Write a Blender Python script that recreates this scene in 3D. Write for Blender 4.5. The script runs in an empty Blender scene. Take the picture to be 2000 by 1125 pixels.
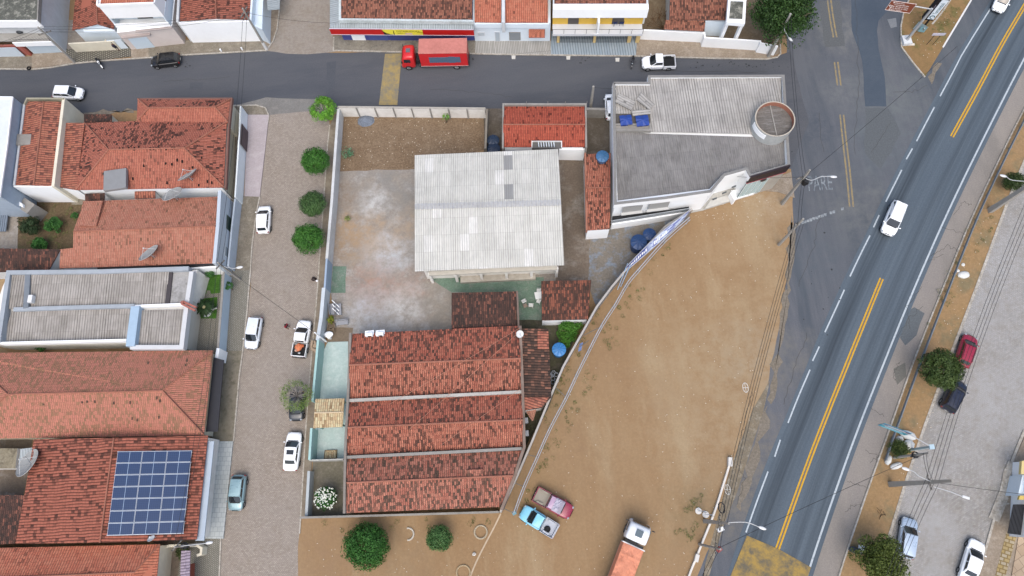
import bpy, bmesh, math, random
from mathutils import Vector, Matrix
import numpy as np

# ------------------------------------------------------------------ camera, sky, sun
sc = bpy.context.scene
FPX, HC = 1400.0, 82.0                      # focal length in photo pixels (2000 wide), flying height in metres
NX, NY = 1040.0, 985.0                      # where the photo looks straight down
ROLL = math.atan2(NX-1000, NY-562.5)
TILT = math.atan(math.hypot(NX-1000, NY-562.5)/FPX)
cd = bpy.data.cameras.new('camera'); cam = bpy.data.objects.new('camera', cd)
sc.collection.objects.link(cam); sc.camera = cam
cd.sensor_width = 36; cd.lens = 36*FPX/2000; cd.clip_start = .5; cd.clip_end = 2000
CR = Matrix.Rotation(TILT, 3, 'X') @ Matrix.Rotation(-ROLL, 3, 'Z')
cam.matrix_world = Matrix.Translation((0, 0, HC)) @ CR.to_4x4()

SUN_EL, SUN_AZ = math.radians(62), math.radians(185)
w = bpy.data.worlds.new('World'); sc.world = w; w.use_nodes = True
wn = w.node_tree; bg = wn.nodes['Background']
sky = wn.nodes.new('ShaderNodeTexSky'); sky.sky_type = 'NISHITA'; sky.sun_disc = False
sky.sun_elevation = SUN_EL; sky.sun_rotation = SUN_AZ; sky.air_density = 1.0; sky.dust_density = 4.0; sky.ozone_density = 1.0
wn.links.new(sky.outputs[0], bg.inputs[0]); bg.inputs[1].default_value = 0.15
sd = bpy.data.lights.new('sun', 'SUN'); sd.energy = 0.95; sd.angle = math.radians(55); sd.color = (1, .97, .92)
so = bpy.data.objects.new('sun', sd); sc.collection.objects.link(so)
sv = Vector((math.sin(SUN_AZ)*math.cos(SUN_EL), math.cos(SUN_AZ)*math.cos(SUN_EL), math.sin(SUN_EL)))
so.rotation_euler = sv.to_track_quat('Z', 'Y').to_euler(); so.location = (0, 0, 60)
sc.view_settings.view_transform = 'Standard'; sc.view_settings.look = 'None'
sc.view_settings.exposure = 0.7; sc.view_settings.gamma = 1
sc.render.engine = 'CYCLES'
COL = sc.collection

# ------------------------------------------------------------------ pixel -> point at a real height
def P(x, y, h=0.0):
    d = CR @ Vector(((x-1000)/FPX, -(y-562.5)/FPX, -1))
    t = (HC-h)/-d.z
    return Vector((t*d.x, t*d.y, h))
def PX(v):
    q = CR.transposed() @ (Vector(v)-Vector((0, 0, HC)))
    return (1000+FPX*q.x/-q.z, 562.5-FPX*q.y/-q.z)
def PL(pts, h=0.0): return [P(p[0], p[1], p[2] if len(p) > 2 else h) for p in pts]

# ------------------------------------------------------------------ materials
KG = .72                                    # ground and roof colours: shown value -> albedo
def hexc(s, k=1.0):
    c = [int(s[i:i+2], 16)/255 for i in (0, 2, 4)]
    return tuple(k*(v/12.92 if v <= .04045 else ((v+.055)/1.055)**2.4) for v in c)+(1.0,)
def nd(nt, t, ins=None, **pr):
    n = nt.nodes.new(t)
    for k, v in pr.items(): setattr(n, k, v)
    for k, v in (ins or {}).items():
        s = n.inputs[k]
        if hasattr(v, 'is_output'): nt.links.new(v, s)
        else: s.default_value = v
    return n
def mth(nt, op, a, b=0.0, c=0.0, clamp=False): return nd(nt, 'ShaderNodeMath', {0: a, 1: b, 2: c}, operation=op, use_clamp=clamp).outputs[0]
def mixc(nt, f, a, b, bt='MIX'):
    n = nd(nt, 'ShaderNodeMix', {0: f, 6: a, 7: b}, data_type='RGBA', blend_type=bt, clamp_factor=True)
    return n.outputs[2]
def noise(nt, co, sc_, det=4, ro=.6, w=None):
    return nd(nt, 'ShaderNodeTexNoise', {'Vector': co, 'Scale': sc_, 'Detail': det, 'Roughness': ro}).outputs[0]
def mr(nt, v, a, b, c=0.0, d=1.0): return nd(nt, 'ShaderNodeMapRange', {0: v, 1: a, 2: b, 3: c, 4: d}).outputs[0]
def newmat(name, rough=.8, spec=.3, metal=0.0):
    m = bpy.data.materials.new(name); m.use_nodes = True; nt = m.node_tree
    b = nt.nodes['Principled BSDF']; b.inputs['Roughness'].default_value = rough
    b.inputs['Metallic'].default_value = metal; b.inputs['Specular IOR Level'].default_value = spec
    return m, nt, b
def link(nt, a, b): nt.links.new(a, b)
def bump(nt, b, h, dist, st=.6):
    n = nd(nt, 'ShaderNodeBump', {'Height': h, 'Distance': dist, 'Strength': st}); link(nt, n.outputs[0], b.inputs['Normal'])
MC = {}
def paint(hx, rough=.6, dirt=.25, metal=0.0, spec=.4, k=.78, sc_=1.6):
    key = (hx, rough, dirt, metal, k, sc_)
    if key in MC: return MC[key]
    m, nt, b = newmat('paint_'+hx, rough, spec, metal)
    co = nd(nt, 'ShaderNodeNewGeometry').outputs['Position']
    c = hexc(hx, k)
    if dirt > 0:
        n1 = noise(nt, co, sc_, 6, .7); n2 = noise(nt, co, .35, 3, .6)
        f = mth(nt, 'MULTIPLY', mr(nt, mth(nt, 'ADD', n1, n2), .8, 1.35), dirt)
        d = tuple(v*.55 for v in c[:3])+(1,)
        d = (d[0], d[1]*.97, d[2]*.9, 1)
        link(nt, mixc(nt, f, c, d), b.inputs['Base Color'])
        link(nt, mr(nt, n1, .3, .7, rough*.85, min(1, rough*1.15)), b.inputs['Roughness'])
    else: b.inputs['Base Color'].default_value = c
    MC[key] = m; return m
def carpaint(hx, rough=.22, metal=0.0):
    key = ('car', hx)
    if key in MC: return MC[key]
    m, nt, b = newmat('car_paint_'+hx, rough, .5, metal)
    co = nd(nt, 'ShaderNodeTexCoord').outputs['Object']
    n = noise(nt, co, 3, 5, .7); c = hexc(hx)
    d = (c[0]*.8+.02, c[1]*.78+.018, c[2]*.74+.014, 1)
    link(nt, mixc(nt, mr(nt, n, .45, .8, 0, .6), c, d), b.inputs['Base Color'])
    link(nt, mr(nt, n, .3, .7, rough, rough+.2), b.inputs['Roughness'])
    b.inputs['Coat Weight'].default_value = .35; b.inputs['Coat Roughness'].default_value = .12
    MC[key] = m; return m
def glassm():
    if 'glass' in MC: return MC['glass']
    m, nt, b = newmat('dark_glass', .06, .8); b.inputs['Base Color'].default_value = (.012, .016, .02, 1)
    MC['glass'] = m; return m
def tone(h, k=1.28, d=.13):
    c = hexc(h, KG*k); c = (c[0]*.97, c[1]*1.07, c[2]*1.0); l = .3*c[0]+.6*c[1]+.1*c[2]; return tuple(v*(1-d)+l*d for v in c)+(1,)
def tile(name, c1, c2, dark, amount, spread=.8, pu=.21, pv=.38, seed=0, groove=.55, big=.25):
    """clay tiles: columns run down the slope (UV in metres), single tiles weathered at random"""
    m, nt, b = newmat(name, .85, .2)
    uv = nd(nt, 'ShaderNodeUVMap').outputs[0]
    s = nd(nt, 'ShaderNodeSeparateXYZ', {0: uv})
    wob = noise(nt, uv, .5, 2)
    u = mth(nt, 'DIVIDE', mth(nt, 'ADD', s.outputs[0], mth(nt, 'MULTIPLY', wob, .25)), pu)
    cu = mth(nt, 'FLOOR', u)
    jit = nd(nt, 'ShaderNodeTexWhiteNoise', {'W': cu}, noise_dimensions='1D').outputs[0]
    v = mth(nt, 'ADD', mth(nt, 'DIVIDE', s.outputs[1], pv), mth(nt, 'MULTIPLY', jit, .35))
    cv = mth(nt, 'FLOOR', v)
    cell = nd(nt, 'ShaderNodeCombineXYZ', {0: cu, 1: cv, 2: float(seed)}).outputs[0]
    wn_ = nd(nt, 'ShaderNodeTexWhiteNoise', {'Vector': cell}, noise_dimensions='3D')
    w1 = wn_.outputs[0]; ws = nd(nt, 'ShaderNodeSeparateXYZ', {0: wn_.outputs[1]})
    off = nd(nt, 'ShaderNodeVectorMath', {0: uv, 1: (seed*7.3, seed*3.1, 0)}, operation='ADD').outputs[0]
    L = noise(nt, off, big, 3, .6); M2 = noise(nt, off, 1.1, 3, .6)
    th = mth(nt, 'ADD', mth(nt, 'MULTIPLY', mth(nt, 'SUBTRACT', mth(nt, 'ADD', mth(nt, 'MULTIPLY', L, .6), mth(nt, 'MULTIPLY', M2, .4)), .5), spread*2.2), amount)
    dk = mr(nt, mth(nt, 'SUBTRACT', th, w1), -.1, .1)
    fine = noise(nt, uv, 9, 3, .7)
    A_, B_ = tone(c1), tone(c2)
    base = mixc(nt, ws.outputs[1], A_, B_)
    base = mixc(nt, mr(nt, fine, .35, .75, 0, .25), base, tuple(v*.7 for v in B_[:3])+(1,))
    c = mixc(nt, mth(nt, 'MULTIPLY', dk, mr(nt, ws.outputs[2], 0, 1, .6, .97)), base, hexc(dark, KG*1.15))
    g = mth(nt, 'ABSOLUTE', mth(nt, 'SINE', mth(nt, 'MULTIPLY', u, math.pi)))
    gd = mth(nt, 'MULTIPLY', mr(nt, g, .75, .15), groove)
    c = mixc(nt, gd, c, hexc(dark, KG*.8))
    fr = mth(nt, 'FRACT', v); sm = mr(nt, fr, .12, 0, 0, .45)
    c = mixc(nt, sm, c, hexc(dark, KG*.8))
    link(nt, c, b.inputs['Base Color'])
    h = mth(nt, 'ADD', g, mth(nt, 'MULTIPLY', fr, .4))
    bump(nt, b, h, .06, .8)
    return m
def fibre(name, c1, c2, stain, amt, pu=.25, sv=1.83, odd=None, seed=0, groove=.35, streak=6.0):
    """corrugated fibre-cement sheets: UV in metres, v runs down the waves"""
    m, nt, b = newmat(name, .85, .2)
    uv = nd(nt, 'ShaderNodeUVMap').outputs[0]; s = nd(nt, 'ShaderNodeSeparateXYZ', {0: uv})
    u = mth(nt, 'DIVIDE', s.outputs[0], pu); cu = mth(nt, 'FLOOR', mth(nt, 'DIVIDE', u, 4.0))
    v = mth(nt, 'DIVIDE', s.outputs[1], sv); cv = mth(nt, 'FLOOR', v)
    cell = nd(nt, 'ShaderNodeCombineXYZ', {0: cu, 1: cv, 2: float(seed)}).outputs[0]
    wn_ = nd(nt, 'ShaderNodeTexWhiteNoise', {'Vector': cell}, noise_dimensions='3D').outputs[0]
    st = nd(nt, 'ShaderNodeMapping', {0: uv, 3: (streak, .8, 1)}, vector_type='POINT').outputs[0]
    n1 = noise(nt, st, .8, 5, .7); n2 = noise(nt, uv, .3, 5, .65)
    c = mixc(nt, wn_, hexc(c1, KG*1.12), hexc(c2, KG*1.12))
    if odd: c = mixc(nt, mr(nt, wn_, .94, .945), c, hexc(odd, KG*1.1)); c = mixc(nt, mr(nt, wn_, .012, .01), c, hexc('9fa09f', KG))
    f = mth(nt, 'MULTIPLY', mr(nt, mth(nt, 'ADD', n1, n2), .85, 1.3), amt)
    c = mixc(nt, f, c, hexc(stain, KG))
    cw = mth(nt, 'FLOOR', u)
    wcol = nd(nt, 'ShaderNodeTexWhiteNoise', {'W': cw}, noise_dimensions='1D').outputs[0]
    g = mth(nt, 'ABSOLUTE', mth(nt, 'SINE', mth(nt, 'MULTIPLY', u, math.pi)))
    c = mixc(nt, mth(nt, 'MULTIPLY', mth(nt, 'MULTIPLY', mr(nt, g, .7, .1), groove), mr(nt, wcol, 0, 1, .3, 1.2)), c, hexc(stain, KG*.8))
    c = mixc(nt, mr(nt, mth(nt, 'FRACT', v), .05, 0, 0, .22), c, hexc(stain, KG*.8))
    link(nt, c, b.inputs['Base Color']); bump(nt, b, g, .05, .5)
    return m
def gmat(name, c1, c2, c3=None, s1=.12, s2=1.2, s3=14, speck=None, specks=3.0, spk=.76, rough=.95, bmp=.02, grit=.25, stretch=None, ang=0.0, spots=()):
    m, nt, b = newmat(name, rough, .2)
    co = nd(nt, 'ShaderNodeNewGeometry').outputs['Position']
    cs = co
    if stretch: cs = nd(nt, 'ShaderNodeMapping', {0: co, 2: (0, 0, ang), 3: stretch}).outputs[0]
    n1 = noise(nt, cs, s1, 5, .6); n2 = noise(nt, cs, s2, 6, .7); n3 = noise(nt, co, s3*.38, 5, .8)
    c = mixc(nt, mr(nt, mth(nt, 'ADD', mth(nt, 'MULTIPLY', n1, .6), mth(nt, 'MULTIPLY', n2, .4)), .4, .6), hexc(c1, KG), hexc(c2, KG))
    if c3: 
        n4 = noise(nt, cs, s1*3.1, 6, .7)
        c = mixc(nt, mr(nt, n4, .5, .64, 0, .85), c, hexc(c3, KG))
    c = mixc(nt, mr(nt, n3, .42, .7, 0, min(1, grit*1.7)), c, hexc(c2, KG*.5)); c = mixc(nt, mr(nt, n3, .46, .3, 0, grit), c, hexc(c1, KG*1.45))
    for (sx_, sy_, r_, h_, a_) in spots:
        pc = P(sx_, sy_); dn = nd(nt, 'ShaderNodeVectorMath', {0: co, 1: tuple(pc)}, operation='DISTANCE').outputs[1]
        nn_ = noise(nt, co, 1.2/r_+.12, 6, .7)
        dd_ = mth(nt, 'ADD', dn, mth(nt, 'MULTIPLY', mth(nt, 'SUBTRACT', nn_, .5), r_*2.6))
        fm_ = mr(nt, noise(nt, co, .9 if r_ < 3.4 else .6, 8, .75), .40, .60, .22, 1.12)
        c = mixc(nt, mth(nt, 'MULTIPLY', mr(nt, dd_, r_*1.35, r_*.25, 0, a_), fm_), c, hexc(h_, KG))
    if speck:
        n5 = noise(nt, co, specks, 2, .5); n6 = noise(nt, co, .25, 2, .5)
        c = mixc(nt, mth(nt, 'MULTIPLY', mr(nt, n5, spk, spk+.04), mr(nt, n6, .4, .6, .1, .7)), c, hexc(speck, KG))
    link(nt, c, b.inputs['Base Color']); bump(nt, b, mth(nt, 'ADD', n3, n2), bmp, .5)
    return m
def cobble(name, c1, c2, c3, ang, sx=.24, sy=.13, stain='6f6455', amt=.5, seam=.35):
    m, nt, b = newmat(name, .9, .2)
    co = nd(nt, 'ShaderNodeNewGeometry').outputs['Position']
    mp = nd(nt, 'ShaderNodeMapping', {0: co, 2: (0, 0, ang)}).outputs[0]
    wv = nd(nt, 'ShaderNodeVectorMath', {0: mp, 1: nd(nt, 'ShaderNodeVectorMath', {0: nd(nt, 'ShaderNodeTexNoise', {'Vector': mp, 'Scale': .8}).outputs[1], 1: (.3, .3, 0)}, operation='MULTIPLY').outputs[0]}, operation='ADD').outputs[0]
    br = nd(nt, 'ShaderNodeTexBrick', {'Vector': wv, 'Color1': (0, 0, 0, 1), 'Color2': (1, 1, 1, 1), 'Mortar': (.5, .5, .5, 1), 'Scale': 1.0, 'Mortar Size': .02, 'Brick Width': sx, 'Row Height': sy})
    n1 = noise(nt, co, .1, 6, .65); n2 = noise(nt, co, .8, 6, .7)
    c = mixc(nt, br.outputs[0], hexc(c1, KG*1.06), hexc(c2, KG*.94))
    c = mixc(nt, mr(nt, n1, .42, .62, 0, .8), c, hexc(c3, KG))
    n4 = noise(nt, co, 3.2, 4, .8); c = mixc(nt, mr(nt, n4, .45, .72, 0, .3), c, hexc(stain, KG*.8)); c = mixc(nt, mr(nt, n4, .42, .25, 0, .25), c, hexc(c1, KG*1.4))
    c = mixc(nt, mr(nt, n2, .45, .75, 0, amt), c, hexc(stain, KG))
    c = mixc(nt, mth(nt, 'MULTIPLY', br.outputs[1], seam), c, hexc(stain, KG*.6))
    link(nt, c, b.inputs['Base Color'])
    bump(nt, b, mth(nt, 'SUBTRACT', noise(nt, co, 12, 3, .7), br.outputs[1]), .03, .5)
    return m

# ------------------------------------------------------------------ mesh building
class MB:
    def __init__(s): s.v = []; s.f = []; s.uv = []; s.mi = []; s.smooth = False
    def face(s, pts, uv=None, m=0):
        i = len(s.v); s.v += [Vector(p) for p in pts]; s.f.append(list(range(i, i+len(pts))))
        s.uv.append(uv or [(0, 0)]*len(pts)); s.mi.append(m)
    def idx(s, verts, faces, m=0):
        i = len(s.v); s.v += [Vector(p) for p in verts]
        for f in faces: s.f.append([i+k for k in f]); s.uv.append([(s.v[i+k].x, s.v[i+k].y) for k in f]); s.mi.append(m)
    def prism(s, top, zb, m=0, mt=None, uvt=None):
        """top: list of 3-D points; sides dropped to zb (number or per-point list)"""
        n = len(top); zb = zb if isinstance(zb, (list, tuple)) else [zb]*n
        t = [Vector(p) for p in top]
        ar = sum(t[i].x*t[(i+1) % n].y-t[(i+1) % n].x*t[i].y for i in range(n))
        if ar < 0: t = t[::-1]; zb = list(zb)[::-1]; uvt = uvt[::-1] if uvt else None
        bo = [Vector((p.x, p.y, z)) for p, z in zip(t, zb)]
        s.face(t, uvt or [(p.x, p.y) for p in t], m if mt is None else mt)
        s.face(bo[::-1], None, m)
        for i in range(n):
            j = (i+1) % n; l = (t[j]-t[i]).length
            s.face([bo[i], bo[j], t[j], t[i]], [(0, bo[i].z), (l, bo[j].z), (l, t[j].z), (0, t[i].z)], m)
    def box(s, c, size, rz=0.0, m=0, R=None):
        hx, hy, hz = size[0]/2, size[1]/2, size[2]/2
        R = R or Matrix.Rotation(rz, 3, 'Z'); c = Vector(c)
        vs = [c+R @ Vector((x*hx, y*hy, z*hz)) for x in (-1, 1) for y in (-1, 1) for z in (-1, 1)]
        for f in ((0, 1, 3, 2), (4, 6, 7, 5), (0, 4, 5, 1), (2, 3, 7, 6), (0, 2, 6, 4), (1, 5, 7, 3)): s.face([vs[k] for k in f], None, m)
    def tube(s, pts, r, n=8, m=0, cap=True):
        pts = [Vector(p) for p in pts]; rs = r if isinstance(r, (list, tuple)) else [r]*len(pts); rings = []
        for i, p in enumerate(pts):
            a = pts[max(i-1, 0)]; b = pts[min(i+1, len(pts)-1)]; d = (b-a).normalized()
            up = Vector((0, 0, 1)) if abs(d.z) < .9 else Vector((1, 0, 0))
            x = d.cross(up).normalized(); y = d.cross(x)
            rings.append([p+(x*math.cos(2*math.pi*k/n)+y*math.sin(2*math.pi*k/n))*rs[i] for k in range(n)])
        vs = [q for rg in rings for q in rg]; fs = []
        for i in range(len(pts)-1):
            for k in range(n): fs.append((i*n+k, i*n+(k+1) % n, (i+1)*n+(k+1) % n, (i+1)*n+k))
        if cap: fs += [tuple(range(n))[::-1], tuple((len(pts)-1)*n+k for k in range(n))]
        s.idx(vs, fs, m)
    def disc(s, c, rx, ry, n=24, h=0.05, m=0, rz=0.0):
        R = Matrix.Rotation(rz, 3, 'Z'); c = Vector(c)
        s.prism([c+R @ Vector((rx*math.cos(2*math.pi*k/n), ry*math.sin(2*math.pi*k/n), 0)) for k in range(n)], c.z-h, m)
    def ball(s, c, r, m=0, nu=12, nv=8, lump=0, seed=0):
        rn = random.Random(seed); c = Vector(c); rr = r if isinstance(r, (tuple, list)) else (r, r, r); vs = []; fs = []
        for i in range(nv+1):
            for k in range(nu):
                a = math.pi*i/nv; b = 2*math.pi*k/nu; q = 1+(rn.random()-.5)*lump
                vs.append(c+Vector((rr[0]*math.sin(a)*math.cos(b)*q, rr[1]*math.sin(a)*math.sin(b)*q, rr[2]*math.cos(a)*q)))
        for i in range(nv):
            for k in range(nu): fs.append((i*nu+k, (i+1)*nu+k, (i+1)*nu+(k+1) % nu, i*nu+(k+1) % nu))
        s.idx(vs, fs, m)
    def strip(s, pts, th, zt, zb, m=0, mt=None):
        """wall of thickness th along a poly-line of world points"""
        L, R = offs(pts, th/2); n = len(pts)
        for i in range(n-1):
            q = [L[i], L[i+1], R[i+1], R[i]]
            zz = [zt[i], zt[i+1], zt[i+1], zt[i]] if isinstance(zt, (list, tuple)) else [zt]*4
            s.prism([Vector((p.x, p.y, z)) for p, z in zip(q, zz)], zb, m, mt)
    def build(s, name, mats, parent=None, mods=None, smooth=False, bev=0):
        me = bpy.data.meshes.new(name); org = parent.get('_org') if parent else None
        o_ = Vector(org) if org else Vector((0, 0, 0))
        me.from_pydata([tuple(v-o_) for v in s.v], [], s.f)
        if any(any(u != (0, 0) for u in x) for x in s.uv):
            ul = me.uv_layers.new(name='UVMap'); flat = [c for x in s.uv for u in x for c in (u[0], u[1])]
            ul.data.foreach_set('uv', flat)
        mats = mats if isinstance(mats, (list, tuple)) else [mats]
        for m in mats: me.materials.append(m)
        me.polygons.foreach_set('material_index', s.mi)
        if smooth:
            me.polygons.foreach_set('use_smooth', [True]*len(s.f))
        me.validate()
        o = bpy.data.objects.new(name, me); COL.objects.link(o)
        if parent: o.parent = parent
        if bev or smooth:
            b = bmesh.new(); b.from_mesh(me); bmesh.ops.remove_doubles(b, verts=b.verts, dist=.0005); b.to_mesh(me); b.free()
        if bev:
            md = o.modifiers.new('bevel', 'BEVEL'); md.width = bev; md.segments = 2; md.limit_method = 'ANGLE'
        for k in (mods or []):
            if k[0] == 'sub': q = o.modifiers.new('sub', 'SUBSURF'); q.levels = q.render_levels = k[1]
        return o
def offs(pts, d):
    pts = [Vector(p) for p in pts]; n = len(pts); L = []; R = []
    for i in range(n):
        a = (pts[i]-pts[i-1]) if i else (pts[1]-pts[0]); b = (pts[i+1]-pts[i]) if i < n-1 else a
        a = Vector((a.x, a.y, 0)).normalized(); b = Vector((b.x, b.y, 0)).normalized()
        t = (a+b).normalized(); nrm = Vector((-t.y, t.x, 0)); k = d/max(.3, nrm.dot(Vector((-a.y, a.x, 0))))
        L.append(pts[i]+nrm*k); R.append(pts[i]-nrm*k)
    return L, R
def cr(pts, n=8):
    """smooth a poly-line"""
    pts = [Vector(p) for p in pts]; out = []
    for i in range(len(pts)-1):
        p0 = pts[max(i-1, 0)]; p1 = pts[i]; p2 = pts[i+1]; p3 = pts[min(i+2, len(pts)-1)]
        for k in range(n):
            t = k/n
            out.append(.5*((2*p1)+(p2-p0)*t+(2*p0-5*p1+4*p2-p3)*t*t+(3*p1-p0-3*p2+p3)*t**3))
    out.append(pts[-1]); return out
def tag(o, label=None, cat=None, group=None, kind=None):
    if label: o['label'] = label
    if cat: o['category'] = cat
    if group: o['group'] = group
    if kind: o['kind'] = kind
    return o
def thing(name, label, cat, loc=(0, 0, 0), group=None, local=False, rz=0.0):
    o = bpy.data.objects.new(name, None); o.empty_display_size = .3; COL.objects.link(o)
    o.location = loc; o.rotation_euler = (0, 0, rz)
    if not local: o['_org'] = tuple(loc)
    return tag(o, label, cat, group)
def place(o, loc, rz):
    o.location = loc; o.rotation_euler = (0, 0, rz)
def kids(o): return [c for c in COL.objects if c.parent == o]
def dup(o, loc, rz, label, group=None):
    r = o.copy(); COL.objects.link(r); r.location = loc; r.rotation_euler = (0, 0, rz); r['label'] = label
    if group: r['group'] = group
    for ch in kids(o):
        c = ch.copy(); COL.objects.link(c); c.parent = r
        for g in kids(ch):
            d = g.copy(); COL.objects.link(d); d.parent = c
    return r
ZC = {}
def sheet(name, pts, z, m, kind='structure'):
    ZC[z] = ZC.get(z, -1)+1; z += ZC[z]*.0004; b = MB(); q = [Vector((p.x, p.y, z)) for p in pts]; b.face(q, [(p.x, p.y) for p in q]); o = b.build(name, m); return tag(o, kind=kind)
def text(body, size, m, parent, M, name='lettering', ext=.004, bold=.0, align='LEFT'):
    cu = bpy.data.curves.new(name, 'FONT'); cu.body = body; cu.size = size; cu.extrude = ext; cu.offset = bold; cu.align_x = align; cu.align_y = 'CENTER'
    t = bpy.data.objects.new('tmp', cu); COL.objects.link(t); bpy.context.view_layer.update()
    me = bpy.data.meshes.new_from_object(t.evaluated_get(bpy.context.evaluated_depsgraph_get()))
    COL.objects.unlink(t); bpy.data.objects.remove(t)
    org = Vector(parent['_org']) if parent and parent.get('_org') else Vector((0, 0, 0))
    me.transform(Matrix.Translation(-org) @ M); me.materials.clear(); me.materials.append(m)
    o = bpy.data.objects.new(name, me); COL.objects.link(o); o.parent = parent; return o
# ------------------------------------------------------------------ builders
def w3(pts, h=None): return [P(p[0], p[1], p[2] if len(p) > 2 else (h or 0.0)) for p in pts]
def downhill(pts, dd=None):
    n = Vector((0, 0, 0))
    for i in range(len(pts)): n += pts[i].cross(pts[(i+1) % len(pts)]) if False else (pts[i]-pts[0]).cross(pts[(i+1) % len(pts)]-pts[0])
    if n.z < 0: n = -n
    n.normalize(); g = Vector((n.x, n.y, 0))
    if dd is not None: g = Vector(dd)
    if g.length < .01: g = Vector((0, -1, 0))
    g.normalize(); return n, g
def planeuv(pts, dd=None):
    n, g = downhill(pts, dd); a = Vector((-g.y, g.x, 0))
    k = 1/max(.3, n.z)
    return [(p.dot(a), p.dot(g)*k) for p in pts]
def roof(parent, planes, mat, th=.1, dd=None, name='roof'):
    b = MB()
    for pl in planes:
        q = w3(pl); uv = planeuv(q, dd); b.prism(q, [p.z-th for p in q], 0, None, uv)
    return b.build(name, mat, parent)
def walls_under(parent, planes, mat, inset=.25, zb=0.0, drop=.14, name='wall', flat=False):
    b = MB(); allp = [p for pl in planes for p in w3(pl)]
    c = sum(allp, Vector())/len(allp)
    for pl in planes:
        q = w3(pl); n, _ = downhill(q); r = []
        for p in q:
            d = Vector((p.x-c.x, p.y-c.y, 0)); L = d.length
            e = Vector((p.x, p.y, 0))-d*(min(inset, L*.5)/max(L, .01))
            z = min(v.z for v in q) if flat else p.z
            r.append(Vector((e.x, e.y, z-drop-(.06 if flat else .1))))
        b.prism(r, zb)
    return b.build(name, mat, parent)
def ridges(parent, lines, mat, r=.11, name='ridge_cap'):
    b = MB()
    for l in lines:
        q = w3(l); b.tube([p+Vector((0, 0, .0)) for p in q], r*.8, 6)
    return b.build(name, mat, parent)
def house(name, label, planes, rm, wm, rl=None, rcm=None, cat='house', inset=.25, dd=None, th=.1, group=None, flat=False):
    q = w3(planes[0]); t = thing(name, label, cat, (q[0].x, q[0].y, 0), group)
    t0 = roof(t, planes, rm, th, dd); walls_under(t, planes, wm, inset, flat=flat)
    if rl: 
        o = ridges(t, rl, rcm or RIDGE)
        o.parent = t0
    return t
def block(parent, name, pts, h, m, zb=0.0, mt=None):
    """solid block: outline given as seen at its top height h"""
    b = MB(); mats = [m] if mt is None else [m, mt]
    b.prism(w3(pts, h), zb, 0, 0 if mt is None else 1); return b.build(name, mats, parent)
def wallline(parent, name, pts, h, m, th=.16, zb=0.0, href=None):
    q = w3(pts, h if href is None else href)
    b = MB(); b.strip(q, th, h, zb); return b.build(name, m, parent)
def fence(name, label, pts, h, m, th=.16, cat='wall', href=None, cap=None):
    q = w3(pts, h if href is None else href); b = MB(); b.strip(q, th, h, 0)
    if cap:
        t = thing(name, label, cat, (q[0].x, q[0].y, 0)); b.build('panel', m, t)
        c = MB(); c.strip(q, th+.06, h+.05, h+.002); c.build('coping', cap, t); return t
    return tag(b.build(name, m), label, cat)
def panel(parent, name, A, B, u0, u1, z0, z1, m, d=.03, side=1, off=0.0):
    """upright panel on the wall line A-B (world points), proud by d on the given side"""
    A = Vector((A.x, A.y, 0)); B = Vector((B.x, B.y, 0)); t = B-A; n = Vector((t.y, -t.x, 0)).normalized()*side
    p = A+t*u0+n*off; q = A+t*u1+n*off; b = MB()
    b.prism([Vector((v.x, v.y, z1)) for v in (p, q, q+n*d, p+n*d)], z0); return b.build(name, m, parent)
def window(parent, A, B, u0, u1, z0, z1, fm, gm, side=1, name='window'):
    f = panel(parent, name, A, B, u0, u1, z0, z1, fm, .05, side)
    L = (B-A).length; e = .07/L
    g = panel(parent, 'pane', A, B, u0+e, u1-e, z0+.07, z1-.07, gm, .02, side, .051); g.parent = f
    return f

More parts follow.
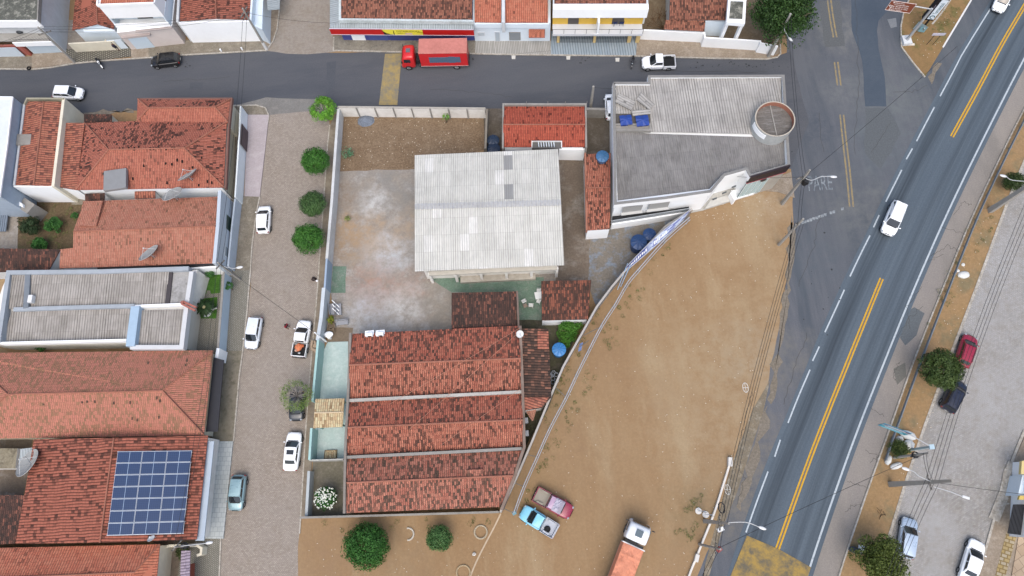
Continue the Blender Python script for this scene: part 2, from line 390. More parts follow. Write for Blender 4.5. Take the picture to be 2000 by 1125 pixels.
# ---- trees
def leafmat(name, c1, c2, c3, dryf=.0):
    m, nt, b = newmat(name, .6, .25)
    g = nd(nt, 'ShaderNodeNewGeometry'); co = g.outputs['Position']
    n = noise(nt, co, 1.4, 3, .6)
    c = mixc(nt, g.outputs['Random Per Island'], hexc(c1), hexc(c2))
    c = mixc(nt, mr(nt, n, .45, .65, 0, .8), c, hexc(c3))
    link(nt, c, b.inputs['Base Color'])
    b.inputs['Subsurface Weight'].default_value = 0
    return m
def crown_mesh(c, R, H, n, size, seed, lump=.16, hole=None, nclump=70, core=True, flat=1.0, sparse=1.0):
    """leaf-sized faces through an uneven dome; c = centre of the dome"""
    rg = np.random.default_rng(seed)
    k = nclump; ph = rg.uniform(0, 2*np.pi, k); cz = rg.uniform(-.55, 1, k)
    cd_ = np.stack([np.sqrt(1-cz**2)*np.cos(ph), np.sqrt(1-cz**2)*np.sin(ph), cz], 1)
    rad = 1+rg.normal(0, lump, k)*.6
    cl = cd_*rad[:, None]*(1-.22)
    i = rg.integers(0, k, n); d = rg.normal(0, 1, (n, 3)); d /= np.linalg.norm(d, axis=1)[:, None]
    rr = rg.uniform(.5, 1, n)**.5*rg.uniform(.2, .32, k)[i]*(1+lump)
    p = cl[i]+d*rr[:, None]
    nrm = d*.6+p*.6+rg.normal(0, .45, (n, 3))
    if core:
        m = n//3; q = rg.normal(0, 1, (m, 3)); q /= np.linalg.norm(q, axis=1)[:, None]; q *= rg.uniform(.35, .85, m)[:, None]
        p = np.vstack([p, q]); nrm = np.vstack([nrm, q+rg.normal(0, .3, (m, 3))])
    if hole:
        a = np.array(hole[:2]); keep = (np.hypot(p[:, 0]-a[0], p[:, 1]-a[1]) > hole[2]+rg.normal(0, .06, len(p))) | (p[:, 2] < -.1)*(rg.random(len(p)) < .3)
        p = p[keep]; nrm = nrm[keep]
    p = p[p[:, 2] > -.75]; nrm = nrm[:len(p)]
    nrm /= np.linalg.norm(nrm, axis=1)[:, None]+1e-6
    N = len(p); t = np.cross(nrm, rg.normal(0, 1, (N, 3))); t /= np.linalg.norm(t, axis=1)[:, None]+1e-6; s = np.cross(nrm, t)
    P0 = p*np.array([R, R*flat, H])+np.array(c)
    sz = (size*rg.uniform(.6, 1.25, N))[:, None]
    V = np.stack([P0-t*sz*.5, P0+s*sz*.32+nrm*sz*.06, P0+t*sz*.5, P0-s*sz*.32+nrm*sz*.06], 1).reshape(-1, 3)
    return V, N
def mesh_quads(name, V, N, m, parent):
    me = bpy.data.meshes.new(name); me.vertices.add(4*N); me.loops.add(4*N); me.polygons.add(N)
    me.vertices.foreach_set('co', V.astype(np.float32).ravel()); me.loops.foreach_set('vertex_index', np.arange(4*N, dtype=np.int32))
    me.polygons.foreach_set('loop_start', np.arange(0, 4*N, 4, dtype=np.int32)); me.polygons.foreach_set('loop_total', np.full(N, 4, dtype=np.int32))
    me.update(); me.validate(); me.materials.append(m)
    o = bpy.data.objects.new(name, me); COL.objects.link(o); o.parent = parent; return o
def tree(name, label, px, R, hc, H, lm, seed, n=5000, size=.2, group=None, hole=None, lump=.16, cat='tree', base=None, branches=5, limbs=None, core=True, flat=1.0, nclump=70, barkm=None):
    """px: crown centre in the photo at height hc"""
    c = P(px[0], px[1], hc); b0 = P(*base) if base else Vector((c.x, c.y, 0))
    t = thing(name, label, cat, (b0.x, b0.y, 0), group); org = Vector(t['_org'])
    V, N = crown_mesh(tuple(c-org), R*.9, H*.95, n, size, seed, lump, hole, nclump, core, flat)
    mesh_quads('crown', V, N, lm, t)
    rn = random.Random(seed); b = MB(); top = Vector((c.x, c.y, hc-H*.3)); r0 = max(.05, R*.07)
    b.tube([b0, b0.lerp(top, .5)+Vector((rn.uniform(-.1, .1), rn.uniform(-.1, .1), 0)), top], [r0*1.3, r0, r0*.75], 8)
    for k in range(branches):
        a = 2*math.pi*k/branches+rn.random(); e = c+Vector((math.cos(a)*R*.62, math.sin(a)*R*.62*flat, H*(.1+.3*rn.random())))
        s_ = b0.lerp(top, .75+.25*rn.random()); mid = s_.lerp(e, .5)+Vector((0, 0, H*.12))
        b.tube([s_, mid, e], [r0*.5, r0*.35, r0*.12], 6)
        for j in range(3):
            f = mid.lerp(e, .4+.3*j)+Vector((rn.uniform(-1, 1), rn.uniform(-1, 1), rn.uniform(0, .8)))*R*.25
            b.tube([mid.lerp(e, .2+.2*j), f], [r0*.2, r0*.07], 5)
    b.build('trunk', barkm or BARK, t, smooth=True)
    return t

# ---- cars
CARS = {'hatch': dict(wb=.27, rf=.10, rr=-.36, rb=-.47, hood=.95, tr=.97), 'sedan': dict(wb=.25, rf=.08, rr=-.22, rb=-.37, hood=.9, tr=.98),
        'suv': dict(wb=.27, rf=.13, rr=-.41, rb=-.485, hood=1.05, tr=1.05), 'wagon': dict(wb=.25, rf=.08, rr=-.42, rb=-.48, hood=.9, tr=.95),
        'pickup': dict(wb=.25, rf=.10, rr=-.10, rb=-.13, hood=1.0, tr=1.0)}
def loft(b, st, m=0):
    n = len(st[0]); vs = [p for s in st for p in s]; fs = []
    for i in range(len(st)-1):
        for k in range(n-1): fs.append((i*n+k, i*n+k+1, (i+1)*n+k+1, (i+1)*n+k))
    fs.append(tuple(range(n))[::-1]); fs.append(tuple((len(st)-1)*n+k for k in range(n)))
    b.idx(vs, fs, m)
def quad_on(b, c4, iu0, iu1, iv0, iv1, out, m=0, nu=4, nv=2, bulge=0.0):
    """glass on a face with corners c4 (bl, br, tr, tl), inset, pushed outwards"""
    a, bb, c, d = [Vector(p) for p in c4]; n = (bb-a).cross(d-a).normalized()
    vs = []
    for j in range(nv+1):
        for i in range(nu+1):
            u = iu0+(iu1-iu0)*i/nu; v = iv0+(iv1-iv0)*j/nv
            p = (a.lerp(bb, u)).lerp(d.lerp(c, u), v)+n*(out+bulge*(1-(2*u-1)**2))
            vs.append(p)
    fs = [(j*(nu+1)+i, j*(nu+1)+i+1, (j+1)*(nu+1)+i+1, (j+1)*(nu+1)+i) for j in range(nv) for i in range(nu)]
    b.idx(vs, fs, m)
def wheel_set(t, L, W, r, xs, w=.2, dual=False):
    for x in xs:
        for sy in (-1, 1):
            b = MB(); y = sy*(W/2-w/2+.015)
            n = 20; prof = [(r*.62, -w/2), (r*.93, -w/2), (r, -w*.3), (r, w*.3), (r*.93, w/2), (r*.62, w/2)]
            vs = [(x+q[0]*math.cos(2*math.pi*k/n), y+q[1], r+q[0]*math.sin(2*math.pi*k/n)) for k in range(n) for q in prof]; m = len(prof)
            fs = [(k*m+i, k*m+i+1, ((k+1) % n)*m+i+1, ((k+1) % n)*m+i) for k in range(n) for i in range(m-1)]
            b.idx(vs, fs); wo = b.build('wheel', RUBBER, t, smooth=True)
            b = MB(); yo = y+sy*(w/2-.03)
            b.tube([(x, yo-sy*.1, r), (x, yo, r)], r*.64, 16)
            for k in range(5):
                a = 2*math.pi*k/5; b.box((x+math.cos(a)*r*.33, yo+sy*.012, r+math.sin(a)*r*.33), (r*.62, .02, .07), R=Matrix.Rotation(-a, 3, 'Y'))
            b.build('rim', RIMM, wo)
def car(label, cat, kind, hx, f, r, W=1.72, Hh=1.48, roofhx=None, metal=0.0, trim='1a1b1d', opts='', group=None, name=None, rim=None):
    """f, r: photo pixels of the front and rear middle (near bumper height)"""
    F = P(f[0], f[1], .65); R_ = P(r[0], r[1], .65); L = (F-R_).length; d = F-R_; rz = math.atan2(d.y, d.x); c = (F+R_)/2
    k = CARS[kind]; pm = carpaint(hx, metal=metal); tr = paint(trim, .6, .1); gl = glassm()
    t = thing(name or ('parked_car' if kind != 'pickup' else 'pickup_truck'), label, cat, local=True, group=group)
    hw = W/2; b = MB(); st = []
    zh, zt = k['hood'], k['tr']
    rows = [(-.5, .62, .46, zt*.72), (-.488, .8, .32, zt*.9), (-.455, .93, .26, zt), (-.3, 1, .24, zt), (0, 1, .22, (zt+zh)/2), (k['wb']-.02, 1, .24, zh), (.36, .98, .25, zh*.93), (.44, .9, .27, zh*.82), (.478, .76, .34, zh*.7), (.5, .48, .44, zh*.58)]
    if kind == 'pickup': rows = [(k['rb']-.01, .97, .3, zt), (k['rb']+.05, 1, .26, zt)]+[x for x in rows if x[0] >= 0]
    for x, wf, zb, z in rows:
        h = hw*wf; half = [(h*.86, zb), (h*.98, zb+.12), (h, zb+(z-zb)*.5), (h*.985, z-.12), (h*.93, z-.03), (h*.6, z+.015), (0, z+.03)]
        ring = [Vector((x*L, y, zz)) for y, zz in half]+[Vector((x*L, -y, zz)) for y, zz in half[-2::-1]]
        st.append(ring)
    loft(b, st); b.build('body', pm, t, [('sub', 1)], smooth=True)
    # cabin
    by = hw*.93; ty = hw*.76; zb = min(zh, zt)-.06
    fb, ft, rt, rb = k['wb']*L, k['rf']*L, k['rr']*L, k['rb']*L
    bl = [(rb, by*.9 if kind != 'suv' else by), (fb, by*.92)]; tp = [(rt, ty*.95), (ft, ty)]
    A = Vector((rb, -bl[0][1], zb)); B_ = Vector((fb, -bl[1][1], zb)); C_ = Vector((fb, bl[1][1], zb)); D = Vector((rb, bl[0][1], zb))
    a = Vector((rt, -tp[0][1], Hh-.03)); b2 = Vector((ft, -tp[1][1], Hh-.03)); c2 = Vector((ft, tp[1][1], Hh-.03)); d2 = Vector((rt, tp[0][1], Hh-.03))
    m_ = MB(); n = 5; g = []
    for i in range(n+1):
        for j in range(n+1):
            u, v = i/n, j/n; p = a.lerp(b2, u).lerp(d2.lerp(c2, u), v); p.z += .05*(1-(2*u-1)**2)*(1-(2*v-1)**2)+.02; g.append(p)
    m_.idx(g, [(i*(n+1)+j, (i+1)*(n+1)+j, (i+1)*(n+1)+j+1, i*(n+1)+j+1) for i in range(n) for j in range(n)])
    for q in ((A, B_, b2, a), (B_, C_, c2, b2), (C_, D, d2, c2), (D, A, a, d2)):
        q = [Vector(p) for p in q]; q[2].z += .02; q[3].z += .02; m_.face(q)
    m_.build('cabin', carpaint(roofhx) if roofhx else pm, t, bev=.035)
    x = MB(); quad_on(x, (B_, C_, c2, b2), .035, .965, .1, .95, .012, bulge=.06); x.build('windscreen', gl, t, smooth=True)
    x = MB(); quad_on(x, (D, A, a, d2), .1, .9, .3 if kind != 'pickup' else .4, .88, .012, bulge=.03); x.build('rear_window', gl, t, smooth=True)
    for q in ((A, B_, b2, a), (C_, D, d2, c2)):
        x = MB(); s0, s1 = (.06, .93)
        rev = q[0] is C_
        cuts = [(.07, .48), (.52, .92)] if kind != 'pickup' or 'double' in opts else [(.1, .9)]
        for u0, u1 in cuts: quad_on(x, q, (1-u1) if rev else u0, (1-u0) if rev else u1, .34, .9, .012)
        x.build('side_window', gl, t)
    wr = .31 if kind in ('hatch', 'sedan', 'wagon') else .36
    wheel_set(t, L, W, wr, (.315*L, -.3*L), rim and .2 or .2)
    for sy in (-1, 1):
        x = MB(); x.ball((fb-.12, sy*(hw+.07), zb+.12), (.07, .12, .08), nu=8, nv=6); x.build('mirror', pm if 'bm' not in opts else tr, t, smooth=True)
        x = MB(); x.ball((.462*L, sy*hw*.70, zh*.72), (.10, .15, .07), nu=10, nv=6); x.build('headlight', HEADL, t, smooth=True)
        x = MB(); x.box((-.478*L if kind != 'pickup' else -.492*L, sy*hw*.80, zt*.8), (.10, .2, .2)); x.build('taillight', TAILL, t, bev=.02)
    x = MB(); x.box((.494*L, 0, .45), (.07, W*.5, .14)); x.box((.488*L, 0, zh*.66), (.05, W*.36, .1)); x.build('grille', tr, t, bev=.02)
    x = MB(); x.box((-.503*L, 0, .62 if kind != 'pickup' else .5), (.02, .4, .13)); x.build('number_plate', PLATE, t)
    if 'wiper' in opts or True:
        x = MB(); x.box((fb+.03, 0, zh+.02), (.1, W*.66, .03)); x.build('cowl', tr, t)
    if kind == 'pickup':
        x = MB(); x0 = -.497*L; x1 = rb-.03; zf = .62; zt2 = zt-.02; th = .07
        for sy in (-1, 1): x.box(((x0+x1)/2, sy*(hw-th/2-.015), (.35+zt2)/2), (x1-x0, th, zt2-.35))
        x.box((x0+th/2, 0, (.4+zt2)/2), (th, W-.05, zt2-.4)); x.box(((x0+x1)/2, 0, .5), (x1-x0, W-.2, .1)); x.build('bed', pm, t, bev=.025)
        y = MB(); y.box(((x0+x1)/2+.02, 0, zf), (x1-x0-.18, W-.24, .06))
        for k2 in range(9): y.box(((x0+x1)/2+.02, -W*.36+k2*W*.09, zf+.04), (x1-x0-.22, .05, .02))
        for sy in (-1, 1): y.box((-.3*L, sy*(hw-.24), zf+.12), (.75, .2, .24))
        y.build('bed_liner', BEDL if 'light' not in opts else paint('a09a8c', .7), t)
        z = MB(); z.box((x0-.05, 0, .45), (.14, W*.92, .14)); z.build('bumper', paint('b9bcc0', .3) if 'chrome' in opts else tr, t, bev=.03)
    if 'sunroof' in opts:
        x = MB(); x.box(((ft+rt)/2+.12, 0, Hh+.045), (.5, .8, .02)); x.build('sunroof', gl, t, bev=.02)
    if 'rails' in opts:
        for sy in (-1, 1):
            x = MB(); x.tube([(ft-.1, sy*(ty-.07), Hh+.02), (ft-.2, sy*(ty-.07), Hh+.07), (rt+.2, sy*(ty-.09), Hh+.07), (rt+.1, sy*(ty-.09), Hh+.02)], .022, 6); x.build('roof_rail', tr if 'wr' not in opts else pm, t)
    if 'aerial' in opts:
        x = MB(); x.tube([(rt+.2, 0, Hh+.02), (rt-.02, 0, Hh+.25)], .012, 5); x.build('aerial', tr, t)
    x = MB(); x.box((.0, 0, .3), (L*.86, W*.93, .16)); x.build('sill', tr, t)
    place(t, (c.x, c.y, .015), rz); t['_L'] = L
    return t
# ---- poles, wires
def pole(label, base, h, m=None, r=.13, cross=None, lamp=None, group=None, extra=None, name='utility_pole', lampz=None, sq=False, cat='pole', foot=None):
    b0 = P(base[0], base[1]); t = thing(name, label, cat, (b0.x, b0.y, 0), group); b = MB(); m = m or CONCP
    if sq:
        q4 = ((-1, -1), (1, -1), (1, 1), (-1, 1)); lo = [b0+Vector((x*r*.8, y*r*1.05, 0)) for x, y in q4]; hi = [b0+Vector((x*r*.4, y*r*.45, h)) for x, y in q4]
        b.face(hi); b.face(lo[::-1])
        for i in range(4): b.face([lo[i], lo[(i+1) % 4], hi[(i+1) % 4], hi[i]])
    else: b.tube([b0, b0+Vector((0, 0, h))], [r*1.35, r*.8], 10)
    b.build('post', m, t)
    if foot:
        b = MB(); b.tube([b0, b0+Vector((0, 0, foot))], [r*1.5, r*1.42], 10); b.build('painted_foot', paint('e6e6e2', .8), t)
    for i, (z, ang, ln) in enumerate(cross or []):
        b = MB(); d = Vector((math.cos(ang), math.sin(ang), 0)); c = b0+Vector((0, 0, z))
        b.box(c+Vector((-d.y, d.x, 0))*.16, (ln, .1, .12), rz=ang); x = b.build('crossarm', CROSSM, t)
        g = MB()
        for u in (-.46, -.2, .2, .46):
            p = c+d*ln*u+Vector((-d.y, d.x, 0))*.16; g.tube([p+Vector((0, 0, .05)), p+Vector((0, 0, .13)), p+Vector((0, 0, .2))], [.05, .07, .03], 7)
        y = g.build('insulator', INSUL, t); y.parent = x
    if lamp:
        pts = [b0+Vector((0, 0, lamp[0][2]))]+[P(*p) for p in lamp]
        b = MB(); b.tube(cr(pts, 5), .045, 6); b.build('lamp_arm', STEEL, t)
        e = P(*lamp[-1]); d = (e-P(*lamp[-2]) if len(lamp) > 1 else e-pts[0]); d.z = 0; d.normalize(); a = math.atan2(d.y, d.x)
        g = MB(); g.ball((0, 0, 0), (.4, .16, .09), nu=12, nv=6); R = Matrix.Rotation(a, 3, 'Z')
        g.v = [R @ v+e+d*.35 for v in g.v]; g.build('lamp_head', LAMPW, t, smooth=True)
    if extra == 'transformer':
        g = MB(); c = b0+Vector((.35, -.3, h*.68)); g.tube([c, c+Vector((0, 0, .95))], .3, 12)
        for k in range(8): g.box(c+Vector((.33*math.cos(k*.785), .33*math.sin(k*.785), .45)), (.12, .03, .6), rz=k*.785)
        g.build('transformer', DARKM, t)
    if extra == 'coil':
        g = MB(); c = b0+Vector((0, 0, h*.62)); pts = [c+Vector((.42*math.cos(a*.3), -.12-.01*(a % 5), .42*math.sin(a*.3))) for a in range(64)]; g.tube(pts, .05, 6)
        pts = [c+Vector((.3*math.cos(a*.3), .3*math.sin(a*.3), .06*(a % 4))) for a in range(64)]; g.tube(pts, .06, 6)
        g.build('cable_coil', DARKM, t)
    return t
def wire(label, a, b_, sag=.5, r=.014, m=None, group=None):
    a = Vector(a); b_ = Vector(b_); n = 14; b = MB()
    b.tube([a.lerp(b_, i/n)-Vector((0, 0, 4*sag*(i/n)*(1-i/n))) for i in range(n+1)], r, 4, cap=False)
    return tag(b.build('overhead_wire', m or WIREM), label, 'power line', group)
def dish(label, px, h, R, tilt, az, m=None, group=None, mesh=True):
    """px: centre of the reflector; az: world direction it faces"""
    c = P(px[0], px[1], h); t = thing('satellite_dish', label, 'satellite dish', (c.x, c.y, h-R*1.0), group)
    Q = Matrix.Rotation(az, 3, 'Z') @ Matrix.Rotation(tilt, 3, 'Y'); b = MB(); vs = []; nr, na = 5, 28
    for i in range(nr+1):
        for k in range(na):
            q = i/nr; vs.append(c+Q @ Vector((q*R*math.cos(2*math.pi*k/na), q*R*math.sin(2*math.pi*k/na), .28*R*q*q)))
    fs = [(i*na+k, i*na+(k+1) % na, (i+1)*na+(k+1) % na, (i+1)*na+k) for i in range(nr) for k in range(na)]
    b.idx(vs, fs); b.build('reflector', m or DISHM, t, smooth=True)
    b = MB(); rim = [c+Q @ Vector((R*math.cos(2*math.pi*k/na), R*math.sin(2*math.pi*k/na), .28*R)) for k in range(na+1)]; b.tube(rim, .03 if mesh else .015, 5, cap=False)
    if mesh:
        for k in range(8): b.tube([c+Q @ Vector((q*R*math.cos(k*.785), q*R*math.sin(k*.785), .28*R*q*q+.01)) for q in (0, .5, 1)], .018, 4)
    b.build('frame', paint('b5b6b4', .5), t)
    f = c+Q @ Vector((0, 0, R*.85)); b = MB()
    for k in range(3 if mesh else 1): b.tube([c+Q @ Vector((R*.9*math.cos(k*2.09), R*.9*math.sin(k*2.09), .25*R)), f], .022, 4)
    b.ball(f, .09, nu=8, nv=6); b.build('feed_arm', paint('d6d8d8', .5), t)
    b = MB(); b.tube([c, (c.x, c.y, h-R*1.0)], .04, 6); b.tube([c, (c.x+.3, c.y+.2, h-R*1.0)], .02, 5); b.build('mount', STEEL, t)
    return t
def tank(label, px, h, R, hx, hh=1.1, group=None, z0=None):
    """round water tank with a ribbed lid; h = height of its lid"""
    c = P(px[0], px[1], h); t = thing('water_tank', label, 'water tank', (c.x, c.y, h-hh), group); n = 40
    b = MB(); b.tube([(c.x, c.y, h-hh), (c.x, c.y, h-.18)], [R*.78, R*.96], n); b.build('tub', paint(hx, .45, .35), t)
    vs = [Vector((c.x, c.y, h+.06))]; fs = []
    for i, (q, z) in enumerate(((.2, .05), (.55, .0), (.93, -.1), (1.0, -.13), (1.0, -.2))):
        for k in range(n):
            rb = .022 if (k % 4 == 0 and i < 3) else 0; a = 2*math.pi*k/n
            vs.append(Vector((c.x+q*R*math.cos(a), c.y+q*R*math.sin(a), h+z+rb)))
    for k in range(n): fs.append((0, 1+k, 1+(k+1) % n))
    for i in range(4):
        for k in range(n): fs.append((1+i*n+k, 1+(i+1)*n+k, 1+(i+1)*n+(k+1) % n, 1+i*n+(k+1) % n))
    b = MB(); b.idx(vs, fs)
    b.build('lid', paint(hx, .45, .35), t)
    b = MB()
    for k in range(10):
        a = 2*math.pi*k/10; b.tube([(c.x+.18*R*math.cos(a), c.y+.18*R*math.sin(a), h+.06), (c.x+.55*R*math.cos(a), c.y+.55*R*math.sin(a), h+.015), (c.x+.95*R*math.cos(a), c.y+.95*R*math.sin(a), h-.09)], .03, 5)
    x = b.build('rib', paint(hx, .5, .1, k=.6), t)
    return t
def person(label, px, rz, shirt, short, pose='stand', hair='1a1512'):
    """one continuous skinned body, clothes over it"""
    c = P(px[0], px[1], .0); t = thing('person', label, 'person', local=True)
    S = 1.0; lean = .0 if pose == 'stand' else .12
    J = {}; E_ = []
    def j(n, p, r, par=None): 
        J[n] = (Vector(p), r); 
        if par: E_.append((par, n))
    st = .16 if pose == 'walk' else .04
    j('pel', (0, 0, .95), .12); j('wa', (0, 0, 1.1), .115, 'pel'); j('ch', (lean*.5, 0, 1.3), .135, 'wa'); j('nk', (lean, 0, 1.48), .055, 'ch'); j('hd', (lean+.02, 0, 1.58), .085, 'nk'); j('ht', (lean+.02, 0, 1.68), .08, 'hd')
    for s, q in ((1, 'L'), (-1, 'R')):
        f = st*s
        j('hip'+q, (0, .1*s, .9), .09, 'pel'); j('kn'+q, (f*.7+.03, .11*s, .5), .06, 'hip'+q); j('an'+q, (f-.02, .11*s, .09), .04, 'kn'+q); j('to'+q, (f+.14, .12*s, .04), .035, 'an'+q)
        g = -st*s; fw = .3 if pose == 'work' else .1
        j('sh'+q, (lean*.7, .19*s, 1.4), .055, 'ch'); j('el'+q, (g+.02+fw*.4, .25*s, 1.13), .04, 'sh'+q); j('wr'+q, (g+.12+fw, .24*s, .95 if pose != 'work' else 1.1), .028, 'el'+q); j('pa'+q, (g+.15+fw, .24*s, .89 if pose != 'work' else 1.1), .03, 'wr'+q)
        w_ = J['pa'+q][0]
        for i, (dy, ln) in enumerate(((-.027, .075), (-.009, .085), (.009, .08), (.027, .06))):
            j('f%d%s' % (i, q), w_+Vector((.01+dy*.6, dy*.5, -.05)), .0095, 'pa'+q); j('g%d%s' % (i, q), w_+Vector((.03+dy*.6, dy*.5, -.05-ln)), .0085, 'f%d%s' % (i, q))
        j('t0'+q, w_+Vector((.045, -.01*s, -.02)), .011, 'pa'+q); j('t1'+q, w_+Vector((.065, -.015*s, -.06)), .009, 't0'+q)
    def skin(name, keys, grow, m, par):
        me = bpy.data.meshes.new(name); ix = {k: i for i, k in enumerate(keys)}
        me.from_pydata([tuple(J[k][0]) for k in keys], [(ix[a], ix[b]) for a, b in E_ if a in ix and b in ix], [])
        o = bpy.data.objects.new(name, me); COL.objects.link(o); o.parent = par
        md = o.modifiers.new('skin', 'SKIN'); sv_ = me.skin_vertices
        if not sv_: me.attributes.new('skin', 'FLOAT', 'POINT')
        sv_ = me.skin_vertices[0].data
        for k in keys:
            r = J[k][1]*grow if grow > 0 else J[k][1]; sv_[ix[k]].radius = (r, r*(1.25 if k in ('ch', 'wa', 'pel') else 1)); sv_[ix[k]].use_root = (k == keys[0])
        s_ = o.modifiers.new('sub', 'SUBSURF'); s_.levels = s_.render_levels = 1
        me.materials.append(m)
        for p in me.polygons: p.use_smooth = True
        return o
    body = bodymesh = None
    body = skin('body', list(J), -1, SKINM, t)
    skin('shirt', ['ch', 'wa', 'pel', 'shL', 'shR', 'elL', 'elR'], 1.22, paint(shirt, .9, .1), t)
    skin('shorts', ['pel', 'hipL', 'hipR', 'knL', 'knR'], 1.2, paint(short, .9, .1), t)
    h = MB(); p = J['ht'][0]; h.ball(p+Vector((-.015, 0, -.02)), (.105, .095, .10), nu=12, nv=8); h.build('hair', paint(hair, .8, 0), t, smooth=True)
    for s in (-1, 1):
        h = MB(); h.ball(p+Vector((.085, .034*s, -.085)), (.012, .016, .01), nu=6, nv=4); h.build('eye', paint('2a2019', .3, 0), t)
        h = MB(); h.ball(p+Vector((0, .092*s, -.1)), (.02, .012, .03), nu=6, nv=4); h.build('ear', SKINM, t)
    h = MB(); h.ball(p+Vector((.105, 0, -.11)), (.02, .014, .025), nu=6, nv=4); h.build('nose', SKINM, t)
    h = MB(); h.box(p+Vector((.09, 0, -.155)), (.012, .045, .01)); h.build('mouth', paint('8a4a40', .6, 0), t)
    place(t, (c.x, c.y, 0), rz); return t
def motorbike(label, px, ang, hx='d8dadc', z=0.0):
    """px: middle between the wheels on the ground; ang: pixel of the front wheel"""
    A = P(px[0], px[1], .3); F = P(ang[0], ang[1], .3); d = F-A; rz = math.atan2(d.y, d.x)
    t = thing('motorcycle', label, 'motorcycle', local=True)
    for x in (-.63, .65):
        n = 20; b = MB(); pts = [(x+.27*math.cos(2*math.pi*k/n), 0, .3+.27*math.sin(2*math.pi*k/n)) for k in range(n+1)]; b.tube(pts, .055, 8, cap=False); w_ = b.build('wheel', RUBBER, t, smooth=True)
        b = MB(); b.tube([(x, -.06, .3), (x, .06, .3)], .07, 10)
        for k in range(6): b.tube([(x, 0, .3), (x+.24*math.cos(k*1.047), 0, .3+.24*math.sin(k*1.047))], .012, 4)
        b.build('rim', STEEL, w_)
    b = MB(); b.tube([(.65, 0, .3), (.48, 0, .75), (.4, 0, .98)], .035, 6); b.tube([(.42, 0, .8), (-.1, 0, .62), (-.63, 0, .3)], .035, 6); b.box((.02, 0, .4), (.4, .26, .3)); b.tube([(0, .14, .3), (-.35, .16, .3), (-.75, .17, .38)], .045, 6); b.build('frame', DARKM, t)
    b = MB(); b.ball((.18, 0, .82), (.27, .16, .14), nu=12, nv=8); b.build('fuel_tank', carpaint(hx), t, smooth=True)
    b = MB(); b.box((-.3, 0, .83), (.62, .26, .1)); b.build('seat', paint('17171a', .6, .1), t, bev=.04)
    b = MB(); b.tube([(.32, -.38, 1.02), (.42, -.15, 1.0), (.42, .15, 1.0), (.32, .38, 1.02)], .022, 6); b.ball((.3, .42, 1.12), .05, nu=8, nv=5); b.ball((.3, -.42, 1.12), .05, nu=8, nv=5); b.build('handlebar', DARKM, t)
    b = MB(); b.ball((.56, 0, .88), (.09, .1, .1), nu=10, nv=6); b.build('headlight', HEADL, t, smooth=True)
    for x in (.66, -.72):
        b = MB(); pts = [(x+.33*math.cos(a), 0, .3+.33*math.sin(a)) for a in (.4, .9, 1.4, 1.9, 2.4)]
        for i in range(4):
            p, q = Vector(pts[i]), Vector(pts[i+1]); b.face([p+Vector((0, -.07, 0)), q+Vector((0, -.07, 0)), q+Vector((0, .07, 0)), p+Vector((0, .07, 0))])
        b.build('mudguard', carpaint(hx), t)
    place(t, (A.x, A.y, z), rz); return t
def each(parent, name, m, builders, **k):
    for f in builders:
        b = MB(); f(b); b.build(name, m, parent, **k)
def sqbox(name, label, cat, px, h, size, rz, hx, bev=.03, rough=.7, z0=None):
    c = P(px[0], px[1], h); b = MB(); b.box((c.x, c.y, h-size[2]/2), size, rz); return tag(b.build(name, paint(hx, rough), bev=bev), label, cat)
def chair(label, px, z, rz, hx, group=None, src=None):
    if src: return dup(src, P(px[0], px[1], z), rz, label, group)
    t = thing('plastic_chair', label, 'chair', local=True, group=group); m = paint(hx, .5, .1)
    b = MB(); b.box((0, 0, .43), (.46, .48, .04)); b.build('seat', m, t, bev=.02)
    b = MB()
    for k in range(5): b.box((-.23, -.18+k*.09, .65), (.03, .06, .42))
    b.tube([(-.24, -.24, .45), (-.25, -.22, .86), (-.25, .22, .86), (-.24, .24, .45)], .022, 6); b.build('backrest', m, t)
    for sx in (-1, 1):
        for sy in (-1, 1):
            b = MB(); b.tube([(sx*.2, sy*.2, .43), (sx*.24, sy*.24, 0)], [.028, .02], 6); b.build('leg', m, t)
    for sy in (-1, 1):
        b = MB(); b.tube([(.2, sy*.25, .45), (.18, sy*.26, .66), (-.24, sy*.25, .68)], .024, 6); b.build('armrest', m, t)
    place(t, P(px[0], px[1], z), rz); return t
# ------------------------------------------------------------------ shared materials
BARK = paint('7d6f60', .95, .5); CONCP = paint('a5a29b', .9, .4); CROSSM = paint('8d8a84', .9, .4); INSUL = paint('5a5550', .4, .1)
STEEL = paint('c6c9ca', .45, .2, metal=.3); LAMPW = paint('e2e4e4', .4, .15); DARKM = paint('26282b', .6, .2); WIREM = paint('2b2c2e', .7, 0)
RUBBER = paint('1b1b1c', .85, .2); RIMM = paint('b4b6b8', .3, .2, metal=.6); HEADL = paint('a3abb2', .12, 0); TAILL = paint('8d1a16', .2, 0); PLATE = paint('c5c5c2', .5, .1)
BEDL = paint('1e1f21', .8, .3); SKINM = paint('6b4632', .6, .1); DISHM = paint('a9aba8', .6, .3)
RIDGE = paint('a8705c', .85, .8, sc_=4); WHITE = paint('eef1f2', .75, .14, k=.96); WHITED = paint('e2e0da', .8, .5, k=.92); BLUEW = paint('d6e2ea', .7, .15, k=.92); CREAM = paint('dcd6c2', .8, .3, k=.88)
GREYC = paint('9b9892', .9, .6); LGREY = paint('cbcfd1', .85, .4, k=.9); FRAME = paint('dfe3e6', .5, .1); WOOD = paint('6d3f2c', .7, .2); DKWIN = paint('2a2a2c', .3, .1)
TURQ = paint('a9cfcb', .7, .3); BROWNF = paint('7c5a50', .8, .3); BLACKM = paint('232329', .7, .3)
T_main = tile('tiles_weathered_shaded', 'b8664f', 'a14f3d', '4a3a33', .36, .7, seed=1, groove=.6)  # weathered tiles, base tone also darkened for the slopes facing away from the sun
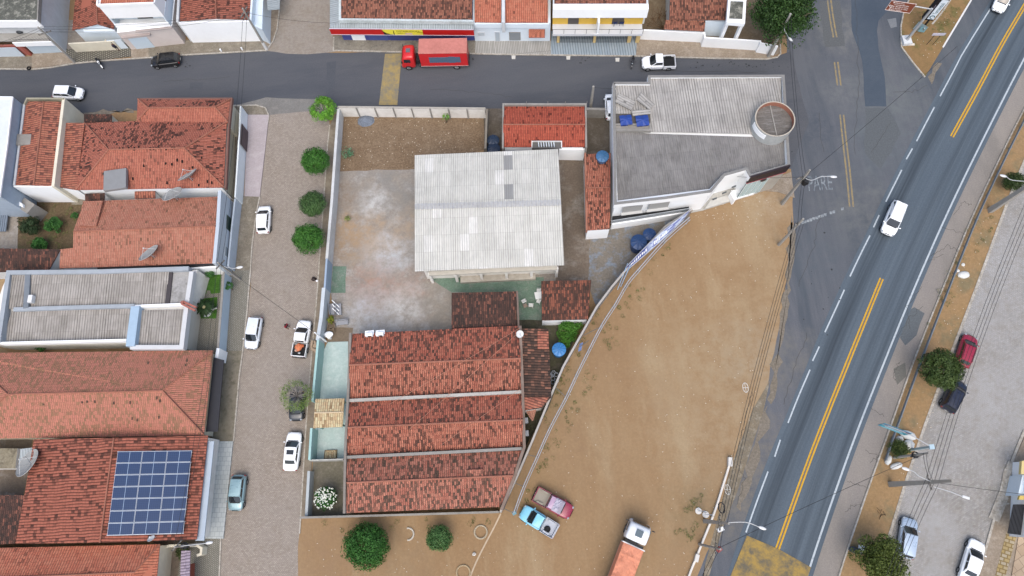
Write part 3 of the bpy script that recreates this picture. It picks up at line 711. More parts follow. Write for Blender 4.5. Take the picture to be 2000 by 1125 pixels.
T_bright = tile('tiles_orange_spotted_lit', 'bd7058', 'a45743', '4c372f', .24, .9, seed=2, groove=.75, big=.4)  # spotted tiles with the sunlit tone of the south slopes in their colour
T_south = tile('tiles_south_rows', 'b9725e', 'a35a49', '4d4238', .36, .6, seed=3)
T_old = tile('tiles_blackened', '8a5243', '6f4439', '3b332f', .80, .5, seed=4)
T_hip = tile('tiles_red_mouldy', 'b56653', 'a85845', '3a2c28', .2, 1.9, seed=5, big=.3)
T_hipb = tile('tiles_red_clean', 'ba6a55', 'ab5b48', '5a4037', .04, .3, seed=6)
T_pink = tile('tiles_pink', 'bb7964', 'b16854', '7b5a48', .10, .35, seed=7)
T_mix = tile('tiles_two_tone', 'c0705f', 'b06c58', '8c6c54', .32, 1.0, seed=8, groove=.5, big=.3)
T_horiz = tile('tiles_lined', 'a95c49', '9d5442', '4e332b', .22, .7, seed=9, groove=.75, pu=.30)
T_horizp = tile('tiles_lined_light', 'b26a52', 'a55a47', '62413a', .2, .5, seed=12, groove=.75, pu=.30)
T_new = tile('tiles_new_orange', 'c57358', 'bb6249', '6d4538', .04, .3, seed=10, pu=.27)
T_north = tile('tiles_brown', 'a5654f', '8d5140', '4c3830', .33, .5, seed=11)
T_beige = tile('tiles_beige', 'cdbb96', 'c09c76', '8d7354', .15, .4, seed=13, pu=.25)
F_ware = fibre('sheets_white', 'd6d5cd', 'cccbc3', '8c8b84', .4, odd='e3e2dc', seed=1, groove=.6, pu=.26, sv=2.0)
F_light = fibre('sheets_pale_grey', 'b9b6b0', 'aca9a4', '6a6864', .55, seed=2, groove=.8, streak=5, pu=.31)
F_dark = fibre('sheets_dark_grey', '8f8d8a', '868482', '5c5a56', .7, seed=3, groove=.3, sv=2.1)
F_left = fibre('sheets_beige_grey', 'b3aea7', 'a49f98', '67625a', .6, seed=4, groove=.8, streak=5, pu=.3)
F_metal = fibre('sheets_metal', 'aeb6b8', 'a2abad', '6f7475', .4, seed=5, groove=.6, pu=.3)
C_roof = gmat('concrete_mouldy', '6d6e66', '5d5f58', 'b5b3a6', .4, 2.5, 9, grit=.3)
C_pale = gmat('concrete_pale', 'a9a8a5', 'b8b7b4', '8f8e8a', .4, 2, 12)
G_leaf = leafmat('leaves_dark', '2e5c1e', '4c7c32', '244c18')
G_leafb = leafmat('leaves_bright', '588c28', '72a53a', '3f7524')
G_leafo = leafmat('leaves_olive', '3f4f26', '5c6837', '2c3d1c')
G_leafm = leafmat('leaves_mid', '2f5c28', '4a7a3a', '274d24')
G_dry = leafmat('leaves_dry', '6d7d3c', '8f965a', '5c7430')

# ------------------------------------------------------------------ ground sheets
SAND = gmat('sand', 'a68b69', '9c7e5c', 'b09a79', .05, .6, 9, speck='d3c7b0', specks=2.6, spk=.75, grit=.16, stretch=(1, .3, 1), ang=.45, spots=((1450, 600, 8, 'b39d7c', 0.46), (1425, 820, 9, 'b19e80', 0.50), (1340, 690, 6, 'ab9677', 0.43), (1500, 700, 5, 'a89a83', 0.50), (1180, 700, 5, '92765a', 0.37), (1120, 860, 4, '8f755a', 0.37), (1250, 480, 5, 'a28562', 0.37), (1300, 780, 3.5, '967a5c', 0.34), (1200, 960, 5, '8f7355', 0.34), (1440, 430, 6, 'ab9272', 0.43), (1500, 395, 3, 'bdaf97', 0.43), (1320, 640, 2.5, '987a58', 0.31), (640, 1090, 5, '967c63', 0.43), (790, 1090, 4, '8f7a60', 0.37), (1360, 1010, 3.5, '86795a', 0.37), (1300, 1080, 4, '9d8668', 0.37), (1090, 780, 2.5, '7f7556', 0.31), (1030, 960, 3, '93805e', 0.31)))
SOIL = gmat('median_soil', 'a68a67', 'a5875f', '857c60', .1, 1.0, 10, speck='c9bda2', specks=2.5, spk=.75)
ASPH = gmat('asphalt', '5c5f65', '64666a', '555960', .06, .8, 20, grit=.26, stretch=(.2, 1, 1), ang=.05)
ASPHS = gmat('asphalt_side', '5a6067', '73757a', '525a62', .05, .5, 22, grit=.3, stretch=(1, .12, 1), ang=.05, spots=((1640, 60, 4, '7f7f7c', .7), (1645, 180, 3, '7a7c7c', .6), (1740, 190, 5, '737878', .7), (1720, 290, 5, '6b7276', .6), (1600, 250, 3, '4d555f', .6), (1680, 420, 5, '767877', .6), (1530, 700, 4, '7d7a74', .6), (1480, 880, 4, '827c72', .7), (1445, 980, 4, '847e73', .7), (1590, 500, 5, '5c646b', .5), (1560, 120, 4, '696c70', .6), (1850, 60, 5, '666d70', .5)))
SHOULD = gmat('shoulder', 'a19a91', '96908a', '8e8982', .06, .6, 18, grit=.25, stretch=(1, .3, 1), ang=-.4)
WALKG = gmat('pavement', '918a7d', '857d6e', 'a49c8c', .3, 1.8, 14, grit=.35)
WALKT = gmat('pavement_tan', 'a79a89', '988a78', 'b3a797', .3, 1.8, 14, grit=.3)
KERBP = gmat('kerb_paint', 'cfcabf', 'b7b0a3', '9a9385', .9, 4, 12, grit=.4)
COB = cobble('cobbles_left', 'b6aca1', 'a59b8f', 'b0a89f', .1, stain='8a7a68', amt=.4, seam=.5)
COBR = cobble('cobbles_right', 'b0aeaa', '9f9e9b', 'b8b8b7', -.42, sx=.3, sy=.16, stain='8a8070', amt=.5)
YARD = gmat('yard_concrete', '98938c', 'a79d90', 'b8b5b0', .16, .8, 9, grit=.35, spots=((765, 372, 4.5, '8a8883', .7), (740, 475, 3.2, 'b8a084', .85), (690, 450, 2.6, 'b59a7a', .8), (760, 500, 3, 'bfc3c6', .8), (730, 395, 2, 'c9c8c4', .8), (800, 440, 2.2, 'b3a18c', .7), (730, 560, 3, 'ad8a76', .75), (800, 560, 2.2, 'a98c7c', .7), (790, 600, 2.6, 'cbcac6', .75), (715, 610, 3, 'b9bdc0', .7), (860, 600, 3.5, '8a857c', .7), (670, 480, 3, '9d8468', .6), (665, 380, 2.2, '8d7b69', .7)))
YARDD = gmat('yard_dark', '75695d', '827668', '9a948c', .12, .9, 10, grit=.4)
DIRTR = gmat('dirt_rubble', '8f7b64', '836e57', '9a866e', .3, 2.0, 12, speck='b9b0a2', specks=3.4, spk=.72, grit=.5)
GREENF = gmat('green_floor', '7d9483', '68806f', '8d948a', .3, 1.6, 14, grit=.3)
TURQF = gmat('turquoise_floor', 'c6dad6', 'b9d0cc', 'd0e0dc', .4, 2.4, 16, grit=.15)
GRASS = gmat('lawn', '4d7a2f', '426c2a', '5f8a3c', .8, 4, 25, grit=.5)
DIRT = gmat('dark_dirt', '7a6a53', '6b5b45', '5d6340', .3, 1.6, 10, grit=.5)
PINKP = gmat('lilac_paving', 'bdb3b4', 'b4abac', 'c5bcbc', .3, 1.5, 14, grit=.15)
def paving(name, c1, c2, mo, sx, sy, ang, sz=.03):
    m, nt, b = newmat(name, .85, .25); co = nd(nt, 'ShaderNodeNewGeometry').outputs['Position']
    mp = nd(nt, 'ShaderNodeMapping', {0: co, 2: (0, 0, ang)}).outputs[0]
    br = nd(nt, 'ShaderNodeTexBrick', {'Vector': mp, 'Color1': hexc(c1, KG), 'Color2': hexc(c2, KG), 'Mortar': hexc(mo, KG), 'Scale': 1.0, 'Mortar Size': sz, 'Brick Width': sx, 'Row Height': sy}, offset=.5)
    n = noise(nt, co, .7, 5, .7); c = mixc(nt, mr(nt, n, .4, .75, 0, .35), br.outputs[0], hexc(mo, KG)); link(nt, c, b.inputs['Base Color']); return m
PAVW = paving('white_tiles', 'c6cccb', 'b9c0bf', '9aa09f', .5, .5, .08, .02)
PAVB = paving('small_grey_pavers', 'a09d92', '8f8c81', '6e6c62', .26, .16, .7)
PAVR = paving('ribbed_paving', 'bdbcb6', 'a9a8a2', '8a8882', .22, 3, 0, .04)
PAVG = paving('grey_patterned_tiles', '9caab4', 'a9b4ba', '74858f', .34, 9, 0, .05)
PAVS = paving('stone_crazy_paving', 'b9b5a4', '99958a', '5f5c53', .34, .26, .5, .09)
PAVM = paving('mustard_stone_paving', 'ab9663', 'b0a793', '84714b', .6, .4, .4, .06)
PAVC = paving('cream_floor_tiles', 'baa78f', 'b09b82', '8d7a66', .9, .9, -.42, .03)

sheet('ground', [Vector((x, y, 0)) for x, y in ((-400, -300), (400, -300), (400, 400), (-400, 400))], 0, SAND)
RG = random.Random(77)
def rag(pts, amp, step=1.3):
    out = []
    for i in range(len(pts)):
        a, c = pts[i], pts[(i+1) % len(pts)]; d = (c-a); k = max(1, min(60, int(d.length/step))); nrm = Vector((-d.y, d.x, 0)).normalized()
        out.append(a)
        for j in range(1, k): out.append(a+d*(j/k)+nrm*RG.gauss(0, amp))
    return out
def Gs(name, px, z, m, amp=.05): return sheet(name, rag(w3(px, z), .09 if name in ('side_road', 'road_patch') else amp), z, m)
# side road (left branch of the junction) and highway
hl = cr(w3([(2060, -190), (1942, 3), (1877, 110), (1825, 209), (1782, 290), (1730, 394), (1699, 460), (1660, 540), (1611, 649), (1582, 722), (1539, 826), (1500, 921), (1457, 1040), (1420, 1160), (1385, 1300)]), 6)
hr = cr(w3([(2180, -200), (2075, -20), (2000, 115), (1916, 280), (1850, 417), (1787, 560), (1730, 700), (1675, 840), (1628, 970), (1582, 1107), (1545, 1230), (1525, 1300)]), 6)
k1 = cr(w3([(2240, -200), (2110, 0), (2003, 207), (1966, 280), (1900, 420), (1842, 560), (1786, 700), (1737, 837), (1686, 980), (1638, 1125), (1590, 1290)]), 6)
k2l = w3([(2300, -240), (2200, -60), (2048, 180), (2000, 315), (1991, 336), (1965, 400), (1907, 559), (1860, 682), (1805, 832), (1765, 951), (1732, 1060), (1705, 1160), (1660, 1300)])
k3l = w3([(2560, -260), (2300, 220), (2160, 480), (2060, 690), (2000, 841), (1969, 918), (1951, 982), (1936, 1030), (1922, 1080), (1903, 1130), (1860, 1300)])
Gs('side_road', [(1536, -220), (1536, 110), (1545, 330), (1550, 440), (1544, 475), (1534, 559), (1522, 640), (1502, 740), (1482, 820), (1450, 900), (1420, 990), (1390, 1060), (1360, 1130), (1320, 1290), (1500, 1290), (1500, 921), (1700, 500), (1860, 180), (1945, 0), (2070, -220)], .004, ASPHS)
Gs('top_street', [(-260, 160), (-100, 145), (0, 135), (62, 136), (147, 124), (255, 113), (355, 107), (500, 99), (560, 102), (640, 103), (780, 101), (1000, 106), (1250, 110), (1500, 116), (1545, 100), (1580, 240), (1545, 330), (1190, 330), (1180, 235), (1145, 215), (660, 213), (560, 218), (455, 209), (265, 216), (162, 221), (0, 240), (-260, 260)], .008, ASPH)
b = MB()
def ribbon(b, A, B_, z, m=0):
    n = 80
    def res(l):
        d = [0]
        for i in range(1, len(l)): d.append(d[-1]+(l[i]-l[i-1]).length)
        out = []
        for k in range(n+1):
            s_ = d[-1]*k/n; i = max(j for j in range(len(d)) if d[j] <= s_+1e-6); i = min(i, len(l)-2)
            out.append(l[i].lerp(l[i+1], (s_-d[i])/max(1e-6, d[i+1]-d[i])))
        return out
    # pair points by their world Y
    def at(l, y):
        for i in range(len(l)-1):
            a, c = l[i], l[i+1]
            if (a.y-y)*(c.y-y) <= 0 and a.y != c.y: return a.lerp(c, (y-a.y)/(c.y-a.y))
        return l[0] if abs(l[0].y-y) < abs(l[-1].y-y) else l[-1]
    y0 = min(A[0].y, B_[0].y); y1 = max(A[-1].y, B_[-1].y)
    for k in range(n):
        ya = y0+(y1-y0)*k/n; yb = y0+(y1-y0)*(k+1)/n
        p, q, r, s_ = at(A, ya), at(B_, ya), at(B_, yb), at(A, yb)
        b.face([(v.x, v.y, z) for v in (p, s_, r, q)], [(0, ya), (0, yb), (1, yb), (1, ya)], m)
def hwmat():
    m, nt, b = newmat('highway_asphalt', .8, .3); uv = nd(nt, 'ShaderNodeUVMap').outputs[0]; s = nd(nt, 'ShaderNodeSeparateXYZ', {0: uv})
    co = nd(nt, 'ShaderNodeNewGeometry').outputs['Position']
    u = s.outputs[0]; n1 = noise(nt, nd(nt, 'ShaderNodeMapping', {0: uv, 3: (22, .05, 1)}).outputs[0], 1, 5, .6); n2 = noise(nt, co, 5, 5, .85)
    def band(c, w_): return mr(nt, mth(nt, 'ABSOLUTE', mth(nt, 'SUBTRACT', u, c)), w_, w_*.1)
    d = mth(nt, 'ADD', mth(nt, 'MULTIPLY', band(.22, .17), .85), mth(nt, 'MULTIPLY', mth(nt, 'MAXIMUM', band(.68, .1), band(.86, .08)), .45))
    d = mth(nt, 'MULTIPLY', d, mr(nt, n1, .3, .65, .35, 1.1))
    c = mixc(nt, mr(nt, n1, .35, .65), hexc('68757f', KG), hexc('5b6873', KG))
    c = mixc(nt, d, c, hexc('39424a', KG)); c = mixc(nt, mr(nt, n2, .3, .75, 0, .45), c, hexc('3a4148', KG))
    link(nt, c, b.inputs['Base Color']); bump(nt, b, n2, .02, .4); return m
hleft, _ = offs(hl, -.35), 0
L_, R_ = offs(hl, .5); L2, R2 = offs(hr, .55)
edgeL = R_ if R_[10].x < hl[10].x else L_; edgeR = R2 if R2[10].x > hr[10].x else L2
Ls, Rs = offs(hr, .1)
b = MB(); ribbon(b, hr, k1, .008); tag(b.build('shoulder', SHOULD), kind='structure')
b = MB(); ribbon(b, edgeL, edgeR, .012); tag(b.build('highway', hwmat()), kind='structure')
b = MB(); ribbon(b, k2l, [p for p in k3l], .006); tag(b.build('service_street', COBR), kind='structure')
mp_ = list(k1)+list(reversed(k2l))
b = MB(); b.prism([Vector((p.x, p.y, .1)) for p in mp_], -.05); tag(b.build('median', SOIL), kind='structure')
for nm, ln in (('median_kerb', k1), ('median_kerb', k2l)):
    b = MB(); b.strip(ln, .17 if ln is k1 else .3, .15, -.02); tag(b.build(nm, KERBP), kind='structure')
b = MB(); b.strip(w3([(2000, 841), (1982, 884)])+w3([(1969, 918)]), .3, .13, 0); b.strip(w3([(1978, 905), (1969, 925), (1962, 960), (1950, 990), (1940, 1015)]), 1.1, .12, 0); b.strip(w3([(1940, 1015), (1936, 1030), (1922, 1080), (1900, 1130)]), .25, .13, 0); tag(b.build('service_street_kerb', KERBP), kind='structure')
# worn paint and patches
def wornpaint(name, hx, lo=.35, hi=.6, sc_=3.0, under='6b6e72'):
    m, nt, b = newmat(name, .8, .3); co = nd(nt, 'ShaderNodeNewGeometry').outputs['Position']
    n = noise(nt, co, sc_, 6, .75); c = mixc(nt, mr(nt, n, lo, hi), hexc(hx, .72), hexc(under, KG)); link(nt, c, b.inputs['Base Color']); return m
YEL = wornpaint('yellow_line_paint', 'd9a92e', .5, .8, 5, '9a7a36'); YELW = wornpaint('faded_yellow_paint', 'a38f62', .42, .7, 3); WLN = wornpaint('white_line_paint', 'c3cdd2', .5, .75, 4, '7d878e'); WLNW = wornpaint('worn_white_paint', 'a9b0b2', .42, .62, 2.2, '646b73')
def line(name, px, wd, z, m, smooth=True, off=0.0):
    q = w3(px); q = cr(q, 4) if smooth and len(q) > 2 else q
    if off: q = offs(q, off)[0]
    A, B_ = offs(q, wd/2); b = MB()
    for i in range(len(q)-1): b.face([(v.x, v.y, z) for v in (A[i], B_[i], B_[i+1], A[i+1])])
    return tag(b.build(name, m), kind='structure')
yl = [(2060, -90), (2004, 6), (1958, 84), (1909, 176), (1859, 267)]; y2 = [(1722, 544), (1665, 685), (1603, 840), (1560, 955), (1518, 1073)]
for o_ in (-.17, .17): line('yellow_lane_line', yl, .17, .017, YEL, off=o_); line('yellow_lane_line', y2, .17, .017, YEL, off=o_)
line('yellow_lane_line_gap', yl, .16, .0155, wornpaint('gap_soot', '8b6d3a', .3, .6)); line('yellow_lane_line_gap', y2, .16, .0155, MC.get('x') or bpy.data.materials['gap_soot'])
b = MB(); A, B_ = offs(hr, .1)
for i in range(len(hr)-1): b.face([(v.x, v.y, .017) for v in (A[i], B_[i], B_[i+1], A[i+1])])
tag(b.build('highway_edge_line', WLN), kind='structure')
for s_ in ([(1945, 0), (1905, 64), (1877, 110)], [(1877, 110), (1858, 147), (1836, 188)], [(1825, 209), (1806, 245), (1790, 276)], [(1782, 290), (1770, 311)], [(1761, 332), (1747, 360), (1730, 394)], [(1717, 420), (1706, 444)], [(1699, 460), (1679, 500), (1660, 540)], [(1649, 566), (1630, 608), (1611, 649)], [(1600, 677), (1587, 705)], [(1582, 722), (1560, 773), (1539, 826)], [(1524, 859), (1513, 892)], [(1500, 921), (1478, 980), (1457, 1040)]):
    line('merge_lane_line', s_, .16, .017, WLN)
for s_, m_ in (([(1613, -60), (1622, 20), (1631, 73)], YELW), ([(1633, 121), (1639, 167)], YELW), ([(1644, 224), (1650, 280), (1657, 340), (1663, 404)], YELW)):
    for o_ in (-.22, .22): line('faded_yellow_line', s_, .2, .013, m_, off=o_)
b = MB()
for i in range(17):
    if i in (11, 14, 15): continue
    x = 1555+i*5.6; y = 439-i*1.95; rr = random.Random(i)
    b.prism(w3([(x-2, y-1.5-rr.random()*1.5, .013), (x+3.4, y-2.6-rr.random(), .013), (x+3.2, y+2+rr.random(), .013), (x-1.6, y+2.4+rr.random(), .013)]), .010)
tag(b.build('stop_line', WLNW), kind='structure')
tl = thing('road_lettering', None, None, (0, 0, 0)); bpy.data.objects.remove(tl)
A0 = P(1577, 376, .013); ex = (P(1640, 372, .013)-A0).normalized(); ey = (P(1574, 344, .013)-A0).normalized()
base_ = Matrix(((ex.x, ey.x, 0, A0.x), (ex.y, ey.y, 0, A0.y), (0, 0, 1, .0135), (0, 0, 0, 1)))
class _D(dict): pass
dm = bpy.data.objects.new('road_marking', None); COL.objects.link(dm)
tx = text('PARE', 1.0, wornpaint('road_letter_paint', 'a4acb0', .32, .56, 1.6, '666e75'), dm, base_ @ Matrix.Translation((.1, 1.05, 0)) @ Matrix.Diagonal((1.35, 2.9, 1, 1)), 'road_marking', ext=.001)
tx.parent = None; bpy.data.objects.remove(dm); tx.name = 'road_marking'; tag(tx, kind='structure')
# highway yellow hump and top street yellow hump
HUMP = wornpaint('hump_paint', 'a98d4c', .40, .62, .9, '6d6655')
b = MB(); q = w3([(1459, 1046), (1520, 1072), (1584, 1108), (1560, 1180), (1500, 1172), (1424, 1132)], .05); b.prism(q, 0); tag(b.build('speed_hump', HUMP), kind='structure')
b = MB(); q = w3([(752, 105), (785, 104), (776, 205), (740, 205)], .05); b.prism(q, 0); tag(b.build('speed_hump', wornpaint('hump_paint_dusty', 'ab9660', .38, .66, 1.0, '7b7a72')), kind='structure')
Gs('asphalt_patch', [(638, 122), (657, 119), (652, 205), (636, 206)], .012, gmat('asphalt_dark_patch', '5d6066', '575b61', None, .3, 2, 20))
Gs('asphalt_patch', [(372, 161), (397, 161), (395, 175), (370, 175)], .012, bpy.data.materials['asphalt_dark_patch'])
Gs('asphalt_patch', [(1716, 40), (1755, 0), (1722, -40), (1660, -40), (1664, 60), (1684, 120), (1690, 208), (1731, 208), (1728, 150), (1716, 95), (1713, 60)], .008, gmat('asphalt_new_patch', '4f5a66', '56606b', None, .2, 1.5, 22, grit=.2))
Gs('asphalt_patch', [(1733, 38), (1750, 35), (1752, 52), (1740, 55)], .012, gmat('asphalt_filler', '8b8e91', '83878a', None, .5, 2, 20))
# streets of the left side
Gs('left_street', [(523, 225), (640, 213), (644, 244), (640, 280), (630, 420), (624, 505), (619, 575), (605, 735), (597, 840), (585, 1042), (575, 1300), (410, 1300), (428, 1125), (430, 1055), (441, 949), (456, 840), (467, 735), (474, 682), (482, 612), (490, 560), (489, 525), (492, 480), (500, 420), (507, 384), (519, 280)], .012, COB)
Gs('left_street_mouth', [(455, 207), (520, 190), (640, 196), (658, 214), (640, 240), (520, 250)], .0095, gmat('asphalt_dusty', '8b8a86', '817f7b', '94918b', .3, 1.2, 16))
Gs('north_street', [(536, -220), (536, 60), (520, 99), (560, 105), (600, 106), (655, 101), (649, 60), (646, -220)], .012, cobble('cobbles_north', 'aea59a', '9e968b', 'aaa39a', .1, stain='8d7c66', amt=.55))
def slab(name, px, m, h=.12): 
    b = MB(); b.prism(w3(px, h), -.02); return tag(b.build(name, m), kind='structure')
def kerb(px, wd=.16, h=.135, m=None, name='kerb'):
    b = MB(); b.strip(w3(px, h), wd, h, -.01); return tag(b.build(name, m or KERBP), kind='structure')
# pavements north of the top street
slab('pavement', [(-60, 110), (62, 110), (62, 134), (0, 133), (-60, 137)], WALKG); slab('pavement', [(62, 104), (122, 103), (148, 122), (62, 134)], WALKT)
slab('pavement', [(122, 96), (255, 90), (255, 110), (148, 122)], PAVS); slab('pavement', [(255, 91), (290, 88), (290, 112), (256, 113)], WALKT)
slab('pavement', [(290, 80), (500, 74), (520, 98), (290, 110)], WALKG); slab('pavement', [(480, -60), (548, -60), (545, 15), (541, 57), (530, 84), (520, 98), (500, 75)], WALKT)
kerb([(-60, 138), (0, 134), (62, 135), (100, 131), (147, 123), (200, 118), (290, 112), (355, 107), (430, 103), (500, 99), (520, 98), (533, 80), (541, 57), (545, 20), (546, -50)])
slab('pavement', [(651, 70), (928, 78), (928, 104), (651, 99)], gmat('pavement_stained', '9a9486', '8b8578', '75716a', .5, 2, 14)); slab('pavement', [(928, 76), (1076, 80), (1076, 106), (928, 104)], PAVR)
slab('pavement', [(1076, 60), (1245, 60), (1242, 109), (1076, 107)], PAVG); slab('pavement', [(1245, 72), (1400, 86), (1524, 92), (1522, 104), (1500, 114), (1242, 109)], WALKT)
kerb([(652, 72), (651, 98), (780, 101), (1000, 106), (1242, 109), (1380, 113), (1497, 115), (1519, 111), (1525, 104), (1524, 86)])
# pavements of the left street
slab('pavement', [(455, 207), (500, 206), (518, 210), (525, 225), (484, 226), (470, 212)], WALKG); kerb([(455, 206), (500, 205), (518, 210), (525, 226), (523, 240)])
slab('pavement', [(484, 224), (525, 224), (519, 280), (507, 384), (477, 383)], PINKP, .16); slab('pavement', [(470, 383), (507, 384), (500, 420), (492, 480), (489, 528), (452, 528), (462, 440)], WALKG)
slab('pavement', [(450, 528), (490, 528), (482, 612), (474, 685), (434, 685)], PAVB); slab('pavement', [(434, 685), (474, 685), (467, 735), (456, 862), (412, 862), (425, 750)], gmat('pavement_mossy', '857f6e', '958d7e', '6f6a57', .4, 2, 12))
slab('pavement', [(414, 862), (455, 862), (436, 1052), (392, 1052)], PAVW, .2); slab('pavement', [(385, 1052), (430, 1052), (428, 1130), (420, 1290), (330, 1290), (350, 1100)], PAVB)
kerb([(507, 384), (500, 420), (492, 480), (489, 528), (482, 612), (474, 685), (467, 735), (456, 862)]); kerb([(431, 1052), (428, 1125), (424, 1290)])
slab('pavement', [(644, 244), (660, 215), (655, 330), (642, 505), (628, 660), (612, 840), (603, 1010), (585, 1010), (597, 840), (605, 735), (619, 575), (624, 505), (640, 280)], gmat('pavement_dusty', '8d8070', '99907f', '7d7264', .3, 1.5, 14), .1)
kerb([(644, 244), (640, 280), (624, 505), (619, 575), (605, 735), (597, 840), (585, 1042)], .14, .115)
# compound floors
Gs('yard_dirt', [(660, 212), (950, 212), (945, 292), (812, 335), (655, 340)], .006, DIRTR)
Gs('yard_concrete', [(655, 335), (815, 330), (815, 520), (1105, 505), (1105, 560), (1060, 560), (1060, 645), (655, 655), (640, 520)], .010, YARD)
Gs('yard_concrete', [(1085, 310), (1190, 320), (1192, 450), (1152, 455), (1152, 560), (1085, 556)], .010, YARDD)
Gs('yard_concrete', [(1152, 452), (1345, 425), (1240, 505), (1165, 600), (1150, 560)], .012, gmat('yard_blue_stain', '7d7972', '8c857a', '8a9caf', .25, 1.2, 10, grit=.4))
Gs('yard_concrete', [(945, 212), (1192, 215), (1192, 320), (1085, 320), (945, 296)], .008, gmat('yard_passage', '6f675c', '645c51', '7f786e', .3, 1.6, 12))
Gs('green_floor', [(835, 541), (1062, 541), (1062, 640), (1010, 640), (1010, 571), (882, 571)], .014, GREENF); Gs('green_floor', [(650, 520), (677, 520), (675, 572), (646, 572)], .014, GREENF)
Gs('side_yard', [(1008, 625), (1135, 625), (1070, 800), (1010, 900), (1010, 640)], .012, gmat('side_yard', '5d5c48', '4e4c3f', '6b6358', .4, 2, 10))
slab('turquoise_terrace', [(640, 668), (680, 667), (678, 900), (612, 900), (625, 700)], TURQF, .08); Gs('front_yard', [(612, 898), (680, 898), (676, 1008), (603, 1008)], .012, gmat('front_yard', '7f7a6d', '74705f', '8b867a', .4, 2, 12))
Gs('back_yard', [(640, 640), (690, 640), (685, 670), (640, 672)], .013, gmat('yard_brown', '8c7e6c', '7d705f', None, .4, 2, 12))
# left block yards
Gs('back_yard', [(20, 360), (170, 360), (150, 500), (0, 500), (0, 400)], .01, DIRT); Gs('back_yard', [(-60, 380), (36, 400), (34, 490), (-60, 500)], .014, YARD)
Gs('courtyard', [(360, 515), (440, 515), (430, 690), (350, 690)], .012, PAVB)
Gs('lawn', [(393, 533), (432, 533), (430, 572), (412, 574), (410, 567), (404, 567), (403, 574), (391, 575)], .02, GRASS); Gs('lawn', [(389, 584), (425, 580), (423, 622), (386, 622)], .02, GRASS)
Gs('back_yard', [(-20, 850), (65, 850), (45, 970), (-20, 970)], .01, YARDD); Gs('side_yard', [(300, 1050), (395, 1050), (380, 1300), (290, 1300)], .01, YARDD)
Gs('front_yard', [(430, 205), (488, 205), (455, 522), (405, 522)], .01, WALKG); Gs('side_passage', [(140, 365), (440, 365), (440, 400), (140, 400)], .012, WALKG)
Gs('front_yard', [(120, 40), (240, 40), (250, 100), (120, 104)], .01, YARD); Gs('front_yard', [(1250, -60), (1540, -60), (1525, 95), (1250, 78)], .004, gmat('soil_yard', '857560', '7d6d57', '94866f', .4, 1.5, 10))
# road island and right pavement
isl = [(1775, -60), (1775, 0), (1765, 25), (1760, 50), (1761, 91), (1807, 150), (1842, 92), (1897, 0), (1930, -60)]
slab('road_island', isl, gmat('island_soil', '8f7450', '9c7e56', '6f6d42', .15, 1.2, 12, speck='c9bda2', specks=2), .1)
kerb([(1776, -40), (1775, 0), (1765, 25), (1760, 50), (1761, 91), (1783, 121), (1807, 150)], .17); kerb([(1897, 0), (1842, 92)], .2, m=paint('e3e3e0', .8, .3)); kerb([(1930, -55), (1897, 0)], .2)
line('island_edge_strip', [(1856, 0), (1838, 26), (1820, 48)], .22, .105, KERBP)
slab('pavement', [(2170, 480), (2005, 845), (1969, 925), (1940, 1015), (1905, 1130), (1860, 1290), (2100, 1300), (2200, 700)], WALKT, .11)
slab('pavement', [(1966, 1040), (1986, 1045), (1960, 1140), (1935, 1260), (1925, 1200), (1950, 1100)], PAVM, .13); slab('house_floor', [(1990, 1046), (2080, 1050), (2080, 1290), (1950, 1290), (1975, 1130)], PAVC, .2)
sg = slab('worn_paint_on_kerb', [(1953, 982), (1979, 982), (1979, 985), (1952, 986)], KERBP, .14)
slab('asphalt_verge', [(1504, 742), (1492, 800), (1466, 880), (1440, 960), (1412, 1030), (1385, 1125), (1340, 1290), (1352, 1290), (1378, 1100), (1430, 905), (1470, 800)], gmat('gravelly_verge', '8c7f6a', '7f7768', 'a39b8a', .4, 2, 10, speck='cfc8b8', spk=.66), .012)

# cracks, ramps and small marks on the road surfaces
CRK = gmat('crack', '4a4946', '55534f', None, 1, 3, 12)
def crack(pts, seed, z, wd=.035):
    rn_ = random.Random(seed); q = w3(pts); out = [q[0]]
    for i in range(len(q)-1):
        for k in range(1, 9): p = q[i].lerp(q[i+1], k/8); out.append(p+Vector((rn_.uniform(-.18, .18), rn_.uniform(-.18, .18), 0)))
    A, B_ = offs(out, wd/2); b = MB()
    for i in range(len(out)-1): b.face([(v.x, v.y, z) for v in (A[i], B_[i], B_[i+1], A[i+1])])
    tag(b.build('road_crack', CRK), kind='structure')
for i, pts in enumerate(([(1862, 420), (1880, 395), (1898, 402)], [(1840, 445), (1885, 455)], [(1818, 500), (1850, 480), (1872, 488)], [(1812, 512), (1842, 495)], [(1800, 560), (1770, 600), (1776, 640)], [(1752, 660), (1772, 625), (1800, 600)], [(1748, 745), (1746, 725), (1758, 705)], [(1700, 795), (1728, 812)], [(1690, 880), (1718, 890), (1700, 905)], [(1655, 940), (1690, 950)], [(1650, 1000), (1668, 985), (1684, 990)], [(1745, 180), (1780, 179), (1811, 168)], [(1470, 760), (1462, 800), (1444, 870)], [(1440, 905), (1455, 935), (1440, 985)], [(1560, 560), (1590, 480), (1600, 420)], [(1575, 650), (1550, 720), (1530, 790)], [(1600, 220), (1608, 300)], [(1670, 0), (1676, 100), (1676, 200), (1668, 300)], [(1740, 240), (1700, 300)], [(320, 160), (450, 150)], [(840, 175), (960, 182), (1000, 190)], [(1250, 140), (1400, 138), (1500, 142)])):
    crack(pts, i, .0175 if pts[0][0] < 1862 else .018)
for x, y in ((1003, 110), (1110, 111), (1206, 115)): slab('kerb_ramp', [(x-4, y-2), (x+4, y-2), (x+3.4, y+5), (x-3.4, y+5)], paint('d6d4cc', .8, .4, k=.75), .07)
rn_ = random.Random(4); b = MB()
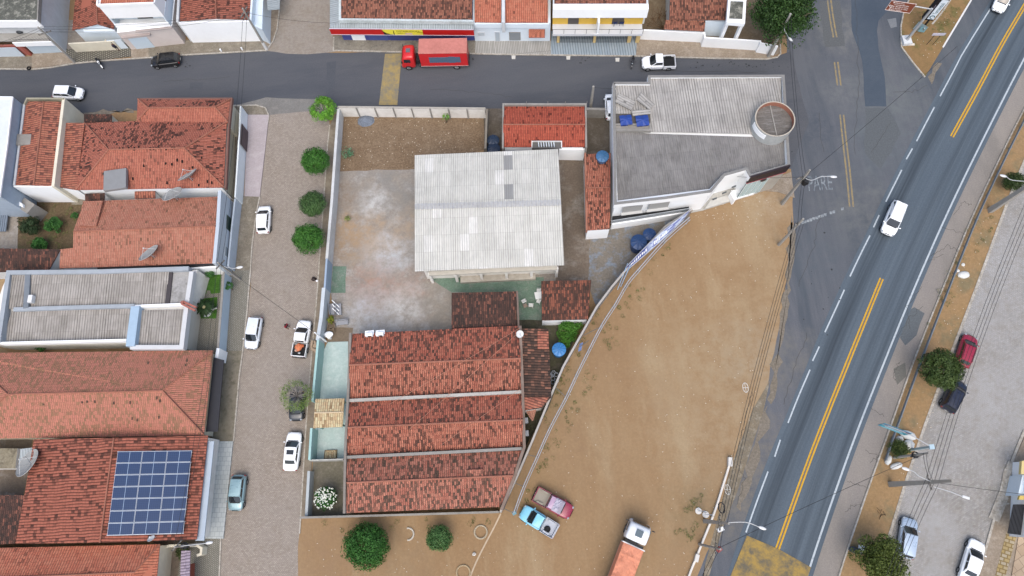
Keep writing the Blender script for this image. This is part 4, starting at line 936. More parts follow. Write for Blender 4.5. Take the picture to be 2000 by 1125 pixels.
for cx, cy, n_, sx_ in ((1390, 128, 14, 40), (880, 113, 10, 18), (1140, 117, 7, 10), (365, 128, 8, 6), (1460, 128, 16, 35), (1600, 560, 10, 40), (1545, 330, 8, 30)):
    for k in range(n_):
        q = P(cx+rn_.gauss(0, sx_), cy+rn_.gauss(0, 3 if cy < 300 else 60)); s_ = rn_.uniform(.05, .13)
        b.face([(q.x+s_*math.cos(a)*rn_.uniform(.6, 1.2), q.y+s_*math.sin(a)*rn_.uniform(.6, 1.2), .0188) for a in [j*1.047 for j in range(6)]])
tag(b.build('oil_spots', gmat('oil', '3d3e40', '47484a', None, 1, 3, 12)), kind='stuff')
for nm, px_, m_ in (('road_patch', [(1770, 608), (1786, 600), (1806, 612), (1790, 655), (1768, 675), (1758, 660)], '6b7174'), ('road_patch', [(1745, 720), (1768, 708), (1770, 735), (1752, 752)], '777670'), ('road_patch', [(1690, 212), (1735, 212), (1760, 260), (1720, 330), (1690, 300)], '666b6e'), ('road_patch', [(1600, 1), (1640, 1), (1650, 90), (1612, 92)], '686b6c')):
    Gs(nm, px_, .0095, gmat(nm+m_, m_, m_, None, .3, 1.5, 16, grit=.3))

# sand washed onto the asphalt
SPILL = gmat('sand_spill', '8b8377', '857c6e', None, .4, 2, 10, grit=.4)
for pts in ([(1546, 420), (1553, 470), (1545, 540), (1538, 620), (1520, 720), (1506, 790), (1498, 780), (1512, 700), (1528, 600), (1540, 500)], [(1500, 790), (1492, 850), (1470, 930), (1448, 1000), (1438, 990), (1462, 900), (1484, 820)], [(620, 200), (650, 196), (655, 212), (630, 214)], [(130, 224), (260, 214), (262, 221), (165, 226)], [(1812, 150), (1830, 122), (1840, 124), (1820, 165)]):
    sheet('sand_spill', rag(w3(pts), .25, .8), .0125, SPILL)
# ================================================================== buildings
def fl(A, B_): return P(*A), P(*B_)
def rect(x0, y0, x1, y1, h): return [(x0, y0, h), (x1, y0, h), (x1, y1, h), (x0, y1, h)]
# --- north row, from the left
t = thing('balcony_house', 'grey two-storey house with flat mouldy concrete roof and white balcony band, top left', 'house', P(20, 100))
block(t, 'upper_storey', [(-120, -90), (76, -90), (71, 34), (-120, 34)], 6.2, LGREY, 3.0); block(t, 'ground_storey', [(-120, -90), (84, -90), (88, 50), (-120, 50)], 2.9, LGREY)
x = block(t, 'roof', [(-130, -90), (77, -90), (73, 40), (-130, 41)], 6.45, LGREY, 6.2, C_roof)
b = MB(); b.strip(w3([(-130, 41), (73, 40)], 6.5), .15, 6.5, 5.2); b.build('fascia', WHITE, t); b = MB(); b.strip(w3([(73, 40), (78, -90)], 6.5), .15, 6.52, 5.9); b.build('roof_edge', GREYC, t)
block(t, 'balcony_floor', [(-120, 50), (84, 50), (96, 80), (-120, 80)], 3.0, GREYC, 2.8, paint('a8a6a0', .8, .4)); 
wallline(t, 'balcony_parapet', [(24, 83), (100, 81)], 3.1, WHITE, .15, 2.3); b = MB(); b.tube(w3([(24, 78), (98, 76)], 3.9), .03, 6)
for i in range(14): q = P(24+i*5.7, 81-i*.15, 3.05); b.tube([q, q+Vector((0, 0, .85))], .012, 4)
b.build('railing', DARKM, t)
A, B_ = fl((66, 105), (124, 102)); window(t, A, B_, .02, .98, .05, 2.2, WHITE, paint('c9dbe8', .5, .2), name='garage_door'); panel(t, 'gate_post', A, B_, -.12, -.02, 0, 2.4, paint('a45a4c', .8), .3)
b = MB(); b.strip([P(-60, 108), P(62, 107)], .12, 2.2, 0); b.build('front_wall', paint('b06a60', .8), t); A, B_ = fl((-40, 112), (50, 110)); panel(t, 'gate', A, B_, 0, 1, .05, 2.0, paint('d3e0ea', .5, .2), .08)
b = MB(); b.strip([P(129, 103), P(132, 60), P(135, 10), P(140, -60)], .16, 5.4, 0); b.build('side_wall', LGREY, t)
RAILC = paint('40454a', .5, .1)
b = MB(); m_ = P(42, 62, 3); b.tube([m_+Vector((.5*math.cos(a), .5*math.sin(a), .3)) for a in [k*.35 for k in range(19)]], .06, 6)
t = thing('hammock_chair', 'round black woven chair on the grey balcony at the top left', 'chair', m_)
b.v = [v for v in b.v]; b.build('rim', DARKM, t); b = MB(); b.ball(m_+Vector((0, 0, .35)), (.48, .48, .2), nu=14, nv=6); b.build('seat', RAILC, t)
house('tiled_cottage', 'low cottage with weathered sideways tiles between the grey and white two-storey houses', [[(186, -60, 4.0), (190, 47, 4.0), (222, 57, 3.2), (232, -60, 3.2)], [(186, -60, 4.0), (190, 47, 4.0), (141, 59, 2.7), (152, -60, 2.7)]], T_horiz, BLUEW, [[(186, -60, 4.02), (190, 47, 4.02)]])
t = COL.objects['tiled_cottage']; b = MB(); A, B_ = fl((168, 79), (236, 77)); 
b.prism(w3([(168, 79), (236, 77), (232, 70), (165, 72)]), 2.7); b.build('front_wall', BLUEW, t); panel(t, 'doorway', A, B_, .68, .95, .05, 2.2, DKWIN, .05, 1)
block(t, 'porch_slab', [(162, 57), (222, 55), (226, 62), (164, 63)], 2.85, BLUEW, 2.7)
fence('low_wall', 'low cream front wall of the tiled cottage, beside the stone paving', [(133, 85), (222, 80)], 1.9, CREAM, .16)
t = thing('gate', 'pale blue metal gate at the right end of the cream front wall', 'gate', P(240, 97)); A, B_ = fl((224, 97), (252, 95)); b = MB(); b.strip([A, B_], .06, 2.0, .08); b.build('panel', BLUEW, t); b = MB(); b.strip([A, A+(A-B_).normalized()*.15], .2, 2.1, 0); b.build('post', CREAM, t)
t = thing('white_house', 'two-storey white house with a bright orange tile roof and an upper balcony', 'house', P(290, 85))
b = MB(); q = w3([(192, 12), (302, 8), (312, -90), (200, -90)], 8.0); b.prism(q, 5.6); b.build('upper_wall', WHITE, t)
up = w3([(192, 12), (302, 8)], 8.0); n_ = (up[1]-up[0]).normalized(); bk = Vector((-n_.y, n_.x, 0))
b = MB(); b.prism([Vector((p.x, p.y, 5.6)) for p in (up[0]+bk*1.2, up[1]+bk*1.2, Vector(q[2]), Vector(q[3]))], 3.8)
b.prism([Vector((p.x, p.y, 5.6)) for p in (up[1]-n_*.2, up[1], up[1]+bk*1.4, up[1]+bk*1.4-n_*.2)], 3.8); b.prism([Vector((p.x, p.y, 5.6)) for p in (up[0], up[0]+n_*.2, up[0]+bk*1.4+n_*.2, up[0]+bk*1.4)], 3.8); b.build('balcony_wall', BLUEW, t)
a_ = up[0]+bk*1.2; c_ = up[1]+bk*1.2; panel(t, 'balcony_door', a_, c_, .38, .66, 3.9, 5.7, DKWIN, .05, 1); panel(t, 'balcony_window', a_, c_, .05, .2, 4.3, 5.6, DKWIN, .05, 1)
b = MB(); b.strip([up[0], up[1]], .14, 4.5, 3.6); b.build('balcony_parapet', WHITE, t)
roof(t, [[(196, 8, 8.1), (299, 5, 8.1), (306, -90, 8.5), (206, -90, 8.5)]], T_new); b = MB(); b.strip([q[1], q[0], q[3]], .18, 8.3, 7.9); b.build('roof_parapet', WHITE, t)
b = MB(); b.prism([Vector((p.x, p.y, 3.7)) for p in w3([(228, 64), (336, 52), (348, -60), (240, -60)], 3.7)], 0, 0, 1); g = b.build('ground_storey', [paint('ddd3cd', .8, .2), WHITE], t)
fr_ = w3([(228, 64), (336, 52)], 3.7); panel(t, 'garage_door', fr_[0], fr_[1], .1, .44, .05, 2.3, paint('cfe0ec', .5, .1), .05, 1); panel(t, 'garage_canopy', fr_[0], fr_[1], .03, .55, 2.9, 3.0, paint('b5a9a4', .7), .35, 1); panel(t, 'canopy', fr_[0], fr_[1], .35, 1.0, 3.72, 3.8, paint('b5a9a4', .7), .3, 1)
e_ = w3([(302, 8), (312, -90)], 8.0); window(t, e_[0], e_[1], .3, .42, 5.5, 6.8, FRAME, DKWIN)
t = house('white_walled_house', 'long house with weathered sideways tiles behind a tall blank white street wall', [[(420, -60, 4.5), (422, 36, 4.5), (489, 38, 4.1), (493, -60, 4.1)], [(420, -60, 4.5), (422, 36, 4.5), (351, 41, 4.1), (358, -60, 4.1)]], T_horiz, WHITE, [[(420, -60, 4.55), (422, 36, 4.55)]], inset=.1)
wallline(t, 'street_wall', [(349, 44), (489, 41)], 4.2, WHITE, .2); wallline(t, 'side_wall', [(489, 41), (496, -60)], 4.3, BLUEW, .25); wallline(t, 'side_wall', [(346, 42), (352, -60)], 4.3, LGREY, .3)
A, B_ = w3([(351, 44), (489, 41)], 4.2); panel(t, 'vent', A, B_, .18, .3, 1.4, 2.0, LGREY, .04, 1)
t = thing('corner_annex', 'pale blue annex with a ribbed white awning on the corner by the north street', 'house', P(520, 30)); block(t, 'wall', [(496, -80), (516, -80), (512, 58), (496, 50)], 3.2, BLUEW); roof(t, [[(514, -80, 3.3), (550, -80, 2.6), (546, 18, 2.6), (523, 20, 3.3)]], F_metal, .05, name='awning'); A, B_ = fl((521, 70), (526, 30)); panel(t, 'door', A, B_, .3, .6, .1, 2.1, DKWIN, .05, 1)
for i, p in enumerate(((433, 101), (474, 98))):
    q = P(*p); b = MB(); b.tube([q, q+Vector((0, 0, .55))], [.12, .1], 8); b.tube([q+Vector((0, 0, .55)), q+Vector((0, 0, .6))], [.12, .06], 8); tag(b.build('bollard', WHITE), ['short white kerb post, the left one of two by the long white wall', 'short white kerb post, the right one of two by the long white wall'][i], 'bollard', 'white kerb posts')
# store
t = thing('corner_store', 'red fronted corner store with a yellow sign panel, ribbed awning and tiled roof', 'shop', P(780, 78))
roof(t, [[(668, -120, 6.6), (922, -120, 6.6), (922, 38, 4.6), (666, 36, 4.6)]], T_north); walls_under(t, [[(666, -100, 6.2), (922, -100, 6.2), (922, 30, 4.5), (668, 30, 4.5)]], WHITED)
b = MB(); b.strip(w3([(664, -120), (664, 38), (925, 41)], 4.7), .3, 4.75, 4.2); b.build('roof_flashing', paint('c9d3d4', .8, .9, k=.9, sc_=4), t)
roof(t, [[(664, 41, 4.1), (925, 44, 4.1), (925, 57, 3.8), (644, 55, 3.8)], [(664, 41, 4.1), (644, 55, 3.8), (645, -120, 3.8), (664, -120, 4.1)]], F_metal, .05, name='awning')
b = MB(); b.prism([Vector((p.x, p.y, 3.0)) for p in w3([(672, 79), (928, 80), (926, 10), (676, 8)], 0)], 0); b.build('wall', paint('4b5596', .7, .3), t); A, B_ = fl((672, 79), (928, 80)); panel(t, 'shutter', A, B_, .07, .17, .05, 2.6, WHITE, .04, 1); panel(t, 'shutter', A, B_, .2, .34, .05, 2.6, paint('51609c', .6), .04, 1); panel(t, 'shutter', A, B_, .36, .6, .05, 2.6, paint('47508a', .6), .04, 1)
fa = w3([(643, 56), (925, 58)], 3.85); fx = (fa[1]-fa[0]).normalized(); RED = paint('c2211f', .45, .15); YELS = paint('ece04a', .45, .05); BLK = paint('15140f', .5, 0)
b = MB(); b.strip([fa[0]-Vector((0, .0, 0)), fa[1]], .08, 3.85, 2.75); b.build('fascia', RED, t); b = MB(); b.strip([fa[0], fa[1]], .16, 2.75, 2.67); b.strip([fa[0], fa[1]], .12, 3.9, 3.85); b.build('fascia_trim', paint('ccc5d0', .6), t)
def fp(u, z, o=.06): p = fa[0].lerp(fa[1], u); return Vector((p.x+fx.y*o, p.y-fx.x*o, z))
def upright(parent, name, uz, o, m, th=.01):
    b = MB(); b.face([fp(u, z, o) for u, z in uz]); return b.build(name, m, parent)
s_ = upright(t, 'sign_panel', [(.365, 3.84), (.372, 3.45), (.39, 3.1), (.42, 2.85), (.45, 2.76), (.645, 2.76), (.645, 3.84)], .055, YELS); x = upright(t, 'sign_swoosh', [(.365, 3.84), (.372, 3.45), (.39, 3.1), (.42, 2.85), (.45, 2.76), (.374, 2.76)], .056, BLK)
MW = Matrix(((fx.x, 0, fx.y, 0), (fx.y, 0, -fx.x, 0), (0, 1, 0, 0), (0, 0, 0, 1)))
def ftext(s, u, z, size, m, o=.07, sx=1.0):
    p = fp(u, z, o); return text(s, size, m, t, Matrix.Translation(p) @ MW @ Matrix.Diagonal((sx, 1, 1, 1)), 'sign_lettering')
ftext('DISTRIBUIDORA', .462, 3.48, .42, paint('6b6a1c', .5, 0), sx=1.0); ftext('BEBIDAS', .468, 3.12, .26, paint('8f9030', .5, 0), sx=1.2)
upright(t, 'bottle_emblem', [(.440, 2.78), (.446, 2.78), (.446, 3.3), (.4435, 3.7), (.442, 3.7), (.440, 3.3)], .062, BLK); upright(t, 'brand_badge', [(.52, 2.85), (.57, 2.85), (.57, 3.15), (.52, 3.15)], .062, paint('d8b8b0', .5, 0)); upright(t, 'sign_stripe', [(.605, 3.22), (.645, 3.22), (.645, 3.32), (.605, 3.32)], .062, paint('8f8515', .5, 0))
# blue-white house
t = thing('pale_house', 'single-storey pale blue-white house with two tile roofs next to the red store', 'house', P(1000, 80))
roof(t, [[(926, -100, 5.3), (979, -100, 5.3), (979, 44, 3.9), (927, 43, 3.9)], [(988, -100, 5.3), (1070, -100, 5.3), (1070, 44, 3.9), (987, 44, 3.9)]], T_new); b = MB(); b.prism([Vector((p.x, p.y, 3.8)) for p in w3([(928, 81), (1074, 81), (1074, 20), (928, 20)], 0)], 0); b.build('wall', BLUEW, t)
wallline(t, 'parapet', [(926, 46), (1073, 46)], 4.0, BLUEW, .18, 3.2); wallline(t, 'party_wall', [(983, -100), (983, 44)], 5.0, LGREY, .4, 3.0); A, B_ = fl((928, 81), (1074, 81))
window(t, A, B_, .27, .34, .1, 2.1, FRAME, paint('b9c6ce', .5), name='door'); window(t, A, B_, .46, .61, .3, 2.0, GREYC, paint('8f969a', .5)); window(t, A, B_, .05, .14, 1.3, 2.0, FRAME, paint('c6d3da', .5)); b = MB(); q = [P(1033, 74), P(1064, 74), P(1064, 81), P(1033, 81)]; q = [Vector((p.x, p.y, z)) for p, z in zip([P(1034, 80), P(1063, 80)], (2.4, 2.4))]
uu = (B_-A); c0 = A+uu*.72; c1 = A+uu*.93; dn = Vector((uu.y, -uu.x, 0)).normalized(); b.prism([Vector((c0.x, c0.y, 2.6)), Vector((c1.x, c1.y, 2.6)), Vector((c1.x, c1.y, 2.1))+dn*.9, Vector((c0.x, c0.y, 2.1))+dn*.9], [2.5, 2.5, 2.0, 2.0], 0, None, planeuv([Vector((c0.x, c0.y, 2.6)), Vector((c1.x, c1.y, 2.6)), Vector((c1.x, c1.y, 2.1))+dn*.9])+[(0, 0)]); b.build('window_awning', T_new, t)
# yellow house
t = thing('yellow_house', 'two-storey yellow house with white parapet, glazed balcony and grey patterned forecourt', 'house', P(1160, 84))
YW = paint('e2b94e', .8, .15); YC = paint('dcc084', .8, .15); fr0, fr1 = P(1078, 84), P(1248, 84); ux = (fr1-fr0).normalized(); bk = Vector((-ux.y, ux.x, 0)); Lf = (fr1-fr0).length
def fb(u, d, z): p = fr0+ux*(u*Lf)+bk*d; return Vector((p.x, p.y, z))
b = MB(); b.prism([fb(0, .7, 6.4), fb(1, .7, 6.4), fb(1, 9, 6.4), fb(0, 9, 6.4)], 3.0); b.build('upper_wall', YW, t); b = MB(); b.prism([fb(0, 2.2, 3), fb(1, 2.2, 3), fb(1, 9, 3), fb(0, 9, 3)], 0); b.build('ground_wall', paint('c9ab6a', .8), t)
b = MB(); b.prism([fb(-.005, -.05, 6.85), fb(1.02, -.05, 6.85), fb(1.02, .75, 6.85), fb(-.005, .75, 6.85)], 5.2); b.build('parapet', WHITE, t); b = MB(); b.prism([fb(-.005, .74, 6.75), fb(.01, .74, 6.75), fb(.01, 12, 6.75), fb(-.005, 12, 6.75)], 6.2); b.prism([fb(1.0, .74, 6.75), fb(1.02, .74, 6.75), fb(1.02, 12, 6.75), fb(1.0, 12, 6.75)], 3); b.build('side_parapet', LGREY, t)
rq = [fb(.012, .76, 6.55), fb(.998, .76, 6.55), fb(.998, 12, 8.2), fb(.012, 12, 8.2)]; b = MB(); b.prism(rq, [p.z-.1 for p in rq], 0, None, planeuv(rq)); b.build('roof', T_north, t)
b = MB(); b.prism([fb(0, -.85, 3.0), fb(1, -.85, 3.0), fb(1, .72, 3.0), fb(0, .72, 3.0)], 2.8); b.prism([fb(0, -.9, 3.08), fb(1, -.9, 3.08), fb(1, -.75, 3.08), fb(0, -.75, 3.08)], 2.7); b.build('balcony_slab', paint('d6d9dc', .6, .15), t)
b = MB(); b.tube([fb(0, -.82, 3.95), fb(1, -.82, 3.95)], .03, 6)
for i in range(9): b.tube([fb(i/8, -.82, 3.0), fb(i/8, -.82, 3.95)], .025, 5)
b.build('railing', DARKM, t); b = MB(); b.prism([fb(.49, -.85, 5.3), fb(.51, -.85, 5.3), fb(.51, .7, 5.3), fb(.49, .7, 5.3)], 3.0); b.build('divider', WHITE, t)
for u0, u1 in ((0, .085), (.47, .50), (.86, .90), (.955, 1.0)): b = MB(); b.prism([fb(u0 if u0 != 0 else .055, -.05, 2.8), fb(u1, -.05, 2.8), fb(u1, .25, 2.8), fb(u0 if u0 != 0 else .055, .25, 2.8)], 0); b.build('column', YC, t)
U0, U1 = fb(0, .7, 0), fb(1, .7, 0); L1, LX = fb(0, 2.2, 0), fb(1, 2.2, 0)
for u0, u1, z0, z1 in ((.17, .29, 3.05, 5.1), (.66, .79, 3.05, 5.1)): panel(t, 'balcony_door', U0, U1, u0, u1, z0, z1, paint('57524e', .6), .04, 1)
for u in (.365, .435, .515, .585): panel(t, 'window', U0, U1, u, u+.033, 4.2, 5.0, paint('5d4026', .5), .05, 1)
for u in (.115, .825): panel(t, 'vent_block', U0, U1, u, u+.035, 4.2, 5.1, paint('8a9298', .6), .05, 1)
for a0, a1 in ((.088, .465), (.505, .855)):
    b = MB(); b.tube([fb(a0, .05, 1.0), fb(a1, .05, 1.0)], .025, 5); b.tube([fb(a0, .05, .12), fb(a1, .05, .12)], .03, 5); n = 26
    for i in range(n+1): u = a0+(a1-a0)*i/n; b.tube([fb(u, .05, .1), fb(u, .05, 1.0+.5*math.sin(math.pi*i/n))], .012, 4)
    b.build('gate', RAILC, t)
BCH = chair('dark blue balcony chair on the yellow house, the left one', (1200, 48), 3.02, -1.2, '2c3a63', 'blue balcony chairs'); chair('dark blue balcony chair on the yellow house, the right one', (1214, 48), 3.02, -1.9, '', 'blue balcony chairs', BCH)
# house right of the yellow one
t = house('brown_roof_house', 'house with faded brown tile roof behind the long white garden wall', [[(1312, -100, 4.9), (1430, -100, 4.9), (1422, 39, 3.4), (1307, 38, 3.4)], [(1300, 39, 3.2), (1378, 40, 3.2), (1376, 61, 2.5), (1297, 57, 2.5)]], T_north, LGREY, None, inset=.2)
block(t, 'white_annex', [(1378, 41), (1424, 43), (1422, 40), (1380, 38)], 3.0, BLUEW); A, B_ = fl((1380, 64), (1424, 64)); block(t, 'annex_wall', [(1378, 42), (1421, 42), (1423, 20), (1378, 20)], 3.0, BLUEW)
block(t, 'water_tower', [(1423, -8), (1458, -6), (1455, 46), (1419, 43)], 5.2, WHITE, 4.6, WHITE); block(t, 'tower_roof', [(1427, 2), (1452, 3), (1450, 37), (1424, 36)], 5.24, C_roof, 5.1)
b = MB(); q = w3([(1423, -8), (1458, -6), (1455, 46), (1419, 43)], 4.6)
for p, s_ in zip(q, ((1, -1), (-1, -1), (-1, 1), (1, 1))): b = MB(); b.box((p.x+s_[0]*.25, p.y+s_[1]*.25, 2.3), (.4, .4, 4.6)); b.build('tower_leg', WHITE, t)
fence('garden_wall', 'long white garden wall along the pavement right of the yellow house', [(1250, 58), (1376, 64), (1377, 73), (1485, 80), (1486, 84), (1520, 90)], 2.0, WHITE, .2)
block(None, 'x', [(0, 0), (1, 0), (1, 1)], 1, WHITE) if False else None
t = thing('debris_pile', 'heap of broken branches and brown litter in the yard beside the yellow house', 'debris', P(1285, 45)); b = MB(); rn = random.Random(5)
for i in range(40): q = P(1270+rn.random()*30, 30+rn.random()*25, .1+rn.random()*.5); a = rn.random()*6; b.tube([q, q+Vector((math.cos(a)*1.1, math.sin(a)*1.1, rn.random()*.5))], .03, 4)
b.build('twigs', paint('6b5238', .9), t)

# --- left block
t = thing('tall_pale_house', 'tall house with pale flat roof at the left edge, blue-grey side wall facing the tiles', 'house', P(30, 300)); b = MB(); b.prism(w3([(-90, 188), (25, 189), (15, 280), (0, 384), (-90, 384)], 6.2), 0, 0, 1); b.build('wall', [paint('a9b8c8', .8, .3), paint('dfe6ec', .7, .3)], t); b = MB(); b.strip(w3([(-90, 189), (24, 190), (14, 280), (-1, 384)], 6.35), .16, 6.4, 6.2); b.build('parapet', WHITE, t)
A, B_ = w3([(0, 384), (25, 189)], 6.2); 
for u, z in ((.15, 2.2), (.5, 4.5), (.8, 2.5)): window(t, A, B_, u, u+.05, z, z+1.0, FRAME, DKWIN)
t = thing('white_annex', 'low white walled annex with grey yard at the left edge below the tall pale house', 'house', P(10, 400)); block(t, 'wall', [(-80, 392), (34, 400), (44, 404), (44, 398), (20, 382), (-80, 374)], 3.0, WHITE)
t = thing('metal_rack', 'grey-blue stacked metal bars in the yard at the left edge', 'rack', P(8, 430)); b = MB()
for i in range(5): b.tube([P(-6+i*4, 452, .5), P(-1+i*4, 412, .5)], .12, 6)
b.build('bars', paint('8894a2', .4, .3), t); b = MB()
for y in (420, 445): b.tube([P(-8, y, .3), P(14, y, .3)], .06, 5)
b.build('support', DARKM, t)
t = house('narrow_tiled_house', 'narrow two-pitched house with stained orange tiles running sideways beside a cream side wall', [[(85, 198, 5.2), (66, 362, 5.2), (27, 361, 4.5), (47, 204, 4.5), (52, 198, 4.5)], [(85, 198, 5.2), (66, 362, 5.2), (103, 363, 4.5), (122, 199, 4.5)]], T_horizp, WHITE, [[(85, 198, 5.22), (66, 361, 5.22)]], inset=.12)
wallline(t, 'party_wall', [(124, 192), (103, 364)], 4.75, CREAM, .35); wallline(t, 'front_parapet', [(47, 203), (52, 192), (124, 192)], 4.9, paint('a8a48f', .85, .5), .2); wallline(t, 'side_parapet', [(47, 203), (27, 362)], 4.7, LGREY, .25)
A, B_ = w3([(27, 364), (103, 364)], 4.5); b = MB(); b.strip([A, B_], .2, 4.55, 0); b.build('rear_wall', WHITE, t); window(t, A, B_, .35, .68, 3.4, 4.1, WOOD, WOOD); block(t, 'lean_to', [(33, 262), (68, 262), (66, 282), (31, 283)], 4.9, GREYC, 4.5)
wallline(t, 'yard_wall', [(40, 395), (60, 408)], 2.6, GREYC, 1.4)
t = house('hip_roof_house', 'big corner house with red-orange hipped tile roof full of black mould patches', [
 [(165, 240, 3.7), (270, 236, 3.7), (443, 236, 3.7), (360, 289, 5.4), (212, 292, 5.4)], [(443, 236, 3.7), (437, 366, 3.7), (360, 289, 5.4)], [(148, 371, 3.7), (212, 292, 5.4), (165, 240, 3.7)]], T_hip, CREAM, [[(165, 240, 3.8), (212, 292, 5.45), (360, 289, 5.45), (443, 237, 3.8)], [(148, 370, 3.8), (212, 292, 5.45)], [(437, 365, 3.8), (360, 289, 5.45)]], inset=.45, flat=True)
roof(t, [[(437, 366, 3.7), (148, 371, 3.7), (212, 292, 5.4), (360, 289, 5.4)]], T_hipb, name='south_roof'); walls_under(t, [[(437, 366, 3.7), (148, 371, 3.7), (212, 292, 5.4), (360, 289, 5.4)]], WHITE, .35, flat=True)
r_ = roof(t, [[(269, 193, 3.7), (450, 193, 3.7), (420, 209, 4.6), (290, 211, 4.6)], ], T_hip, name='north_wing_roof'); roof(t, [[(290, 211, 4.6), (420, 209, 4.6), (445, 240, 3.75), (267, 238, 3.75)], [(450, 193, 3.7), (445, 240, 3.7), (420, 209, 4.6)], [(269, 193, 3.7), (290, 211, 4.6), (267, 238, 3.7)]], T_hipb, name='north_wing_roof')
walls_under(t, [[(269, 193, 3.7), (450, 193, 3.7), (445, 240, 3.7), (267, 238, 3.7)]], CREAM, .2); ridges(t, [[(269, 193, 3.8), (290, 211, 4.66), (420, 209, 4.66), (450, 193, 3.8)], [(267, 237, 3.8), (290, 211, 4.66)], [(420, 209, 4.66), (445, 238, 3.8)]], RIDGE)
wallline(t, 'fascia_board', [(268, 193), (452, 192), (446, 250), (440, 368)], 3.75, BROWNF, .22, 3.3); roof(t, [[(124, 240, 4.0), (165, 240, 4.0), (149, 371, 3.7), (106, 364, 3.7)]], T_horizp, dd=(1, 0, 0), name='side_roof'); walls_under(t, [[(124, 240, 4.0), (165, 240, 4.0), (149, 371, 3.7), (106, 364, 3.7)]], WHITE, .1)
roof(t, [[(164, 223, 2.8), (218, 223, 2.8), (218, 237, 3.1), (164, 239, 3.1)]], T_old, name='porch_roof'); walls_under(t, [[(164, 223, 2.8), (218, 223, 2.8), (218, 237, 3.1), (164, 239, 3.1)]], CREAM, .1)
b = MB()
for p in ((455, 240), (452, 300), (449, 350)): q = P(*p); b = MB(); b.tube([q, q+Vector((0, 0, 3.3))], .1, 8); b.build('verandah_post', CREAM, t)
b = MB(); rn = random.Random(3); b = MB()
for (x0, y0, x1, y1, n) in ((230, 284, 360, 289, 12), (190, 300, 420, 360, 14)):
    for i in range(n):
        x, y = rn.uniform(x0, x1), rn.uniform(y0, y1); h = 5.4-abs(y-290)/77*1.7+.06
        b.prism(w3([(x, y), (x+3, y), (x+3, y+rn.uniform(3, 7)), (x, y+5)], h), h-.03)
b.build('slipped_tile_gap', paint('1d1513', 1, 0), t)
fence('street_wall', 'white street wall with a brown gate in front of the big hipped roof house', [(470, 207), (466, 280), (459, 385)], 2.3, paint('e0e8ea', .8, .2, k=.92), .18); t = thing('gate', 'dark brown sliding gate in the white street wall of the hipped roof house', 'gate', P(480, 270)); A, B_ = w3([(470, 241), (467.6, 281)], 2.35); b = MB(); b.strip([A+Vector((.12, 0, 0)), B_+Vector((.12, 0, 0))], .05, 2.3, .1); b.build('panel', paint('5d4f50', .6), t); b = MB(); b.tube([A+Vector((.18, 0, -.2)), B_+Vector((.18, 0, -.2))], .03, 6); b.build('rail', DARKM, t)
sqbox('roof_hatch', 'grey square concrete cover on the southern slope of the big hipped roof', 'roof cover', (224, 350), 4.9, (2.7, 2.6, .5), .05, '8e9091')
t = house('ridge_roof_house', 'long house with clean pink-orange two-pitched tile roof and pale blue front parapet', [
 [(165, 393, 3.4), (425, 384, 3.4), (421, 441, 4.5), (143, 452, 4.5)], [(143, 452, 4.5), (421, 441, 4.5), (416, 514, 3.4), (190, 522, 3.4), (116, 524, 3.3), (118, 487, 3.95), (143, 484, 4.0)]], T_pink, BLUEW, [[(143, 452, 4.56), (421, 441, 4.56)]], inset=.2)
roof(t, [[(162, 393, 4.0), (200, 392, 4.0), (188, 441, 4.55), (152, 441, 4.55)]], T_pink, .3, name='raised_roof'); wallline(t, 'front_parapet', [(429, 372), (425, 440), (418, 514)], 4.7, paint('c3ced8', .8, .2), .4)
A, B_ = w3([(418, 514), (429, 372)], 4.7); window(t, A+Vector((.2, 0, 0)), B_+Vector((.2, 0, 0)), .52, .75, 1.0, 2.9, paint('8fa3a0', .6), paint('33483f', .4)); window(t, A+Vector((.2, 0, 0)), B_+Vector((.2, 0, 0)), .18, .32, 1.4, 2.6, FRAME, paint('8c979c', .4))
fence('street_wall', 'pale blue street wall in front of the pink ridge roof house', [(459, 388), (453, 440), (445, 520)], 2.0, paint('c5d1dc', .8, .3), .2)
house('old_shed', 'old shed with blackened tiles at the left edge, above the grey sheet roofs', [[(-60, 484, 3.2), (118, 487, 3.2), (96, 527, 2.6), (-60, 534, 2.6)]], T_old, LGREY, inset=.1)
fence('dark_gap_strip', 'shaded gap painted black between the pink ridge roof and the grey sheet roof house', [(190, 523), (425, 512)], 3.1, BLACKM, .5, 'gutter')  # solid black strip stands in for the shade between the two roofs
t = house('alley_roof', 'small mouldy tile roof in the gap between the hipped roof and the pink ridge roof, the left one', [[(166, 378, 3.0), (204, 377, 3.0), (204, 391, 2.7), (166, 393, 2.7)]], T_old, WHITED, inset=.1, cat='roof')
house('alley_roof', 'small orange tile roof in the gap between the hipped roof and the pink ridge roof, the right one', [[(263, 374, 3.0), (303, 373, 3.0), (303, 387, 2.7), (263, 388, 2.7)]], T_horizp, WHITED, inset=.1, cat='roof')
